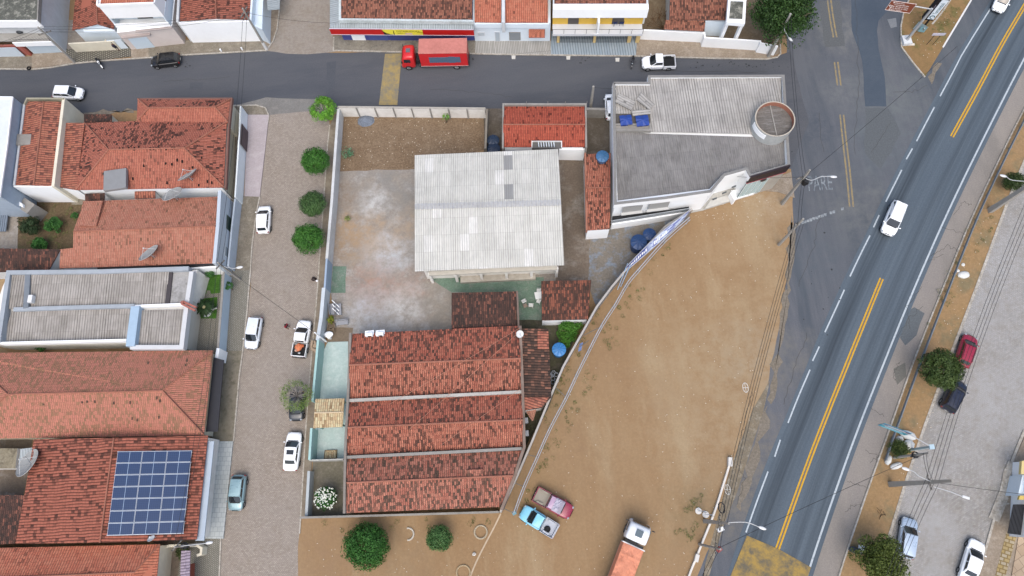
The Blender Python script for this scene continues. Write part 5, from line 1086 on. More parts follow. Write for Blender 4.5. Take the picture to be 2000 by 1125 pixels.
# grey sheet roof house
t = thing('modern_house', 'house with grey fibre sheet roofs, pale parapets and a green front courtyard', 'house', P(200, 600))
roof(t, [[(60, 534, 4.0), (330, 530, 4.0), (324, 594, 3.75), (58, 604, 3.75)], [(20, 537, 4.0), (50, 536, 4.0), (44, 603, 3.8), (17, 603, 3.8)], [(23, 607, 3.7), (258, 600, 3.7), (248, 662, 3.4), (4, 668, 3.4)], [(273, 606, 3.7), (358, 604, 3.7), (354, 674, 3.5), (266, 676, 3.5)]], F_left, .06)
b = MB(); b.prism(w3([(18, 532), (386, 527), (384, 532), (366, 598), (357, 678), (250, 678), (248, 668), (0, 672), (-30, 668), (5, 560)], 3.3), 0); b.build('wall', WHITED, t)
PB = paint('a9b1b8', .8, .4); wallline(t, 'parapet', [(-4, 668), (16, 532), (200, 530), (368, 524)], 4.3, PB, .5, 3.2); wallline(t, 'parapet', [(26, 604), (150, 600), (262, 597)], 4.1, PB, .45, 3.2); wallline(t, 'parapet', [(264, 598), (254, 676)], 4.3, paint('a8c0d4', .8, .2), 1.0, 3.2)
wallline(t, 'parapet', [(262, 598), (364, 594)], 4.0, WHITE, .3, 3.2); wallline(t, 'parapet', [(374, 530), (364, 596), (354, 678), (254, 678)], 4.1, paint('d3d5d6', .8, .2), .5, 3.2); wallline(t, 'parapet', [(0, 670), (246, 664)], 4.0, WHITE, .25, 3.1); wallline(t, 'gutter', [(54, 534), (50, 602)], 4.15, paint('7c848c', .8, .3), .6, 3.2); wallline(t, 'gutter', [(333, 530), (326, 594)], 3.9, paint('4a4547', .8, .3), .5, 3.2)
block(t, 'flat_roof', [(338, 531), (372, 530), (362, 594), (331, 595)], 3.7, C_pale, 3.2); A, B_ = w3([(357, 678), (376, 528)], 3.3); b = MB(); b.strip([A, B_], .12, 3.4, 0); b.build('front_wall', paint('cfcbbf', .8, .15), t)
sqbox('air_conditioner', 'white air conditioner box on the grey sheet roof, near its left parapet', 'air conditioner', (58, 583), 4.4, (.9, .5, .6), 1.5, 'e2e4e4')
t = thing('terracotta_duct', 'reddish clay-coloured roof trunking sticking out over the courtyard palm', 'duct', P(375, 595, 3)); b = MB(); b.strip(w3([(356, 588), (382, 600)], 4.4), .22, 4.4, 4.1); b.strip(w3([(354, 593), (380, 606)], 4.4), .22, 4.4, 4.1); b.build('channel', paint('a8695c', .8), t); b = MB(); b.strip(w3([(356, 588), (354, 593)], 4.5), .3, 4.5, 4.05); b.build('end_piece', paint('a8695c', .8), t)
fence('street_wall', 'pale blue and white street wall of the courtyard with the palm', [(437, 532), (432, 600), (425, 690)], 2.2, paint('c6d8e4', .8, .2), .2, cap=GREYC); fence('courtyard_wall', 'white wall at the top end of the green courtyard', [(372, 524), (433, 520)], 2.6, WHITE, .2)
t = thing('garden_pond', 'white curved edging of a small garden pond by the palm', 'pond', P(408, 610)); b = MB(); b.strip(cr(w3([(424, 601), (414, 605), (408, 616), (398, 617), (395, 613)], .1), 5), .18, .3, 0); b.build('edging', WHITE, t); b = MB(); b.prism(w3([(423, 603), (413, 608), (408, 614), (398, 614), (404, 602)], .06), 0); b.build('bed', GREYC, t)
# big hip roof below
t = house('long_hip_house', 'largest left house, with two-tone pink and brown hipped tile roof and a black side canopy', [
 [(-90, 690, 3.5), (416, 684, 3.5), (317, 763, 5.6), (15, 770, 5.6), (-60, 700, 3.6)], [(-90, 858, 3.5), (15, 770, 5.6), (317, 763, 5.6), (398, 850, 3.5)], [(416, 684, 3.5), (398, 850, 3.5), (317, 763, 5.6)], [(-60, 700, 3.6), (15, 770, 5.6), (-90, 858, 3.5)]], T_mix, CREAM, [[(-60, 700, 3.6), (15, 770, 5.66), (317, 763, 5.66), (416, 685, 3.6)], [(398, 849, 3.6), (317, 763, 5.66)], [(-90, 858, 3.6), (15, 770, 5.66)]], inset=.5, flat=True)
b = MB(); b.prism(w3([(417, 698), (437, 703), (425, 843), (402, 843)], 2.7), 2.55); b.build('canopy', paint('2c2d33', .6, .15), t); b = MB(); rn = random.Random(8)
for (x, y) in ((160, 785), (170, 784), (185, 784), (222, 787), (254, 786), (306, 777), (312, 783), (258, 817), (268, 820), (310, 815), (365, 705), (362, 714), (316, 742), (289, 709), (85, 788), (42, 799), (9, 815)): 
    h = 5.6-abs(y-767)/85*2.1+.05; b.prism(w3([(x-1.5, y-3), (x+1.5, y-3), (x+1.5, y+3), (x-1.5, y+3)], h), h-.02)
b.build('missing_tile', paint('56453a', 1, .2), t)
fence('street_wall', 'white wall piece with post between the palm courtyard and the black canopy', [(426, 680), (422, 702)], 2.4, WHITE, .35)
# solar house
t = house('solar_house', 'house with sideways red-brown tiles carrying the blue solar array', [[(222, 855, 5.3), (195, 1060, 5.3), (30, 1062, 3.9), (48, 965, 4.1), (66, 858, 4.0)], [(222, 855, 5.3), (195, 1060, 5.3), (384, 1054, 3.8), (406, 851, 3.8)]], T_horiz, WHITED, [[(222, 855, 5.36), (195, 1060, 5.36)]], inset=.3)
roof(t, [[(-60, 967, 3.9), (50, 967, 3.9), (29, 1062, 3.3), (-60, 1066, 3.3)]], T_old, name='rear_roof'); walls_under(t, [[(-60, 967, 3.9), (50, 967, 3.9), (29, 1062, 3.3), (-60, 1066, 3.3)]], WHITED, .1)
b = MB(); b.strip(w3([(410, 862), (401, 950), (390, 1056)], 3.4), .9, 3.4, 3.25); b.build('gutter_canopy', paint('b5c3d0', .7, .25), t)
A = w3([(232, 882, 5.2), (377, 880, 4.15), (360, 1042, 4.15), (211, 1046, 5.2)]); A = [a+Vector((0, 0, .22)) for a in A]
t = thing('solar_array', 'large blue solar array of seven rows on the sideways tiles', 'solar panels', (A[0].x, A[0].y, 4.2))
def pvmat():
    m, nt, b = newmat('solar_glass', .35, .35); uv = nd(nt, 'ShaderNodeUVMap').outputs[0]; s = nd(nt, 'ShaderNodeSeparateXYZ', {0: uv})
    def ln(v, n, w_): f = mth(nt, 'FRACT', mth(nt, 'MULTIPLY', v, n)); return mr(nt, mth(nt, 'ABSOLUTE', mth(nt, 'SUBTRACT', f, .5)), .5-w_, .5)
    l = mth(nt, 'MAXIMUM', ln(s.outputs[0], 12.0, .10), ln(s.outputs[1], 6.0, .09))
    md = mr(nt, mth(nt, 'ABSOLUTE', mth(nt, 'SUBTRACT', s.outputs[0], .5)), .008, .004)
    co = nd(nt, 'ShaderNodeNewGeometry').outputs['Position']; n = noise(nt, co, .6, 3)
    c = mixc(nt, n, hexc('25406b', .55), hexc('2a4874', .55)); c = mixc(nt, mth(nt, 'MULTIPLY', l, .35), c, hexc('5b7aa5', .6)); c = mixc(nt, md, c, hexc('a9bfd6')); link(nt, c, b.inputs['Base Color']); return m
PV = pvmat(); ALU = paint('c9d2dc', .35, .05, metal=.3)
def on(u, v, z=0): p = A[0].lerp(A[1], u).lerp(A[3].lerp(A[2], u), v); return p+Vector((0, 0, z))
b = MB()
for j in range(8): b = MB(); b.tube([on(-.005, min(.997, j/7+.003), -.04), on(1.005, min(.997, j/7+.003), -.04)], .04, 4); b.build('mounting_rail', ALU, t)
for j in range(7):
    for i in range(3):
        g_ = .012; u0, u1, v0, v1 = i/3+.003, (i+1)/3-.003, j/7+.004, (j+1)/7-.004
        b = MB(); q = [on(u0, v0), on(u1, v0), on(u1, v1), on(u0, v1)]; b.prism(q, [p.z-.05 for p in q]); f_ = b.build('panel', ALU, t)
        e = .0035; b = MB(); q = [on(u0+e, v0+e, .004), on(u1-e, v0+e, .004), on(u1-e, v1-e, .004), on(u0+e, v1-e, .004)]; b.face(q[::-1], [(0, 1), (1, 1), (1, 0), (0, 0)]); x = b.build('glass', PV, t); x.parent = f_
t = thing('garage_roof', 'beige flat roof with a ribbed sheet at the left edge beside the large dish', 'roof', P(10, 900)); block(t, 'wall', [(-60, 875), (34, 876), (30, 915), (-60, 915)], 2.8, WHITED, 0, gmat('beige_roof', 'a39a84', '8f8670', '6f6757', .4, 2, 12)); roof(t, [[(40, 877, 2.9), (64, 874, 2.9), (60, 905, 2.6), (36, 908, 2.6)]], F_metal, .05, name='ribbed_sheet')
house('bottom_house', 'bright orange tiled hip roof cut off by the bottom edge at the left', [[(-80, 1072, 3.6), (312, 1063, 3.6), (262, 1118, 5.0), (-80, 1132, 5.0)], [(312, 1063, 3.6), (262, 1118, 5.0), (230, 1300, 5.0), (290, 1300, 3.6)], [(-80, 1132, 5.0), (262, 1118, 5.0), (230, 1300, 5.0), (-80, 1300, 5.0)]], T_new, CREAM, [[(312, 1063, 3.7), (262, 1118, 5.06), (-80, 1132, 5.06)]], inset=.4, flat=True)
t = thing('gate_canopy', 'narrow lilac ribbed canopy beside the orange hip roof at the bottom left', 'canopy', P(360, 1110)); roof(t, [[(354, 1076, 2.7), (362, 1075, 2.9), (354, 1290, 2.9), (344, 1290, 2.7)], [(362, 1075, 2.9), (372, 1076, 2.7), (366, 1290, 2.7), (354, 1290, 2.9)]], tile('lilac_slats', 'a793a5', '9c889b', '6c5e6c', .1, .3, groove=.7, pu=.3, seed=20), .06); b = MB(); b.strip([P(380, 1100), P(374, 1290)], .2, 2.2, 0); b.build('gate_wall', paint('96503f', .8), t)
fence('curved_wall', 'curved cream wall with a dark hedge bed beside the lilac canopy', [(318, 1072), (330, 1066), (385, 1066), (393, 1071), (392, 1082), (384, 1085)], 1.4, CREAM, .25)
tank('grey round manhole-like tank beside the beige roof and the dish', (33, 862), .9, .5, '8c9091', .8) if False else None
# --- compound
fence('compound_wall', 'white panelled northern wall of the dirt compound', [(660, 209), (948, 212)], 2.2, WHITED, .2, cap=paint('b3aea4', .9, .5))
t = COL.objects['compound_wall']; q0, q1 = w3([(660, 209), (948, 212)], 2.2); b = MB()
for i in range(9): p = q0.lerp(q1, .0+i/8); b = MB(); b.box((p.x, p.y-.12, 1.15), (.16, .2, 2.3)); b.build('pier', GREYC, t)
fence('compound_wall', 'long white western wall of the compound, behind the row of street trees', [(661, 210), (655, 290), (648, 390), (638, 505)], 2.1, paint('d5d8d8', .8, .5), .32); fence('compound_wall', 'blue painted stretch of the western compound wall', [(638, 505), (634, 562)], 2.2, paint('9fb2c6', .7, .2), .22); fence('compound_wall', 'rough whitewashed stretch of wall by the flower pots, between the blue and turquoise walls', [(632, 562), (627, 620), (620, 664)], 2.2, paint('ccd5da', .8, .5), .4)
fence('terrace_wall', 'turquoise street wall of the terrace beside the parked white pickup', [(621, 664), (616, 720), (610, 784)], 2.4, TURQ, .25); fence('terrace_wall', 'shorter turquoise street wall below the beige tiled canopy', [(608, 836), (604, 898)], 2.4, TURQ, .25); fence('yard_wall', 'low grey-white street wall beside the white flowering shrub', [(603, 920), (598, 1008)], 1.6, paint('b9c1c2', .8, .4), .3); fence('terrace_divider', 'thin pale divider wall between the turquoise terrace and the shrub yard', [(604, 899), (670, 897)], 2.0, paint('b7b8b2', .8, .5), .15)
fence('compound_wall', 'grey southern wall with buttresses below the long spotted roof', [(585, 1011), (700, 1008), (974, 1000)], 2.2, GREYC, .22); t = thing('buttresses', None, None, (0, 0, 0)); bpy.data.objects.remove(t)
t = thing('warehouse', 'large warehouse with white corrugated sheet roof in the middle of the compound', 'warehouse', P(950, 420))
WR = [[(810, 303, 5.0), (1090, 291, 5.0), (1096, 396, 5.8), (810, 404, 5.8)], [(810, 404, 5.8), (1096, 396, 5.8), (1102, 518, 5.0), (810, 530, 5.0)]]; roof(t, WR, F_ware, .06); walls_under(t, WR, WHITED, 1.0)
b = MB(); q = w3([(810, 404, 5.82), (1096, 396, 5.82)]); 
for i in range(100): u0 = i/100; p = q[0].lerp(q[1], u0); b.box((p.x+.08, p.y, 5.85), (.1, .75 if i % 3 else .6, .05))
b.build('ridge_piece', paint('bfc2c6', .8, .5), t)
b = MB(); bb = w3([(838, 534), (1088, 522)], 3.4); b.strip(bb, .5, 3.4, 3.1); b.build('eaves_beam', paint('c7c2b6', .8, .5), t); b = MB()
for i in range(6): p = bb[0].lerp(bb[1], i/5); b = MB(); b.box((p.x, p.y, 1.6), (.3, .3, 3.2)); b.build('column', WHITED, t)
b = MB(); A, B_ = P(900, 548), P(1046, 541); b = MB(); b.strip([A, B_], .8, .5, 0); b.build('plinth', paint('b7b1a5', .8, .8), t)
t = house('small_tiled_house', 'small red-orange two-pitched house at the top of the compound beside the white office', [[(984, 208, 3.5), (1143, 208, 3.5), (1143, 243, 4.2), (983, 243, 4.2)], [(983, 243, 4.2), (1143, 243, 4.2), (1142, 287, 3.4), (1098, 287, 3.4), (1098, 274, 3.6), (1038, 274, 3.6), (1038, 287, 3.4), (983, 287, 3.4)]], tile('tiles_saturated', 'b9543c', 'a94733', '5a2c24', .14, .5, seed=30, groove=.6), WHITE, [[(983, 243, 4.26), (1143, 243, 4.26)]], inset=.15)
wallline(t, 'north_parapet', [(982, 290), (983, 203), (1144, 203), (1145, 288)], 3.9, GREYC, .22, 2.0); block(t, 'grey_notch', [(1039, 275), (1097, 275), (1097, 289), (1039, 289)], 3.0, paint('6c6c6a', .8), 0)
for i in range(7): b = MB(); p = P(1052+i*5, 282, 3.1); b.box((p.x, p.y, 3.15), (.1, .7, .2)); b.build('vent_slat', BLUEW, t)
b = MB(); b.strip(w3([(1092, 290), (1142, 291)], 2.8), .25, 2.8, 0); b.build('side_wall', WHITE, t); b = MB()
for x in (1028, 1070, 1104, 1146): q = P(x, 203, 3.9); b.tube([q, q+Vector((0, 0, .6))], .03, 5)
b.build('starter_bar', GREYC, t)
fence('partition_wall', 'brown-grey partition wall between the dirt yard and the small tiled house', [(951, 213), (948, 290)], 2.2, paint('8b8478', .9, .5), .25); fence('compound_wall', 'short rough concrete wall between the small tiled house and the white office', [(1146, 212), (1183, 213)], 2.0, GREYC, .3)
t = house('tiled_lean_to', 'narrow tall strip of speckled orange tiles against the white office', [[(1143, 301, 3.3), (1193, 299, 3.3), (1192, 366, 3.7), (1144, 367, 3.7)], [(1144, 367, 3.7), (1192, 366, 3.7), (1191, 447, 3.2), (1147, 450, 3.2)]], T_bright, WHITE, [[(1144, 367, 3.74), (1192, 366, 3.74)]], inset=.08)
wallline(t, 'edge_course', [(1143, 298), (1146, 450)], 3.55, paint('a9745f', .9, .5), .2, 2.8)
house('dark_shed', 'shed with blackened tiles above the long spotted roof, left of the green floor', [[(882, 572, 3.3), (1009, 569, 3.3), (1010, 638, 2.9), (882, 642, 2.9)]], T_old, WHITED, inset=.1)
wallline(COL.objects['dark_shed'], 'edge_course', [(1010, 568), (1013, 640)], 3.4, paint('7d6c62', .9, .5), .2, 2.8)
house('square_dark_shed', 'square shed with blackened and orange tiles right of the green floor', [[(1057, 549, 3.1), (1155, 547, 3.1), (1148, 624, 2.6), (1058, 626, 2.6)]], tile('tiles_half_black', '9c553f', '834a3a', '40352f', .68, .7, seed=31), WHITE, inset=.1)
# the long sawtooth roof
t = thing('long_spotted_house', 'long house with six rows of black-speckled orange tile slopes and grey valley walls', 'house', P(850, 830))
e1, e2 = 3.3, 4.3
S1 = [(685, 652, e1), (1014, 636, e1), (1017, 700, e2), (682, 713, e2)]; S2 = [(682, 713, e2), (1017, 700, e2), (1019, 762, e1), (682, 779, e1)]
S3 = [(681, 785, e1), (1019, 768, e1), (1021, 820, e2), (679, 835, e2)]; S4 = [(679, 835, e2), (1021, 820, e2), (1022, 872, e1), (677, 889, e1)]
S5 = [(677, 896, e1), (1018, 880, e1), (1002, 929, e2), (677, 943, e2)]; S6 = [(677, 943, e2), (1002, 929, e2), (978, 990, e1), (676, 1002, e1)]
roof(t, [S1, S3], T_main, name='north_slope'); roof(t, [S2, S4], T_bright, name='south_slope'); roof(t, [S5, S6], T_south, name='south_roof'); walls_under(t, [S1, S2, S3, S4, S5, S6], WHITED, .3)
ridges(t, [[(682, 713, e2+.05), (1017, 700, e2+.05)], [(679, 835, e2+.05), (1021, 820, e2+.05)], [(677, 943, e2+.05), (1002, 929, e2+.05)]], RIDGE, .14)
wallline(t, 'valley_wall', [(682, 782), (1019, 765)], 3.75, paint('bdbab3', .9, .7, sc_=4), .32, 3.0); wallline(t, 'valley_wall', [(677, 893), (1019, 876)], 3.75, GREYC, .3, 3.0); wallline(t, 'side_parapet', [(684, 650), (680, 760), (674, 880), (672, 1003)], 3.9, paint('8f8880', .9, .5), .26, 0); wallline(t, 'side_parapet', [(1016, 636), (1021, 765), (1024, 872), (1005, 930), (979, 996)], 3.9, paint('8e7c70', .9, .6), .3, 0)
rp = [(911, 918, 3.95), (944, 916, 3.95), (945, 988, 3.45), (914, 990, 3.45)]; roof(t, [[(p[0], p[1], p[2]+.45) for p in rp]], T_south, .5, name='raised_strip')
t = house('dark_lean_to', 'dark lean-to with blackened sideways tiles at the right end of the long spotted house', [[(1018, 642, 3.4), (1071, 642, 2.8), (1077, 776, 2.8), (1058, 797, 2.9), (1025, 802, 3.4)]], tile('tiles_sideways_black', '9a6552', '80503f', '3c342f', .82, .7, seed=33, groove=.8, pu=.3), WHITED, inset=.1)
roof(t, [[(1050, 647, 3.14), (1071, 647, 2.92), (1072, 682, 2.92), (1050, 682, 3.14)]], T_horizp, .05, name='renewed_patch'); roof(t, [[(1022, 776, 3.5), (1072, 776, 2.95), (1058, 795, 3.0), (1024, 801, 3.45)]], T_horizp, .04, name='renewed_patch')
t = thing('beige_canopy', 'small two-pitched canopy with pale beige tiles over the turquoise terrace', 'canopy', P(640, 806)); CP = [[(616, 779, 2.8), (673, 778, 2.8), (671, 805, 3.1), (614, 806, 3.1)], [(614, 806, 3.1), (671, 805, 3.1), (669, 834, 2.75), (612, 836, 2.75)]]; roof(t, CP, T_beige); ridges(t, [[(614, 806, 3.14), (671, 805, 3.14)]], paint('d2bfa0', .8, .4)); b = MB()
for p in ((620, 786), (672, 785), (668, 830), (618, 832)): q = P(p[0], p[1], 2.6); b = MB(); b.box((q.x, q.y, 1.3), (.2, .2, 2.6)); b.build('post', TURQ, t)
t = thing('tile_pile', 'low stack of leftover orange tiles on the turquoise terrace floor', 'tile stack', P(645, 886)); b = MB(); q = w3([(636, 880), (657, 879), (656, 894), (634, 895)], .45); b.prism(q, .1, 0, None, planeuv(q, (0, -1, 0))); b.build('tiles', T_beige, t); b = MB(); b.prism(w3([(634, 879), (659, 878), (658, 896), (632, 897)], .1), .0); b.build('pallet', paint('8d7a60', .9), t)
# office building
t = thing('white_office', 'large white commercial building with two grey corrugated roofs and an angled glazed entrance', 'office building', P(1350, 400))
OUT = [(1199, 162), (1268, 162), (1268, 149), (1530, 148), (1541, 322), (1466, 344), (1458, 329), (1415, 341), (1388, 373), (1300, 386), (1202, 397)]
HO = 6.3; b = MB(); b.prism(w3(OUT, HO-.9), 0); b.build('wall', WHITE, t)
b = MB(); b.strip(w3(OUT+[OUT[0]], HO), .28, HO, HO-1.0); b.build('parapet', WHITE, t); b = MB(); b.strip(w3(OUT+[OUT[0]], HO+.05), .32, HO+.05, HO+.003); b.build('coping', paint('8b8a87', .9, .5), t)
roof(t, [[(1268, 153, 6.05), (1526, 152, 6.05), (1524, 200, 5.9), (1490, 262, 5.75), (1268, 257, 5.75)], [(1203, 166, 6.), (1268, 166, 6.), (1268, 250, 5.75), (1203, 250, 5.75)]], F_light, .05, dd=(0, -1, 0)); roof(t, [[(1203, 255, 5.65), (1268, 261, 5.65), (1490, 268, 5.6), (1536, 262, 5.6), (1537, 320, 5.5), (1467, 340, 5.5), (1458, 327, 5.5), (1414, 338, 5.5), (1386, 369, 5.4), (1206, 392, 5.4)]], F_dark, .05, dd=(0, -1, 0), name='lower_roof')
sp = w3([(1466, 344), (1541, 322)], HO); panel(t, 'sign_band', sp[0], sp[1], -.02, 1.02, HO-1.5, HO+.08, paint('2d2226', .5, .1), .2, 1); panel(t, 'sign_trim', sp[0], sp[1], -.02, 1.02, HO-1.62, HO-1.5, paint('b8505e', .5, .1), .22, 1)
panel(t, 'shopfront', sp[0], sp[1], .0, .62, .3, HO-1.7, paint('b9d2d4', .15, .1), .12, 1); panel(t, 'plain_wall', sp[0], sp[1], .63, 1.0, 0, HO-1.7, paint('b9b3a8', .8, .4), .1, 1); 
for i in range(5): panel(t, 'mullion', sp[0], sp[1], i*.15, i*.15+.012, .3, HO-1.7, paint('e3efef', .4, 0), .18, 1)
c_ = sp[0].lerp(sp[1], .45); d_ = (sp[1]-sp[0]).normalized(); n_ = Vector((d_.y, -d_.x, 0)); b = MB(); p = c_+n_*.2; b.tube([Vector((p.x, p.y, 4.4)), Vector((p.x, p.y, 4.4))+n_*.08], .38, 24); x = b.build('round_badge', paint('5c4f50', .5, 0), t); b = MB(); b.tube([Vector((p.x, p.y, 4.4))+n_*.08, Vector((p.x, p.y, 4.4))+n_*.1], .25, 24); y = b.build('badge_centre', paint('2a2425', .5, 0), t); y.parent = x
fw = w3([(1202, 397), (1300, 386), (1388, 373)], HO); A, B_ = fw[0], fw[2]
for u0, u1 in ((.10, .31), (.38, .60)):
    n_ = Vector(((B_-A).y, -(B_-A).x, 0)).normalized(); panel(t, 'window_recess', A, B_, u0, u1, 3.2, 4.7, paint('a5a5a2', .7, .1), .04, 1)
    panel(t, 'window_hood', A, B_, u0-.01, u1+.01, 3.1, 3.22, paint('cbcbc8', .7, .1), .35, 1)
q = w3([(1194, 440), (1262, 428), (1340, 412)], 0); pa = [Vector((p.x, p.y, 0)) for p in w3([(1194, 432), (1345, 406)], 1.9)]
b = MB(); b.strip(w3([(1195, 437), (1270, 426), (1346, 413)], 1.6), .2, 1.6, 0); b.build('terrace_wall', WHITE, t); b = MB(); rl = w3([(1195, 431), (1346, 407)], 2.5); b.tube(rl, .04, 6); lo = [Vector((v.x, v.y, 1.65)) for v in rl]
for i in range(62): p = rl[0].lerp(rl[1], i/61); b.box((p.x, p.y, 2.05), (.09, .05, .9))
b.build('railing', paint('b6bcc0', .5), t); b = MB(); b.prism(w3([(1197, 436), (1345, 412), (1346, 396), (1196, 417)], 1.5), 1.3); b.build('terrace_floor', paint('303133', .8), t)  # floor painted near-black to stand in for the dark gap behind the railing
b = MB(); b.prism(w3([(1388, 391), (1432, 377), (1437, 389), (1376, 408)], .35), .02); b.build('entrance_ramp', paint('cbcac4', .8, .3), t); b = MB(); b.prism(w3([(1428, 372), (1475, 362), (1474, 377), (1438, 388)], .5), 0); b.build('doorstep', WHITE, t); b = MB(); b.strip(w3([(1428, 376), (1436, 390)], 1.4), .25, 1.4, 0); b.build('stair_wall', WHITE, t)
cb = w3([(1388, 373), (1415, 341), (1458, 329)], HO); 
for i, u in enumerate((.22, .5, .78)): p = cb[0].lerp(cb[2], u); n_ = Vector((.35, -.94, 0)); b = MB(); b.box((p.x+.25, p.y-.25, 3.2), (.5, .12, .25), rz=.3); b.build('wall_lamp', paint('5c6468', .5), t)
OFFICE = t
slab('office_apron', [(1480, 360), (1545, 336), (1552, 386), (1520, 375), (1484, 372)], WALKT, .06); slab('office_apron', [(1346, 416), (1372, 411), (1436, 391), (1480, 377), (1476, 352), (1424, 366), (1386, 378), (1360, 408)], gmat('apron_pale', 'c9c7c0', 'bbb9b2', None, .4, 2, 12, grit=.2), .09)
# round tank enclosure on the office roof
ct = thing('round_water_tower', 'round brick-lined parapet ring with a grey slatted cover on the office roof corner', 'water tower', P(1513, 238, 5.5)); c = P(1514, 232, 7.6); n = 40; R0 = 2.3
def ring(b, R1, R2, zt, zb, mo=0, mi=1):
    for k in range(n):
        a, d = 2*math.pi*k/n, 2*math.pi*(k+1)/n; f = lambda r, t_, z: Vector((c.x+r*math.cos(t_), c.y+r*math.sin(t_), z))
        b.face([f(R2, a, zb), f(R2, d, zb), f(R2, d, zt), f(R2, a, zt)], None, mo); b.face([f(R1, d, zb), f(R1, a, zb), f(R1, a, zt), f(R1, d, zt)], None, mi); b.face([f(R1, a, zt), f(R2, a, zt), f(R2, d, zt), f(R1, d, zt)], None, 2)
b = MB(); ring(b, R0-.13, R0, 7.6, 5.5); b.build('ring_wall', [paint('b5b8b6', .8, .6), paint('ac7560', .9, .5), paint('c2b9a9', .8, .4)], ct); b = MB(); b.disc((c.x, c.y, 6.85), R0-.13, R0-.13, 40, .1); b.build('cover', gmat('slatted_cover', '827d77', '6f6b66', '92908c', .5, 3, 12, stretch=(.4, 3, 1)), ct)
b = MB(); b.box((c.x+.05, c.y+.2, 6.9), (.12, 3.9, .1)); b.build('joint_batten', paint('a09d96', .8), ct)
b = MB()
for k in range(8): a = math.pi*1.02+k*.12; b.box((c.x+R0*math.cos(a)*1.005, c.y+R0*math.sin(a)*1.005, 6.9), (.06, .3, .85), rz=a)
b.build('white_panel', WHITE, ct)
# roof opening with blue tanks and loose sheets
t = thing('roof_well', 'concrete edged opening in the office roof holding two blue tanks', 'roof opening', P(1235, 233, 5.6)); b = MB(); b.prism(w3([(1202, 222), (1270, 222), (1270, 244), (1202, 244)], 5.9), 5.8); b.build('well_floor', paint('5f5b56', .9), t); b = MB(); b.strip(w3([(1201, 243), (1270, 243), (1270, 254), (1201, 254)], 6.15), .0+.2, 6.2, 5.7); b.prism(w3([(1202, 244), (1272, 244), (1272, 254), (1202, 254)], 6.), 5.7); b.build('kerb_slab', GREYC, t)
for i, p in enumerate(((1223, 233), (1255, 234))): 
    c2 = P(p[0], p[1], 6.5); t = thing('blue_tank', ['square blue covered tank in the roof opening, the left one', 'square blue covered tank in the roof opening, the right one'][i], 'water tank', (c2.x, c2.y, 5.9), 'blue tanks in the roof opening'); b = MB(); s_ = .72+.05*i; n8 = 16; vs = [Vector((c2.x, c2.y, 6.55))]
    for k in range(n8): a = 2*math.pi*k/n8; q = s_/max(abs(math.cos(a)), abs(math.sin(a)))*.9; vs.append(Vector((c2.x+q*1.08*math.cos(a), c2.y+q*math.sin(a), 6.3+(.09 if k % 2 else 0))))
    b.idx(vs, [(0, 1+k, 1+(k+1) % n8) for k in range(n8)]); b.build('cover', paint('2b4a9a', .4, .4), t); b = MB(); b.box((c2.x, c2.y, 6.1), (1.3, 1.2, .4)); b.build('tub', paint('203a80', .5), t)
for i, (px_, an) in enumerate((([(1208, 183), (1241, 199), (1233, 215), (1202, 199)], 0), ([(1254, 181), (1279, 203), (1268, 214), (1243, 194)], 0), ([(1234, 217), (1270, 213), (1271, 222), (1236, 227)], 0))):
    q = w3(px_, 6.25); q[0].z += .12; e = (q[1]-q[0]).normalized(); b = MB(); uv = planeuv(q, (e.x, e.y, 0)); b.prism(q, [p.z-.05 for p in q], 0, None, uv); tag(b.build('loose_sheet', F_light), ['loose corrugated sheet on the office roof, the leftmost of three, tilted down to the right', 'loose corrugated sheet on the office roof, the rightmost and steepest of three', 'loose corrugated sheet lying flat across the edge of the roof opening'][i], 'roof sheet', 'loose sheets on the office roof')
# far right bottom house
t = thing('edge_house', 'corner of a white and yellow house with dark ribbed gate at the right edge', 'house', P(2005, 1000)); block(t, 'wall', [(2012, 900), (2100, 900), (2090, 1050), (2006, 1050)], 3.0, WHITE); block(t, 'yellow_band', [(1992, 968), (2060, 968), (2060, 976), (1990, 976)], 2.6, paint('d8bd6a', .8), 2.3); block(t, 'yellow_band', [(1996, 900), (2060, 900), (2060, 926), (1994, 926)], 2.8, paint('dcc98c', .8), 2.4); block(t, 'white_gate', [(1997, 928), (2010, 928), (2004, 968), (1988, 968)], 2.2, BLUEW, .1); roof(t, [[(1979, 985, 2.3), (2002, 985, 2.5), (1994, 1045, 2.5), (1968, 1042, 2.3)]], fibre('dark_ribbed', '2f3032', '37383a', '1b1b1d', .3, groove=.8, pu=.35), .05, dd=(0, -1, 0), name='ribbed_canopy')
# ================================================================== diagonal fence
FW = [(1352, 408), (1300, 442), (1245, 500), (1195, 560), (1165, 600), (1140, 645), (1100, 716), (1075, 775), (1040, 860), (1010, 930), (977, 1001)]
fence('compound_wall', 'long thin concrete wall running diagonally along the sand lot, under the banner frame', FW, 2.4, paint('8f8b86', .9, .5), .16, cap=paint('bab6b0', .9, .4))
FR = [(1347, 424), (1300, 466), (1250, 522), (1225, 552), (1202, 592), (1176, 632), (1150, 682), (1127, 728), (1105, 775), (1072, 838), (1048, 892), (1022, 950), (1003, 1002)]
fr = cr(w3(FR, 2.2), 3); t = thing('pipe_fence', 'double steel pipe banner frame standing along the outside of the diagonal wall', 'fence', P(1150, 690)); ST2 = paint('aeb2b8', .5, .4)
b = MB(); b.tube(fr, .06, 6); b.tube([p+Vector((.16, -.12, -.55)) for p in fr], .05, 6); b.build('rail', ST2, t); b = MB()
for i in range(0, len(fr), 3): p = fr[i]; b = MB(); b.tube([(p.x+.05, p.y, 0), (p.x, p.y, 2.2)], .06, 6); b.build('post', ST2, t)
b = MB(); fwq = cr(w3(FW, 2.42), 3)
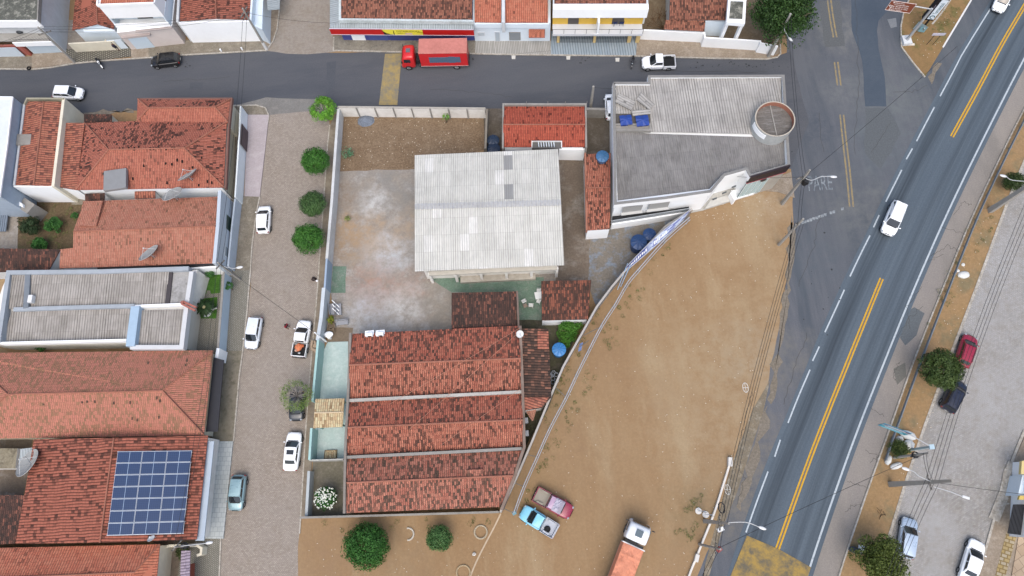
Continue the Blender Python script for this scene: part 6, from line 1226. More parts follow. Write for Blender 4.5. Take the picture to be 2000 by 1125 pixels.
for f_, w_ in (((1048, 892), (1030, 888)), ((1022, 950), (1005, 943)), ((1003, 1002), (981, 992)), ((1105, 775), (1085, 757)), ((1150, 665), (1128, 680)), ((1170, 640), (1140, 655))): b = MB(); b.tube([P(f_[0], f_[1], 2.2), P(w_[0], w_[1], 2.4)], .04, 5); b.build('strut', paint('6d6c68', .8), t)
for (a, c_) in (((1232, 516), (1212, 560)), ((1226, 514), (1206, 566))): b = MB(); b.tube([P(a[0], a[1], 3.0), P(c_[0], c_[1], 1.2)], .05, 6); b.build('blue_brace', paint('8fabc8', .5), t)
b = MB(); p = P(1004, 1002, 2.2); b.box((p.x, p.y, 1.7), (.4, .4, .9), rz=.4); b.build('end_box', paint('6f9aa5', .6), t)
BM, bt, bb_ = newmat('banner_print', .5, .4); uv = nd(bt, 'ShaderNodeUVMap').outputs[0]; s = nd(bt, 'ShaderNodeSeparateXYZ', {0: uv}); n = noise(bt, nd(bt, 'ShaderNodeMapping', {0: uv, 3: (5, 2.2, 1)}).outputs[0], 1.4, 2); c_ = mixc(bt, mr(bt, s.outputs[0], .30, .44), hexc('3f4a86'), hexc('b9c6d8')); c_ = mixc(bt, mr(bt, n, .5, .53), c_, hexc('6c74a6')); c_ = mixc(bt, mr(bt, mth(bt, 'ABSOLUTE', mth(bt, 'SUBTRACT', s.outputs[1], .5)), .40, .44), c_, hexc('c3cad4')); link(bt, c_, bb_.inputs['Base Color'])
t = thing('banner', 'long blue and pale printed banner tilted over the diagonal wall near the white office', 'banner', P(1280, 480)); up_ = cr(w3([(1224, 520), (1262, 481), (1300, 446), (1349, 409)], 3.0), 5); dn_ = cr(w3([(1222, 530), (1262, 496), (1300, 463), (1336, 428)], 1.9), 5); b = MB(); N_ = len(up_)-1
for i in range(N_): b.face([dn_[i], dn_[i+1], up_[i+1], up_[i]], [(i/N_, 0), ((i+1)/N_, 0), ((i+1)/N_, 1), (i/N_, 1)])
for i in range(N_): d_ = Vector((-.02, .03, -.02)); b.face([up_[i]+d_, up_[i+1]+d_, dn_[i+1]+d_, dn_[i]+d_])
b.build('print', BM, t)
for i, (u, s_) in enumerate(((1, 5), (7, 4.2))):
    b = MB(); j = u; rn = random.Random(i)
    for k in range(int(s_*2)):
        a = min(j+k*.42, N_-1.01); q = int(a); f_ = a-q; lo = dn_[q].lerp(dn_[q+1], f_); hi = up_[q].lerp(up_[q+1], f_); v0 = .3+rn.random()*.1; v1 = .62+rn.random()*.12; e = (dn_[q+1]-dn_[q]).normalized()*(.12+.1*rn.random())
        off_ = Vector((.02, -.02, .03)); b.face([lo.lerp(hi, v0)+off_, lo.lerp(hi, v0)+e+off_, lo.lerp(hi, v1)+e+off_, lo.lerp(hi, v1)+off_])
    b.build('lettering', WHITE, t)
b = MB(); b.tube(up_, .05, 6); b.tube(dn_, .05, 6); b.build('pipe', ST2, t)
t = thing('blue_tarp_scrap', 'scrap of striped blue cloth tied to the banner frame near the round light blue tank', 'cloth', P(1135, 680)); q = w3([(1132, 672), (1139, 668), (1136, 682), (1130, 685)], 2.3); b = MB()
for i in range(4): u0, u1 = i/4, i/4+.18; b.face([q[0].lerp(q[1], u0), q[0].lerp(q[1], u1), q[3].lerp(q[2], u1)-Vector((0, 0, .5)), q[3].lerp(q[2], u0)-Vector((0, 0, .5))])
b.build('strips', paint('5c82c0', .6), t)
# guard rail
gp = cr(w3([(2008, 215), (1960, 310), (1905, 428), (1852, 560), (1798, 700), (1748, 837), (1727, 899)], .7), 5); t = thing('guard_rail', 'long galvanised guard rail along the highway side of the sandy median', 'guard rail', (gp[-1].x, gp[-1].y, 0)); b = MB()
for dz, r in ((.1, .07), (-.1, .07)): b.tube([p+Vector((.2, 0, dz)) for p in gp], r, 6)
b.strip([p+Vector((.2, 0, 0)) for p in gp], .14, .72, .45); b.build('beam', paint('7e868c', .5, .3), t)
for i in range(0, len(gp), 2): b = MB(); p = gp[i]; b.box((p.x+.33, p.y, .35), (.12, .12, .7)); b.build('post', paint('7e868c', .5, .3), t)

# ================================================================== vehicles
car('black hatchback parked by the kerb on the top street below the white two-storey house', 'car', 'hatch', '141416', (295, 121), (352, 115), 1.68, 1.5, opts='aerial')
car('white car with a dark windscreen on the top street, half behind the cream side wall', 'car', 'hatch', 'e4e8ec', (163, 183), (105, 181), 1.68, 1.5, name='white_car')
PU = car('white pickup with black bed and black side trim at the kerb near the yellow house', 'pickup truck', 'pickup', 'e8ebee', (1253, 123), (1319, 121), 1.8, 1.62, opts='')
car('white car nearly hidden behind the corner of the white office, only its nose showing', 'car', 'hatch', 'e4e8ec', (1193, 183), (1195, 234), 1.65, 1.5)
car('white family car with black window line driving on the highway below the junction', 'car', 'suv', 'eceff1', (1732, 458), (1757, 397), 1.82, 1.68, opts='rails wr aerial')
car('white car driving at the very top right corner of the highway', 'car', 'sedan', 'e9edef', (1948, 22), (1972, -32), 1.75, 1.46)
car('small white hatchback parked by the lilac paving on the left cobbled street', 'car', 'hatch', 'eceeee', (517, 402), (514, 456), 1.66, 1.5)
car('silver-white sedan parked against the grey pavers of the left cobbled street', 'car', 'wagon', 'd5dbe0', (489, 682), (501, 619), 1.68, 1.46, metal=.15)
PL_ = car('white pickup carrying orange goods in its bed, beside the turquoise wall', 'pickup truck', 'pickup', 'eceeee', (596, 625), (583, 697), 1.72, 1.58)
car('dark grey car parked half under the sparse dry street tree', 'car', 'hatch', '34383d', (578, 822), (581, 765), 1.68, 1.48, metal=.2)
car('white sedan with a black sunroof parked on the left cobbled street', 'car', 'sedan', 'eceff1', (576, 843), (567, 920), 1.76, 1.46, opts='sunroof')
car('teal-grey car parked by the white tiled pavement on the left cobbled street', 'car', 'hatch', '7f9ba1', (459, 998), (468, 927), 1.7, 1.46, metal=.3)
car('crimson red car parked under the round median tree, on its upper side', 'car', 'hatch', '8e1f38', (1897, 655), (1877, 715), 1.72, 1.5, metal=.1, opts='rails')
car('dark blue car parked under the round median tree, on its lower side', 'car', 'suv', '171d30', (1877, 745), (1848, 802), 1.74, 1.56, opts='rails')
car('silver-blue estate car parked beside the bushy median tree at the bottom right', 'car', 'wagon', 'a9b9c9', (1778, 1011), (1767, 1090), 1.74, 1.5, metal=.35)
car('white sedan parked by the right kerb at the bottom right corner', 'car', 'sedan', 'eef1f3', (1911, 1055), (1885, 1138), 1.76, 1.46)
MP = car('old maroon pickup with light ribbed bed on the sand lot', 'pickup truck', 'pickup', '86293f', (1117, 1003), (1045, 964), 1.75, 1.6, roofhx='a98fa6', opts='light')
BP = car('old light blue pickup with a white open bed on the sand lot', 'pickup truck', 'pickup', '7fc0d8', (1018, 997), (1085, 1038), 1.74, 1.5, opts='light chrome')
t = BP; g = MB(); n = 20; rr = [((-1.25)+.26*math.cos(2*math.pi*k/n), .25+.26*math.sin(2*math.pi*k/n), .78) for k in range(n+1)]; g.tube(rr, .1, 8, cap=False); g.tube([(-1.25, .25, .72), (-1.25, .25, .82)], .18, 12)
sp_ = g.build('spare_tyre', RUBBER, None); sp_.location = t.location; sp_.rotation_euler = t.rotation_euler; tag(sp_, 'black spare tyre lying in the white bed of the old light blue pickup', 'tyre')
for o_ in kids(BP):
    if o_.name.startswith(('bed', 'bumper')) : o_.data.materials[0] = paint('c3c9d3', .5, .5)
# load of the street pickup
R = PL_.matrix_world if False else Matrix.Translation(PL_.location) @ Matrix.Rotation(PL_.rotation_euler.z, 4, 'Z')
rn = random.Random(4)
for i, (x, y, sx, sy, sz, hx, nm, lb) in enumerate(((-1.15, .1, .9, .8, .3, 'd9835a', 'goods_sack', 'orange sack heaped in the bed of the white pickup, the topmost and largest'), (-.95, -.3, .45, .5, .35, 'cc6f45', 'goods_sack', 'small orange sack beside the largest one in the white pickup bed'), (-1.55, .3, .35, .3, .3, 'd0a48c', 'goods_box', 'pale pink box at the rear of the white pickup load'), (-.75, .42, .3, .4, .3, '8f8f8c', 'goods_box', 'grey box behind the cab in the bed of the white pickup'), (-1.8, -.1, .25, .35, .2, 'b9bbbb', 'goods_box', 'small light grey box nearest the tailgate of the white pickup'))):
    g = MB(); g.ball((x, y, .72+sz), (sx/2, sy/2, sz/2), nu=14, nv=8, lump=.5, seed=i); g.v = [R @ v for v in g.v]; tag(g.build(nm, paint(hx, .8, .3), smooth=True), lb, 'sack' if 'sack' in nm else 'box')
# crumpled cover on the maroon cab
R = Matrix.Translation(MP.location) @ Matrix.Rotation(MP.rotation_euler.z, 4, 'Z'); g = MB(); n = 10; rn = random.Random(9); vs = []
for i in range(n+1):
    for j in range(n+1): x = .05+1.05*i/n; y = -.72+1.44*j/n; z = (1.64 if i < 6 else 1.64-(i-6)*.14)+rn.uniform(0, .09)-(.12 if j in (0, n) else 0); vs.append(R @ Vector((x, y, z)))
g.idx(vs, [(i*(n+1)+j, (i+1)*(n+1)+j, (i+1)*(n+1)+j+1, i*(n+1)+j+1) for i in range(n) for j in range(n)]); tag(g.build('windscreen_cover', paint('b7b3c3', .4, .5, sc_=5)), 'crumpled pale sun cover over the windscreen of the maroon pickup', 'cover')
# red box truck
def worldpt(x, y, z=0): return P(x, y, z)
a_ = P(785, 119, .5); b_ = P(917, 117, .5); d_ = (a_-b_); LT = d_.length; rz = math.atan2(d_.y, d_.x); t = thing('box_truck', 'red box truck with a faded pink cargo roof parked in front of the store', 'truck', local=True)
TR = carpaint('c01f22', .3); x0 = -LT/2; W = 2.2; xb1 = x0+.1; xb2 = x0+LT*.70; xc1 = x0+LT*.785
g = MB(); g.box(((xb1+xb2)/2, 0, 2.18), (xb2-xb1, W, 2.75)); g.build('cargo_box', TR, t, bev=.03); g = MB(); g.box(((xb1+xb2)/2, 0, 3.58), (xb2-xb1+.04, W+.04, .05)); g.build('cargo_roof', paint('cc8276', .7, .7, sc_=2.5), t)
g = MB(); L_0 = xb1+.9; L_1 = xb2-1.2; 
for sy in (-1, 1): g.box(((L_0+L_1)/2, sy*(W/2+.012), 2.2), (L_1-L_0, .02, 1.15)); g.box(((L_0+L_1)/2-.9, sy*(W/2+.012), 2.2), (.8, .021, 1.3))
g.build('side_panel', paint('5a7086', .5, .2), t); g = MB()
for sy in (-1, 1): g.box(((xb1+xb2)/2, sy*(W/2+.01), .86), (xb2-xb1, .03, .05))
g.build('box_trim', paint('d8c0bc', .6, .5), t)
st = []
for x, wf, zb, zt in ((xc1, .93, .6, 2.62), (xc1+.1, .98, .5, 2.75), (xc1+1.1, .98, .5, 2.72), (xc1+1.55, .97, .5, 2.5), (xc1+1.78, .95, .5, 1.6), (xc1+1.84, .88, .55, 1.2)):
    h = W/2*wf; half = [(h*.95, zb), (h, zb+.2), (h, (zb+zt)*.55), (h*.95, zt-.2), (h*.85, zt-.03), (0, zt+.02)]; st.append([Vector((x, y, z)) for y, z in half]+[Vector((x, -y, z)) for y, z in half[-2::-1]])
g = MB(); loft(g, st); g.build('cab', TR, t, [('sub', 1)], smooth=True)
g = MB(); quad_on(g, ((xc1+1.78, -W*.43, 1.55), (xc1+1.78, W*.43, 1.55), (xc1+1.55, W*.41, 2.4), (xc1+1.55, -W*.41, 2.4)), .04, .96, .05, .95, .06, bulge=.03); g.build('windscreen', glassm(), t)
for sy in (-1, 1):
    g = MB(); g.box((xc1+.95, sy*W*.49, 1.95), (.85, .04, .6)); g.build('side_window', glassm(), t); g = MB(); g.box((xc1+1.6, sy*(W/2+.18), 2.0), (.08, .2, .4)); g.build('mirror', DARKM, t); g = MB(); g.box((xc1+1.83, sy*W*.36, .95), (.06, .3, .22)); g.build('headlight', HEADL, t)
g = MB(); g.box((xc1+.75, 0, 2.78), (.55, .6, .05)); g.build('roof_hatch', paint('6d6d72', .6), t)
g = MB()
for sy in (-1, 1): g.box((-.2, sy*.4, .72), (LT*.9, .12, .2))
g.box((xb2+.4, 0, 1.0), (.5, 1.2, .7)); g.tube([(xb2+.3, .7, .6), (xb2-.5, .7, .6)], .25, 10); g.tube([(xb2+.3, -.75, .7), (xb2+.2, -.75, 1.9)], .1, 8); g.build('chassis', DARKM, t)
wheel_set(t, LT, W, .44, (xc1+.95, xb1+1.55), .28); g = MB(); g.box((xb1-.06, 0, .6), (.1, W*.9, .15)); g.build('rear_bumper', DARKM, t); place(t, ((a_+b_)/2).xy.to_3d(), rz)
# tarp truck
a_ = P(1250, 1020, .8); b_ = P(1160, 1262, .8); d_ = a_-b_; LT = d_.length; rz = math.atan2(d_.y, d_.x); t = thing('cargo_truck', 'white cab truck with an orange-pink tarpaulin, cut off by the bottom edge', 'truck', local=True); W = 2.45; x0 = -LT/2; xc1 = LT/2-2.1
TWH = carpaint('dfe3e6', .3); st = []
for x, wf, zb, zt in ((xc1, .93, .7, 2.65), (xc1+.12, .98, .6, 2.85), (xc1+1.3, .98, .6, 2.85), (xc1+1.8, .96, .6, 2.55), (xc1+2.05, .94, .6, 1.7), (xc1+2.1, .86, .65, 1.3)):
    h = W/2*wf; half = [(h*.95, zb), (h, zb+.2), (h, (zb+zt)*.55), (h*.95, zt-.2), (h*.85, zt-.03), (0, zt+.02)]; st.append([Vector((x, y, z)) for y, z in half]+[Vector((x, -y, z)) for y, z in half[-2::-1]])
g = MB(); loft(g, st); g.build('cab', TWH, t, [('sub', 1)], smooth=True); g = MB(); quad_on(g, ((xc1+2.03, -W*.43, 1.7), (xc1+2.03, W*.43, 1.7), (xc1+1.8, W*.41, 2.5), (xc1+1.8, -W*.41, 2.5)), .04, .96, .05, .95, .06); g.build('windscreen', glassm(), t)
g = MB(); g.box((xc1+.95, -.05, 2.9), (.75, .75, .05)); g.build('roof_hatch', paint('5f7079', .5), t, bev=.03)
for sy in (-1, 1):
    g = MB(); g.box((xc1+1.2, sy*W*.49, 2.0), (.9, .04, .6)); g.build('side_window', glassm(), t); g = MB(); g.box((xc1+1.75, sy*(W/2+.22), 2.1), (.1, .3, .5)); g.tube([(xc1+1.7, sy*W/2, 2.5), (xc1+1.75, sy*(W/2+.2), 2.4)], .03, 5); g.build('mirror', DARKM, t); g = MB(); g.box((xc1+2.1, sy*W*.36, 1.0), (.06, .35, .22)); g.build('headlight', HEADL, t)
g = MB(); g.box((xc1-.25, 0, 1.6), (.3, 2.0, 1.6)); 
for sy in (-1, 1): g.box((-.4, sy*.45, .85), (LT*.92, .12, .25))
g.build('chassis', DARKM, t); wheel_set(t, LT, W, .5, (xc1+.9, x0+1.6, x0+2.8), .3)
g = MB(); xe = xc1-.5; g.box(((x0+xe)/2, 0, 1.35), (xe-x0, W, .5)); g.build('flatbed', paint('d8d8d4', .7), t); g = MB(); nx_, ny_ = 40, 14; vs = []; rn = random.Random(11)
for i in range(nx_+1):
    for j in range(ny_+1):
        u, v = i/nx_, j/ny_; y = (v-.5)*(W+.1); z = 2.55+.22*(1-(2*v-1)**2)+.06*math.sin(i*1.1)*math.cos(j*.9)+rn.uniform(-.035, .035)+(.09 if i % 9 == 0 else 0)
        if j in (0, ny_): z = 1.6
        vs.append(Vector((x0+(xe-x0)*u, y, z)))
g.idx(vs, [(i*(ny_+1)+j, (i+1)*(ny_+1)+j, (i+1)*(ny_+1)+j+1, i*(ny_+1)+j+1) for i in range(nx_) for j in range(ny_)]); m_, nt, bs = newmat('tarpaulin', .7, .3); co = nd(nt, 'ShaderNodeTexCoord').outputs['Object']; n1 = noise(nt, co, .8, 5, .6); n2 = noise(nt, co, 3, 5, .7); link(nt, mixc(nt, mr(nt, n1, .35, .65), hexc('c9866a'), hexc('b9775c')), bs.inputs['Base Color']); bump(nt, bs, n2, .12, .6); g.build('tarpaulin', m_, t, smooth=False)
g = MB(); g.box((xe+.06, 0, 2.0), (.12, W, 1.3)); g.build('headboard', paint('e3e4e2', .6, .2), t); place(t, ((a_+b_)/2).xy.to_3d(), rz)
motorbike('white and black motorcycle on the stone paving in front of the cream low wall', (195, 124), (201, 133)); motorbike('dark motorcycle with a white tank parked next to the white pickup near the yellow house', (1235, 122), (1233, 134), '2a2c33')
g = P(56, 133, .25); t = thing('tyre', 'loose black tyre on the kerb at the far top left', 'tyre', (g.x, g.y, .12)); b = MB(); b.tube([(g.x+.22*math.cos(k*.314), g.y+.22*math.sin(k*.314), .22) for k in range(21)], .09, 7, cap=False); b.build('casing', RUBBER, t)
# ================================================================== people
person('person in a red shirt standing by the cab of the white pickup with orange goods', (564, 640), -.6, 'a31f38', '23242c', 'work')
person('person in dark clothes walking to the pale blue gate by the stone paving', (232, 99), 2.1, '23233a', '1d1e2b', 'walk')
# ================================================================== trees
gs = 'round clipped street trees'
tree('street_tree', 'bright green ring-shaped street tree with a bare grey middle, at the street corner', (630, 213), 1.85, 2.6, 1.1, G_leafb, 1, 6500, .16, hole=(-.1, -.05, .5), branches=16, lump=.1, barkm=paint('9a978c', .9, .3))
tree('street_tree', 'dark round street tree by the white compound wall, the upper of the dark ones', (616, 315), 1.95, 2.7, 1.35, G_leaf, 2, 8500, .16, lump=.1, nclump=100)
tree('street_tree', 'dusty olive-green round street tree between the two dark ones', (611, 398), 1.8, 2.6, 1.2, leafmat('leaves_dusty', '3c5a30', '52703f', '334c28'), 3, 7500, .15, lump=.1, nclump=90)
tree('street_tree', 'dark round street tree by the compound wall, the lower and largest one', (603, 466), 2.1, 2.8, 1.45, G_leaf, 4, 9000, .16, lump=.1, nclump=110)
tree('street_tree', 'sparse half-bare street tree with grey twigs over the dark grey car', (578, 772), 1.95, 3.3, 1.2, leafmat('leaves_dry_green', '5f7a36', '7f8f52', '4d6c2c'), 5, 3600, .13, branches=22, core=False, nclump=70, hole=(.1, .05, .55), barkm=paint('8f8a84', .9, .3))
tree('round_tree', 'large dark green bushy tree on the sand below the compound, left of the small one', (716, 1067), 2.65, 2.6, 1.9, leafmat('leaves_dark_round', '27501c', '417030', '1f4415'), 6, 14000, .17, lump=.1, nclump=120)
tree('round_tree', 'small green tree on the sand below the compound, right of the large one', (858, 1051), 1.55, 1.9, 1.1, leafmat('leaves_dusty_round', '33592a', '5b7a48', '2c4f24'), 7, 6500, .14, lump=.09, nclump=90)
tree('street_tree', 'tall dark tree beside the concrete lamp pole, right of the white garden wall', (1532, 28), 4.0, 5.5, 3.0, leafmat('leaves_mango', '26401a', '3b5527', '1c3013'), 8, 13000, .27, lump=.3, nclump=110)
tree('median_tree', 'round dark olive tree on the median between the red and the dark blue car', (1837, 721), 2.45, 3.4, 1.8, leafmat('leaves_olive_dark', '34481f', '4a5a2c', '293a18'), 9, 10000, .2, lump=.16)
tree('median_tree', 'bushy olive-green tree on the median by the silver-blue estate car, cut by the bottom edge', (1724, 1095), 2.5, 3.6, 2.0, leafmat('leaves_olive_warm', '455222', '5e6a30', '36441a'), 10, 10000, .22, lump=.34)
tree('median_shrub', 'small dark shrub under the tall pole at the right edge', (1980, 355), 1.25, 1.6, 1.0, leafmat('leaves_olive_dark2', '2d3f1d', '43522a', '223017'), 11, 3500, .17, cat='shrub', lump=.3)
tree('median_shrub', 'dark shrub among the white boulders on the median', (1757, 877), 1.05, 1.0, .8, G_leafo, 12, 2800, .15, cat='shrub', lump=.35, branches=4)
for i, (lb, p, R, h, m_, n) in enumerate((('dark shrub in the walled back yard, the left and darkest one', (59, 442), 1.35, 1.2, leafmat('leaves_black_green', '26371f', '35482a', '1d2c18'), 3000), ('spiky green bush in the walled back yard, the middle one', (104, 439), 1.15, .9, G_leafm, 2600), ('green bush in the walled back yard, the lowest one by the dark tiles', (78, 476), 1.0, .9, G_leafm, 2200), ('small bush in the back yard beside the pink ridge roof', (146, 421), .5, .6, G_leafm, 700), ('low blue-green castor plant beside the western wall in the dirt yard', (678, 297), .85, .7, leafmat('leaves_bluegreen', '4c7a5a', '6c9672', '3d6a4a'), 380), ('small green sapling against the northern compound wall', (870, 229), .55, 1.3, G_leafb, 330), ('small weed plant on the yard concrete near the western wall', (679, 427), .42, .5, G_dry, 260), ('bright green bush behind the square dark shed, by the diagonal wall', (1110, 648), 1.5, 1.2, leafmat('leaves_fresh', '3d6a22', '548232', '2f5a1c'), 4200), ('clipped green shrub in a box behind the pale street wall of the courtyard', (446, 559), .55, 1.4, G_leafm, 1200), ('yellow-green potted plant by the rough whitewashed wall', (646, 624), .5, .9, leafmat('leaves_yellow', '8b8a2c', '5e7228', '4d6a26'), 500), ('dark green hedge plant in the curved cream planter', (356, 1074), .8, .9, leafmat('leaves_hedge', '33401f', '48532c', '27331a'), 1500), ('dark green weeds along the wall of the grey sheet roof house', (80, 677), .7, .8, G_leafm, 700), ('small green climber at the top of the palm courtyard', (409, 533), .6, 1.2, G_leafm, 900))):
    tree('shrub', lb, p, R, h, R*.6, m_, 30+i, n, .16 if R > .6 else .12, cat='shrub', branches=3, lump=.35, core=n > 1500, nclump=24)
FL = tree('flowering_shrub', 'round shrub covered in white flowers in the small yard below the turquoise terrace', (637, 973), 1.25, 1.5, .95, G_leafm, 50, 4200, .15, cat='shrub', lump=.2)
rg = random.Random(7); b = MB(); c = P(637, 973, 1.5)
for i in range(130):
    a = rg.random()*6.28; ph = rg.uniform(0, 1.35); q = c+Vector((1.3*math.sin(ph)*math.cos(a), 1.3*math.sin(ph)*math.sin(a), 1.05*math.cos(ph)))
    for k in range(5): b.face([q, q+Vector((.07*math.cos(k*1.257), .07*math.sin(k*1.257), .04)), q+Vector((.085*math.cos(k*1.257+.5), .085*math.sin(k*1.257+.5), .05)), q+Vector((.07*math.cos(k*1.257+1.0), .07*math.sin(k*1.257+1.0), .04))])
x = b.build('flowers', paint('e9ecdf', .6, .05), FL); x['kind'] = 'stuff'
# cycad in the courtyard
c = P(399, 600, 1.3); t = thing('cycad_palm', 'dark star-shaped palm in the courtyard of the grey sheet roof house', 'palm', (c.x, c.y, 0)); b = MB(); b.tube([(c.x, c.y, 0), (c.x, c.y, 1.2)], [.22, .16], 10); b.build('trunk', BARK, t); b = MB(); rn = random.Random(2)
for k in range(44):
    a = 2*math.pi*k/44+rn.uniform(-.06, .06); Lf = 1.25*rn.uniform(.8, 1.05); el = rn.uniform(.15, .9); pts = [c+Vector((math.cos(a)*Lf*s_, math.sin(a)*Lf*s_, el*s_-1.0*s_*s_)) for s_ in (0, .3, .6, .85, 1)]; sd_ = Vector((-math.sin(a), math.cos(a), 0))
    for i in range(4):
        w0, w1 = (.03, .1, .1, .07, .01)[i], (.03, .1, .1, .07, .01)[i+1]; b.face([pts[i]-sd_*w0, pts[i]+sd_*w0, pts[i+1]+sd_*w1, pts[i+1]-sd_*w1])
b.build('fronds', leafmat('cycad_leaf', '1f3318', '2b4420', '182810'), t); b = MB(); b.ball(c+Vector((0, 0, .1)), (.2, .2, .16), nu=10, nv=6, lump=.3); b.build('cone', paint('a89f76', .9), t)
# ================================================================== poles
TOPS = {}
def ptop(name, base, h): q = P(*base); TOPS[name] = Vector((q.x, q.y, h))
pole('concrete utility pole with crossarm on the top street at the far left', (147, 123), 7.6, cross=[(6.2, .3, 1.6)], extra=None); ptop('A', (147, 123), 7.2)
pole('concrete utility pole with a white foot at the corner of the north street', (521, 97), 8.4, cross=[(7.6, 1.1, 1.8), (6.9, 1.1, 1.4)], foot=1.6); ptop('B', (521, 97), 7.6)
pole('short concrete pole by the small tiled house and the hidden white car', (1153, 211), 5.0, r=.17, extra=None); ptop('C', (1153, 211), 4.9)
pole('leaning-looking concrete lamp pole in front of the tall dark tree', (1500, 111), 8.6, r=.16, lamp=[(1532, 58, 6.5), (1540, 73, 6.0)]); ptop('D', (1500, 111), 8.2)
pole('square concrete lamp pole with transformer at the corner of the white office', (1527, 398), 9.3, r=.2, sq=True, cross=[(7.3, .35, 1.7)], lamp=[(1585, 352, 7.4), (1604, 345, 7.7), (1622, 345, 7.8)], extra='transformer'); ptop('E', (1527, 398), 7.6)
pole('slim concrete pole at the edge of the sand lot by the worn stop line', (1521, 478), 8.2, r=.14, cross=[(6.6, .35, .8)]); ptop('F', (1521, 478), 7.0)
pole('square concrete lamp pole standing on the white kerb by the yellow speed hump', (1376, 1018), 10.0, r=.2, sq=True, cross=[(7.2, 1.4, 1.5)], lamp=[(1455, 1020, 7.8), (1482, 1029, 8.0)]); ptop('G', (1376, 1018), 7.6)
pole('slim concrete pole with a red box, nearest the bottom edge beside the white kerb', (1366, 1063), 9.0, r=.12, cross=[(7.8, 1.3, 1.0)]); ptop('H', (1366, 1063), 7.9)
pole('tall thick concrete lamp pole at the right edge beside a small dark shrub', (1932, 412), 11.5, r=.3, sq=True, lamp=[(1978, 352, 8.2), (1966, 345, 8.6)], cross=[(9.0, 2.6, 1.8)]); ptop('I', (1932, 412), 9.5)
pole('grey pole carrying a big black cable coil, between the two white boulders', (1745, 894), 7.4, r=.12, extra='coil'); ptop('J', (1745, 894), 6.6)
pole('tall square concrete lamp pole with two lamp arms, on the median below the boulders', (1738, 946), 12.2, r=.28, sq=True, cross=[(8.4, 1.6, 1.4)], lamp=[(1795, 930, 8.6), (1786, 922, 8.8), (1776, 918, 9.0)], foot=None); ptop('K', (1738, 946), 8.6)
kp = COL.objects[[o.name for o in COL.objects if o.get('label', '').startswith('tall square concrete lamp pole with two')][0]]
b = MB(); la = [P(1824, 951, 8.0), P(1855, 960, 8.2), P(1880, 970, 8.4)]; b.tube(la, .045, 6); b.build('lamp_arm', STEEL, kp); g = MB(); g.box(la[-1]+Vector((.3, -.1, 0)), (.7, .25, .12), rz=-.4); g.build('lamp_head', LAMPW, kp, bev=.04)
pole('dark street pole with tangled cables and a white lamp, beside the pale blue street wall', (470, 547), 6.6, r=.12, cross=[(5.6, .8, 1.3)], lamp=[(455, 524, 5.2), (462, 523, 5.2)]); ptop('N', (470, 547), 6.2)
pole('street pole with tangled cables and a white lamp at the solar house corner', (392, 1062), 6.0, r=.12, cross=[(5.2, .8, 1.4)], lamp=[(395, 1062, 4.8), (402, 1061, 4.8)], extra='coil'); ptop('M', (392, 1062), 5.6)
pole('white service post leaning over the pavement beside the turquoise wall', (637, 667), 4.6, r=.09, m=WHITE); ptop('W', (637, 667), 4.5)
t = thing('service_box', 'white meter box hung on the cables by the slim bottom pole', 'box', P(1406, 1034, 6)); c = P(1407, 1034, 6.8); b = MB(); b.box(c, (.6, .35, .45), rz=.3); b.build('case', WHITE, t)
t = thing('service_box', 'red cable box hung at the slim bottom pole', 'box', P(1404, 1073, 6)); c = P(1404, 1073, 7.4); b = MB(); b.box(c, (.5, .4, .45), rz=.5); b.build('case', paint('9c4a4a', .7), t)
t = thing('cable_bundle', 'tangled black cable loop hanging just above the square pole by the speed hump', 'cable', P(1408, 990, 7)); c = P(1408, 992, 7.2); b = MB(); b.tube([c+Vector((.3*math.cos(k*.4)+.04*(k % 3), .5*math.sin(k*.4), .05*(k % 5))) for k in range(48)], .045, 5); b.build('loops', DARKM, t)
def sp(nm, a, b_, n, sag, lab, dx=.35, dz=0.0, r=.022):
    d = (TOPS[b_]-TOPS[a]) if isinstance(b_, str) else b_-TOPS[a]; e = TOPS[b_] if isinstance(b_, str) else b_; s_ = Vector((-d.y, d.x, 0)).normalized()
    for i in range(n): o_ = s_*(i-(n-1)/2)*dx+Vector((0, 0, dz*i)); wire(lab, TOPS[a]+o_, e+o_, sag+.15*i, r, group=lab if n > 1 else None)
sp('', 'D', 'E', 2, .5, 'black power line from the tall tree lamp pole to the office corner pole'); sp('', 'E', 'F', 2, .2, 'power line between the office corner pole and the slim pole by the stop line'); sp('', 'F', 'G', 4, 1.0, 'power line running down the right edge of the sand lot', .3); sp('', 'G', 'H', 3, .2, 'power line between the two poles beside the speed hump', .3)
sp('', 'H', P(1300, 1290, 7.5), 2, .3, 'power line leaving the bottom pole past the bottom edge'); sp('', 'H', 'J', 1, .8, 'black cable crossing the highway from the bottom pole to the coil pole'); sp('', 'J', 'K', 2, .2, 'short cable between the coil pole and the two-armed lamp pole'); sp('', 'I', 'K', 4, 1.0, 'power line over the service street between the two tall lamp poles', .4); sp('', 'K', P(1690, 1290, 8.6), 4, .6, 'power line from the two-armed lamp pole over the silver-blue estate car', .4); sp('', 'I', P(2100, 60, 9.5), 3, .5, 'power line leaving the tall pole past the right edge', .4)
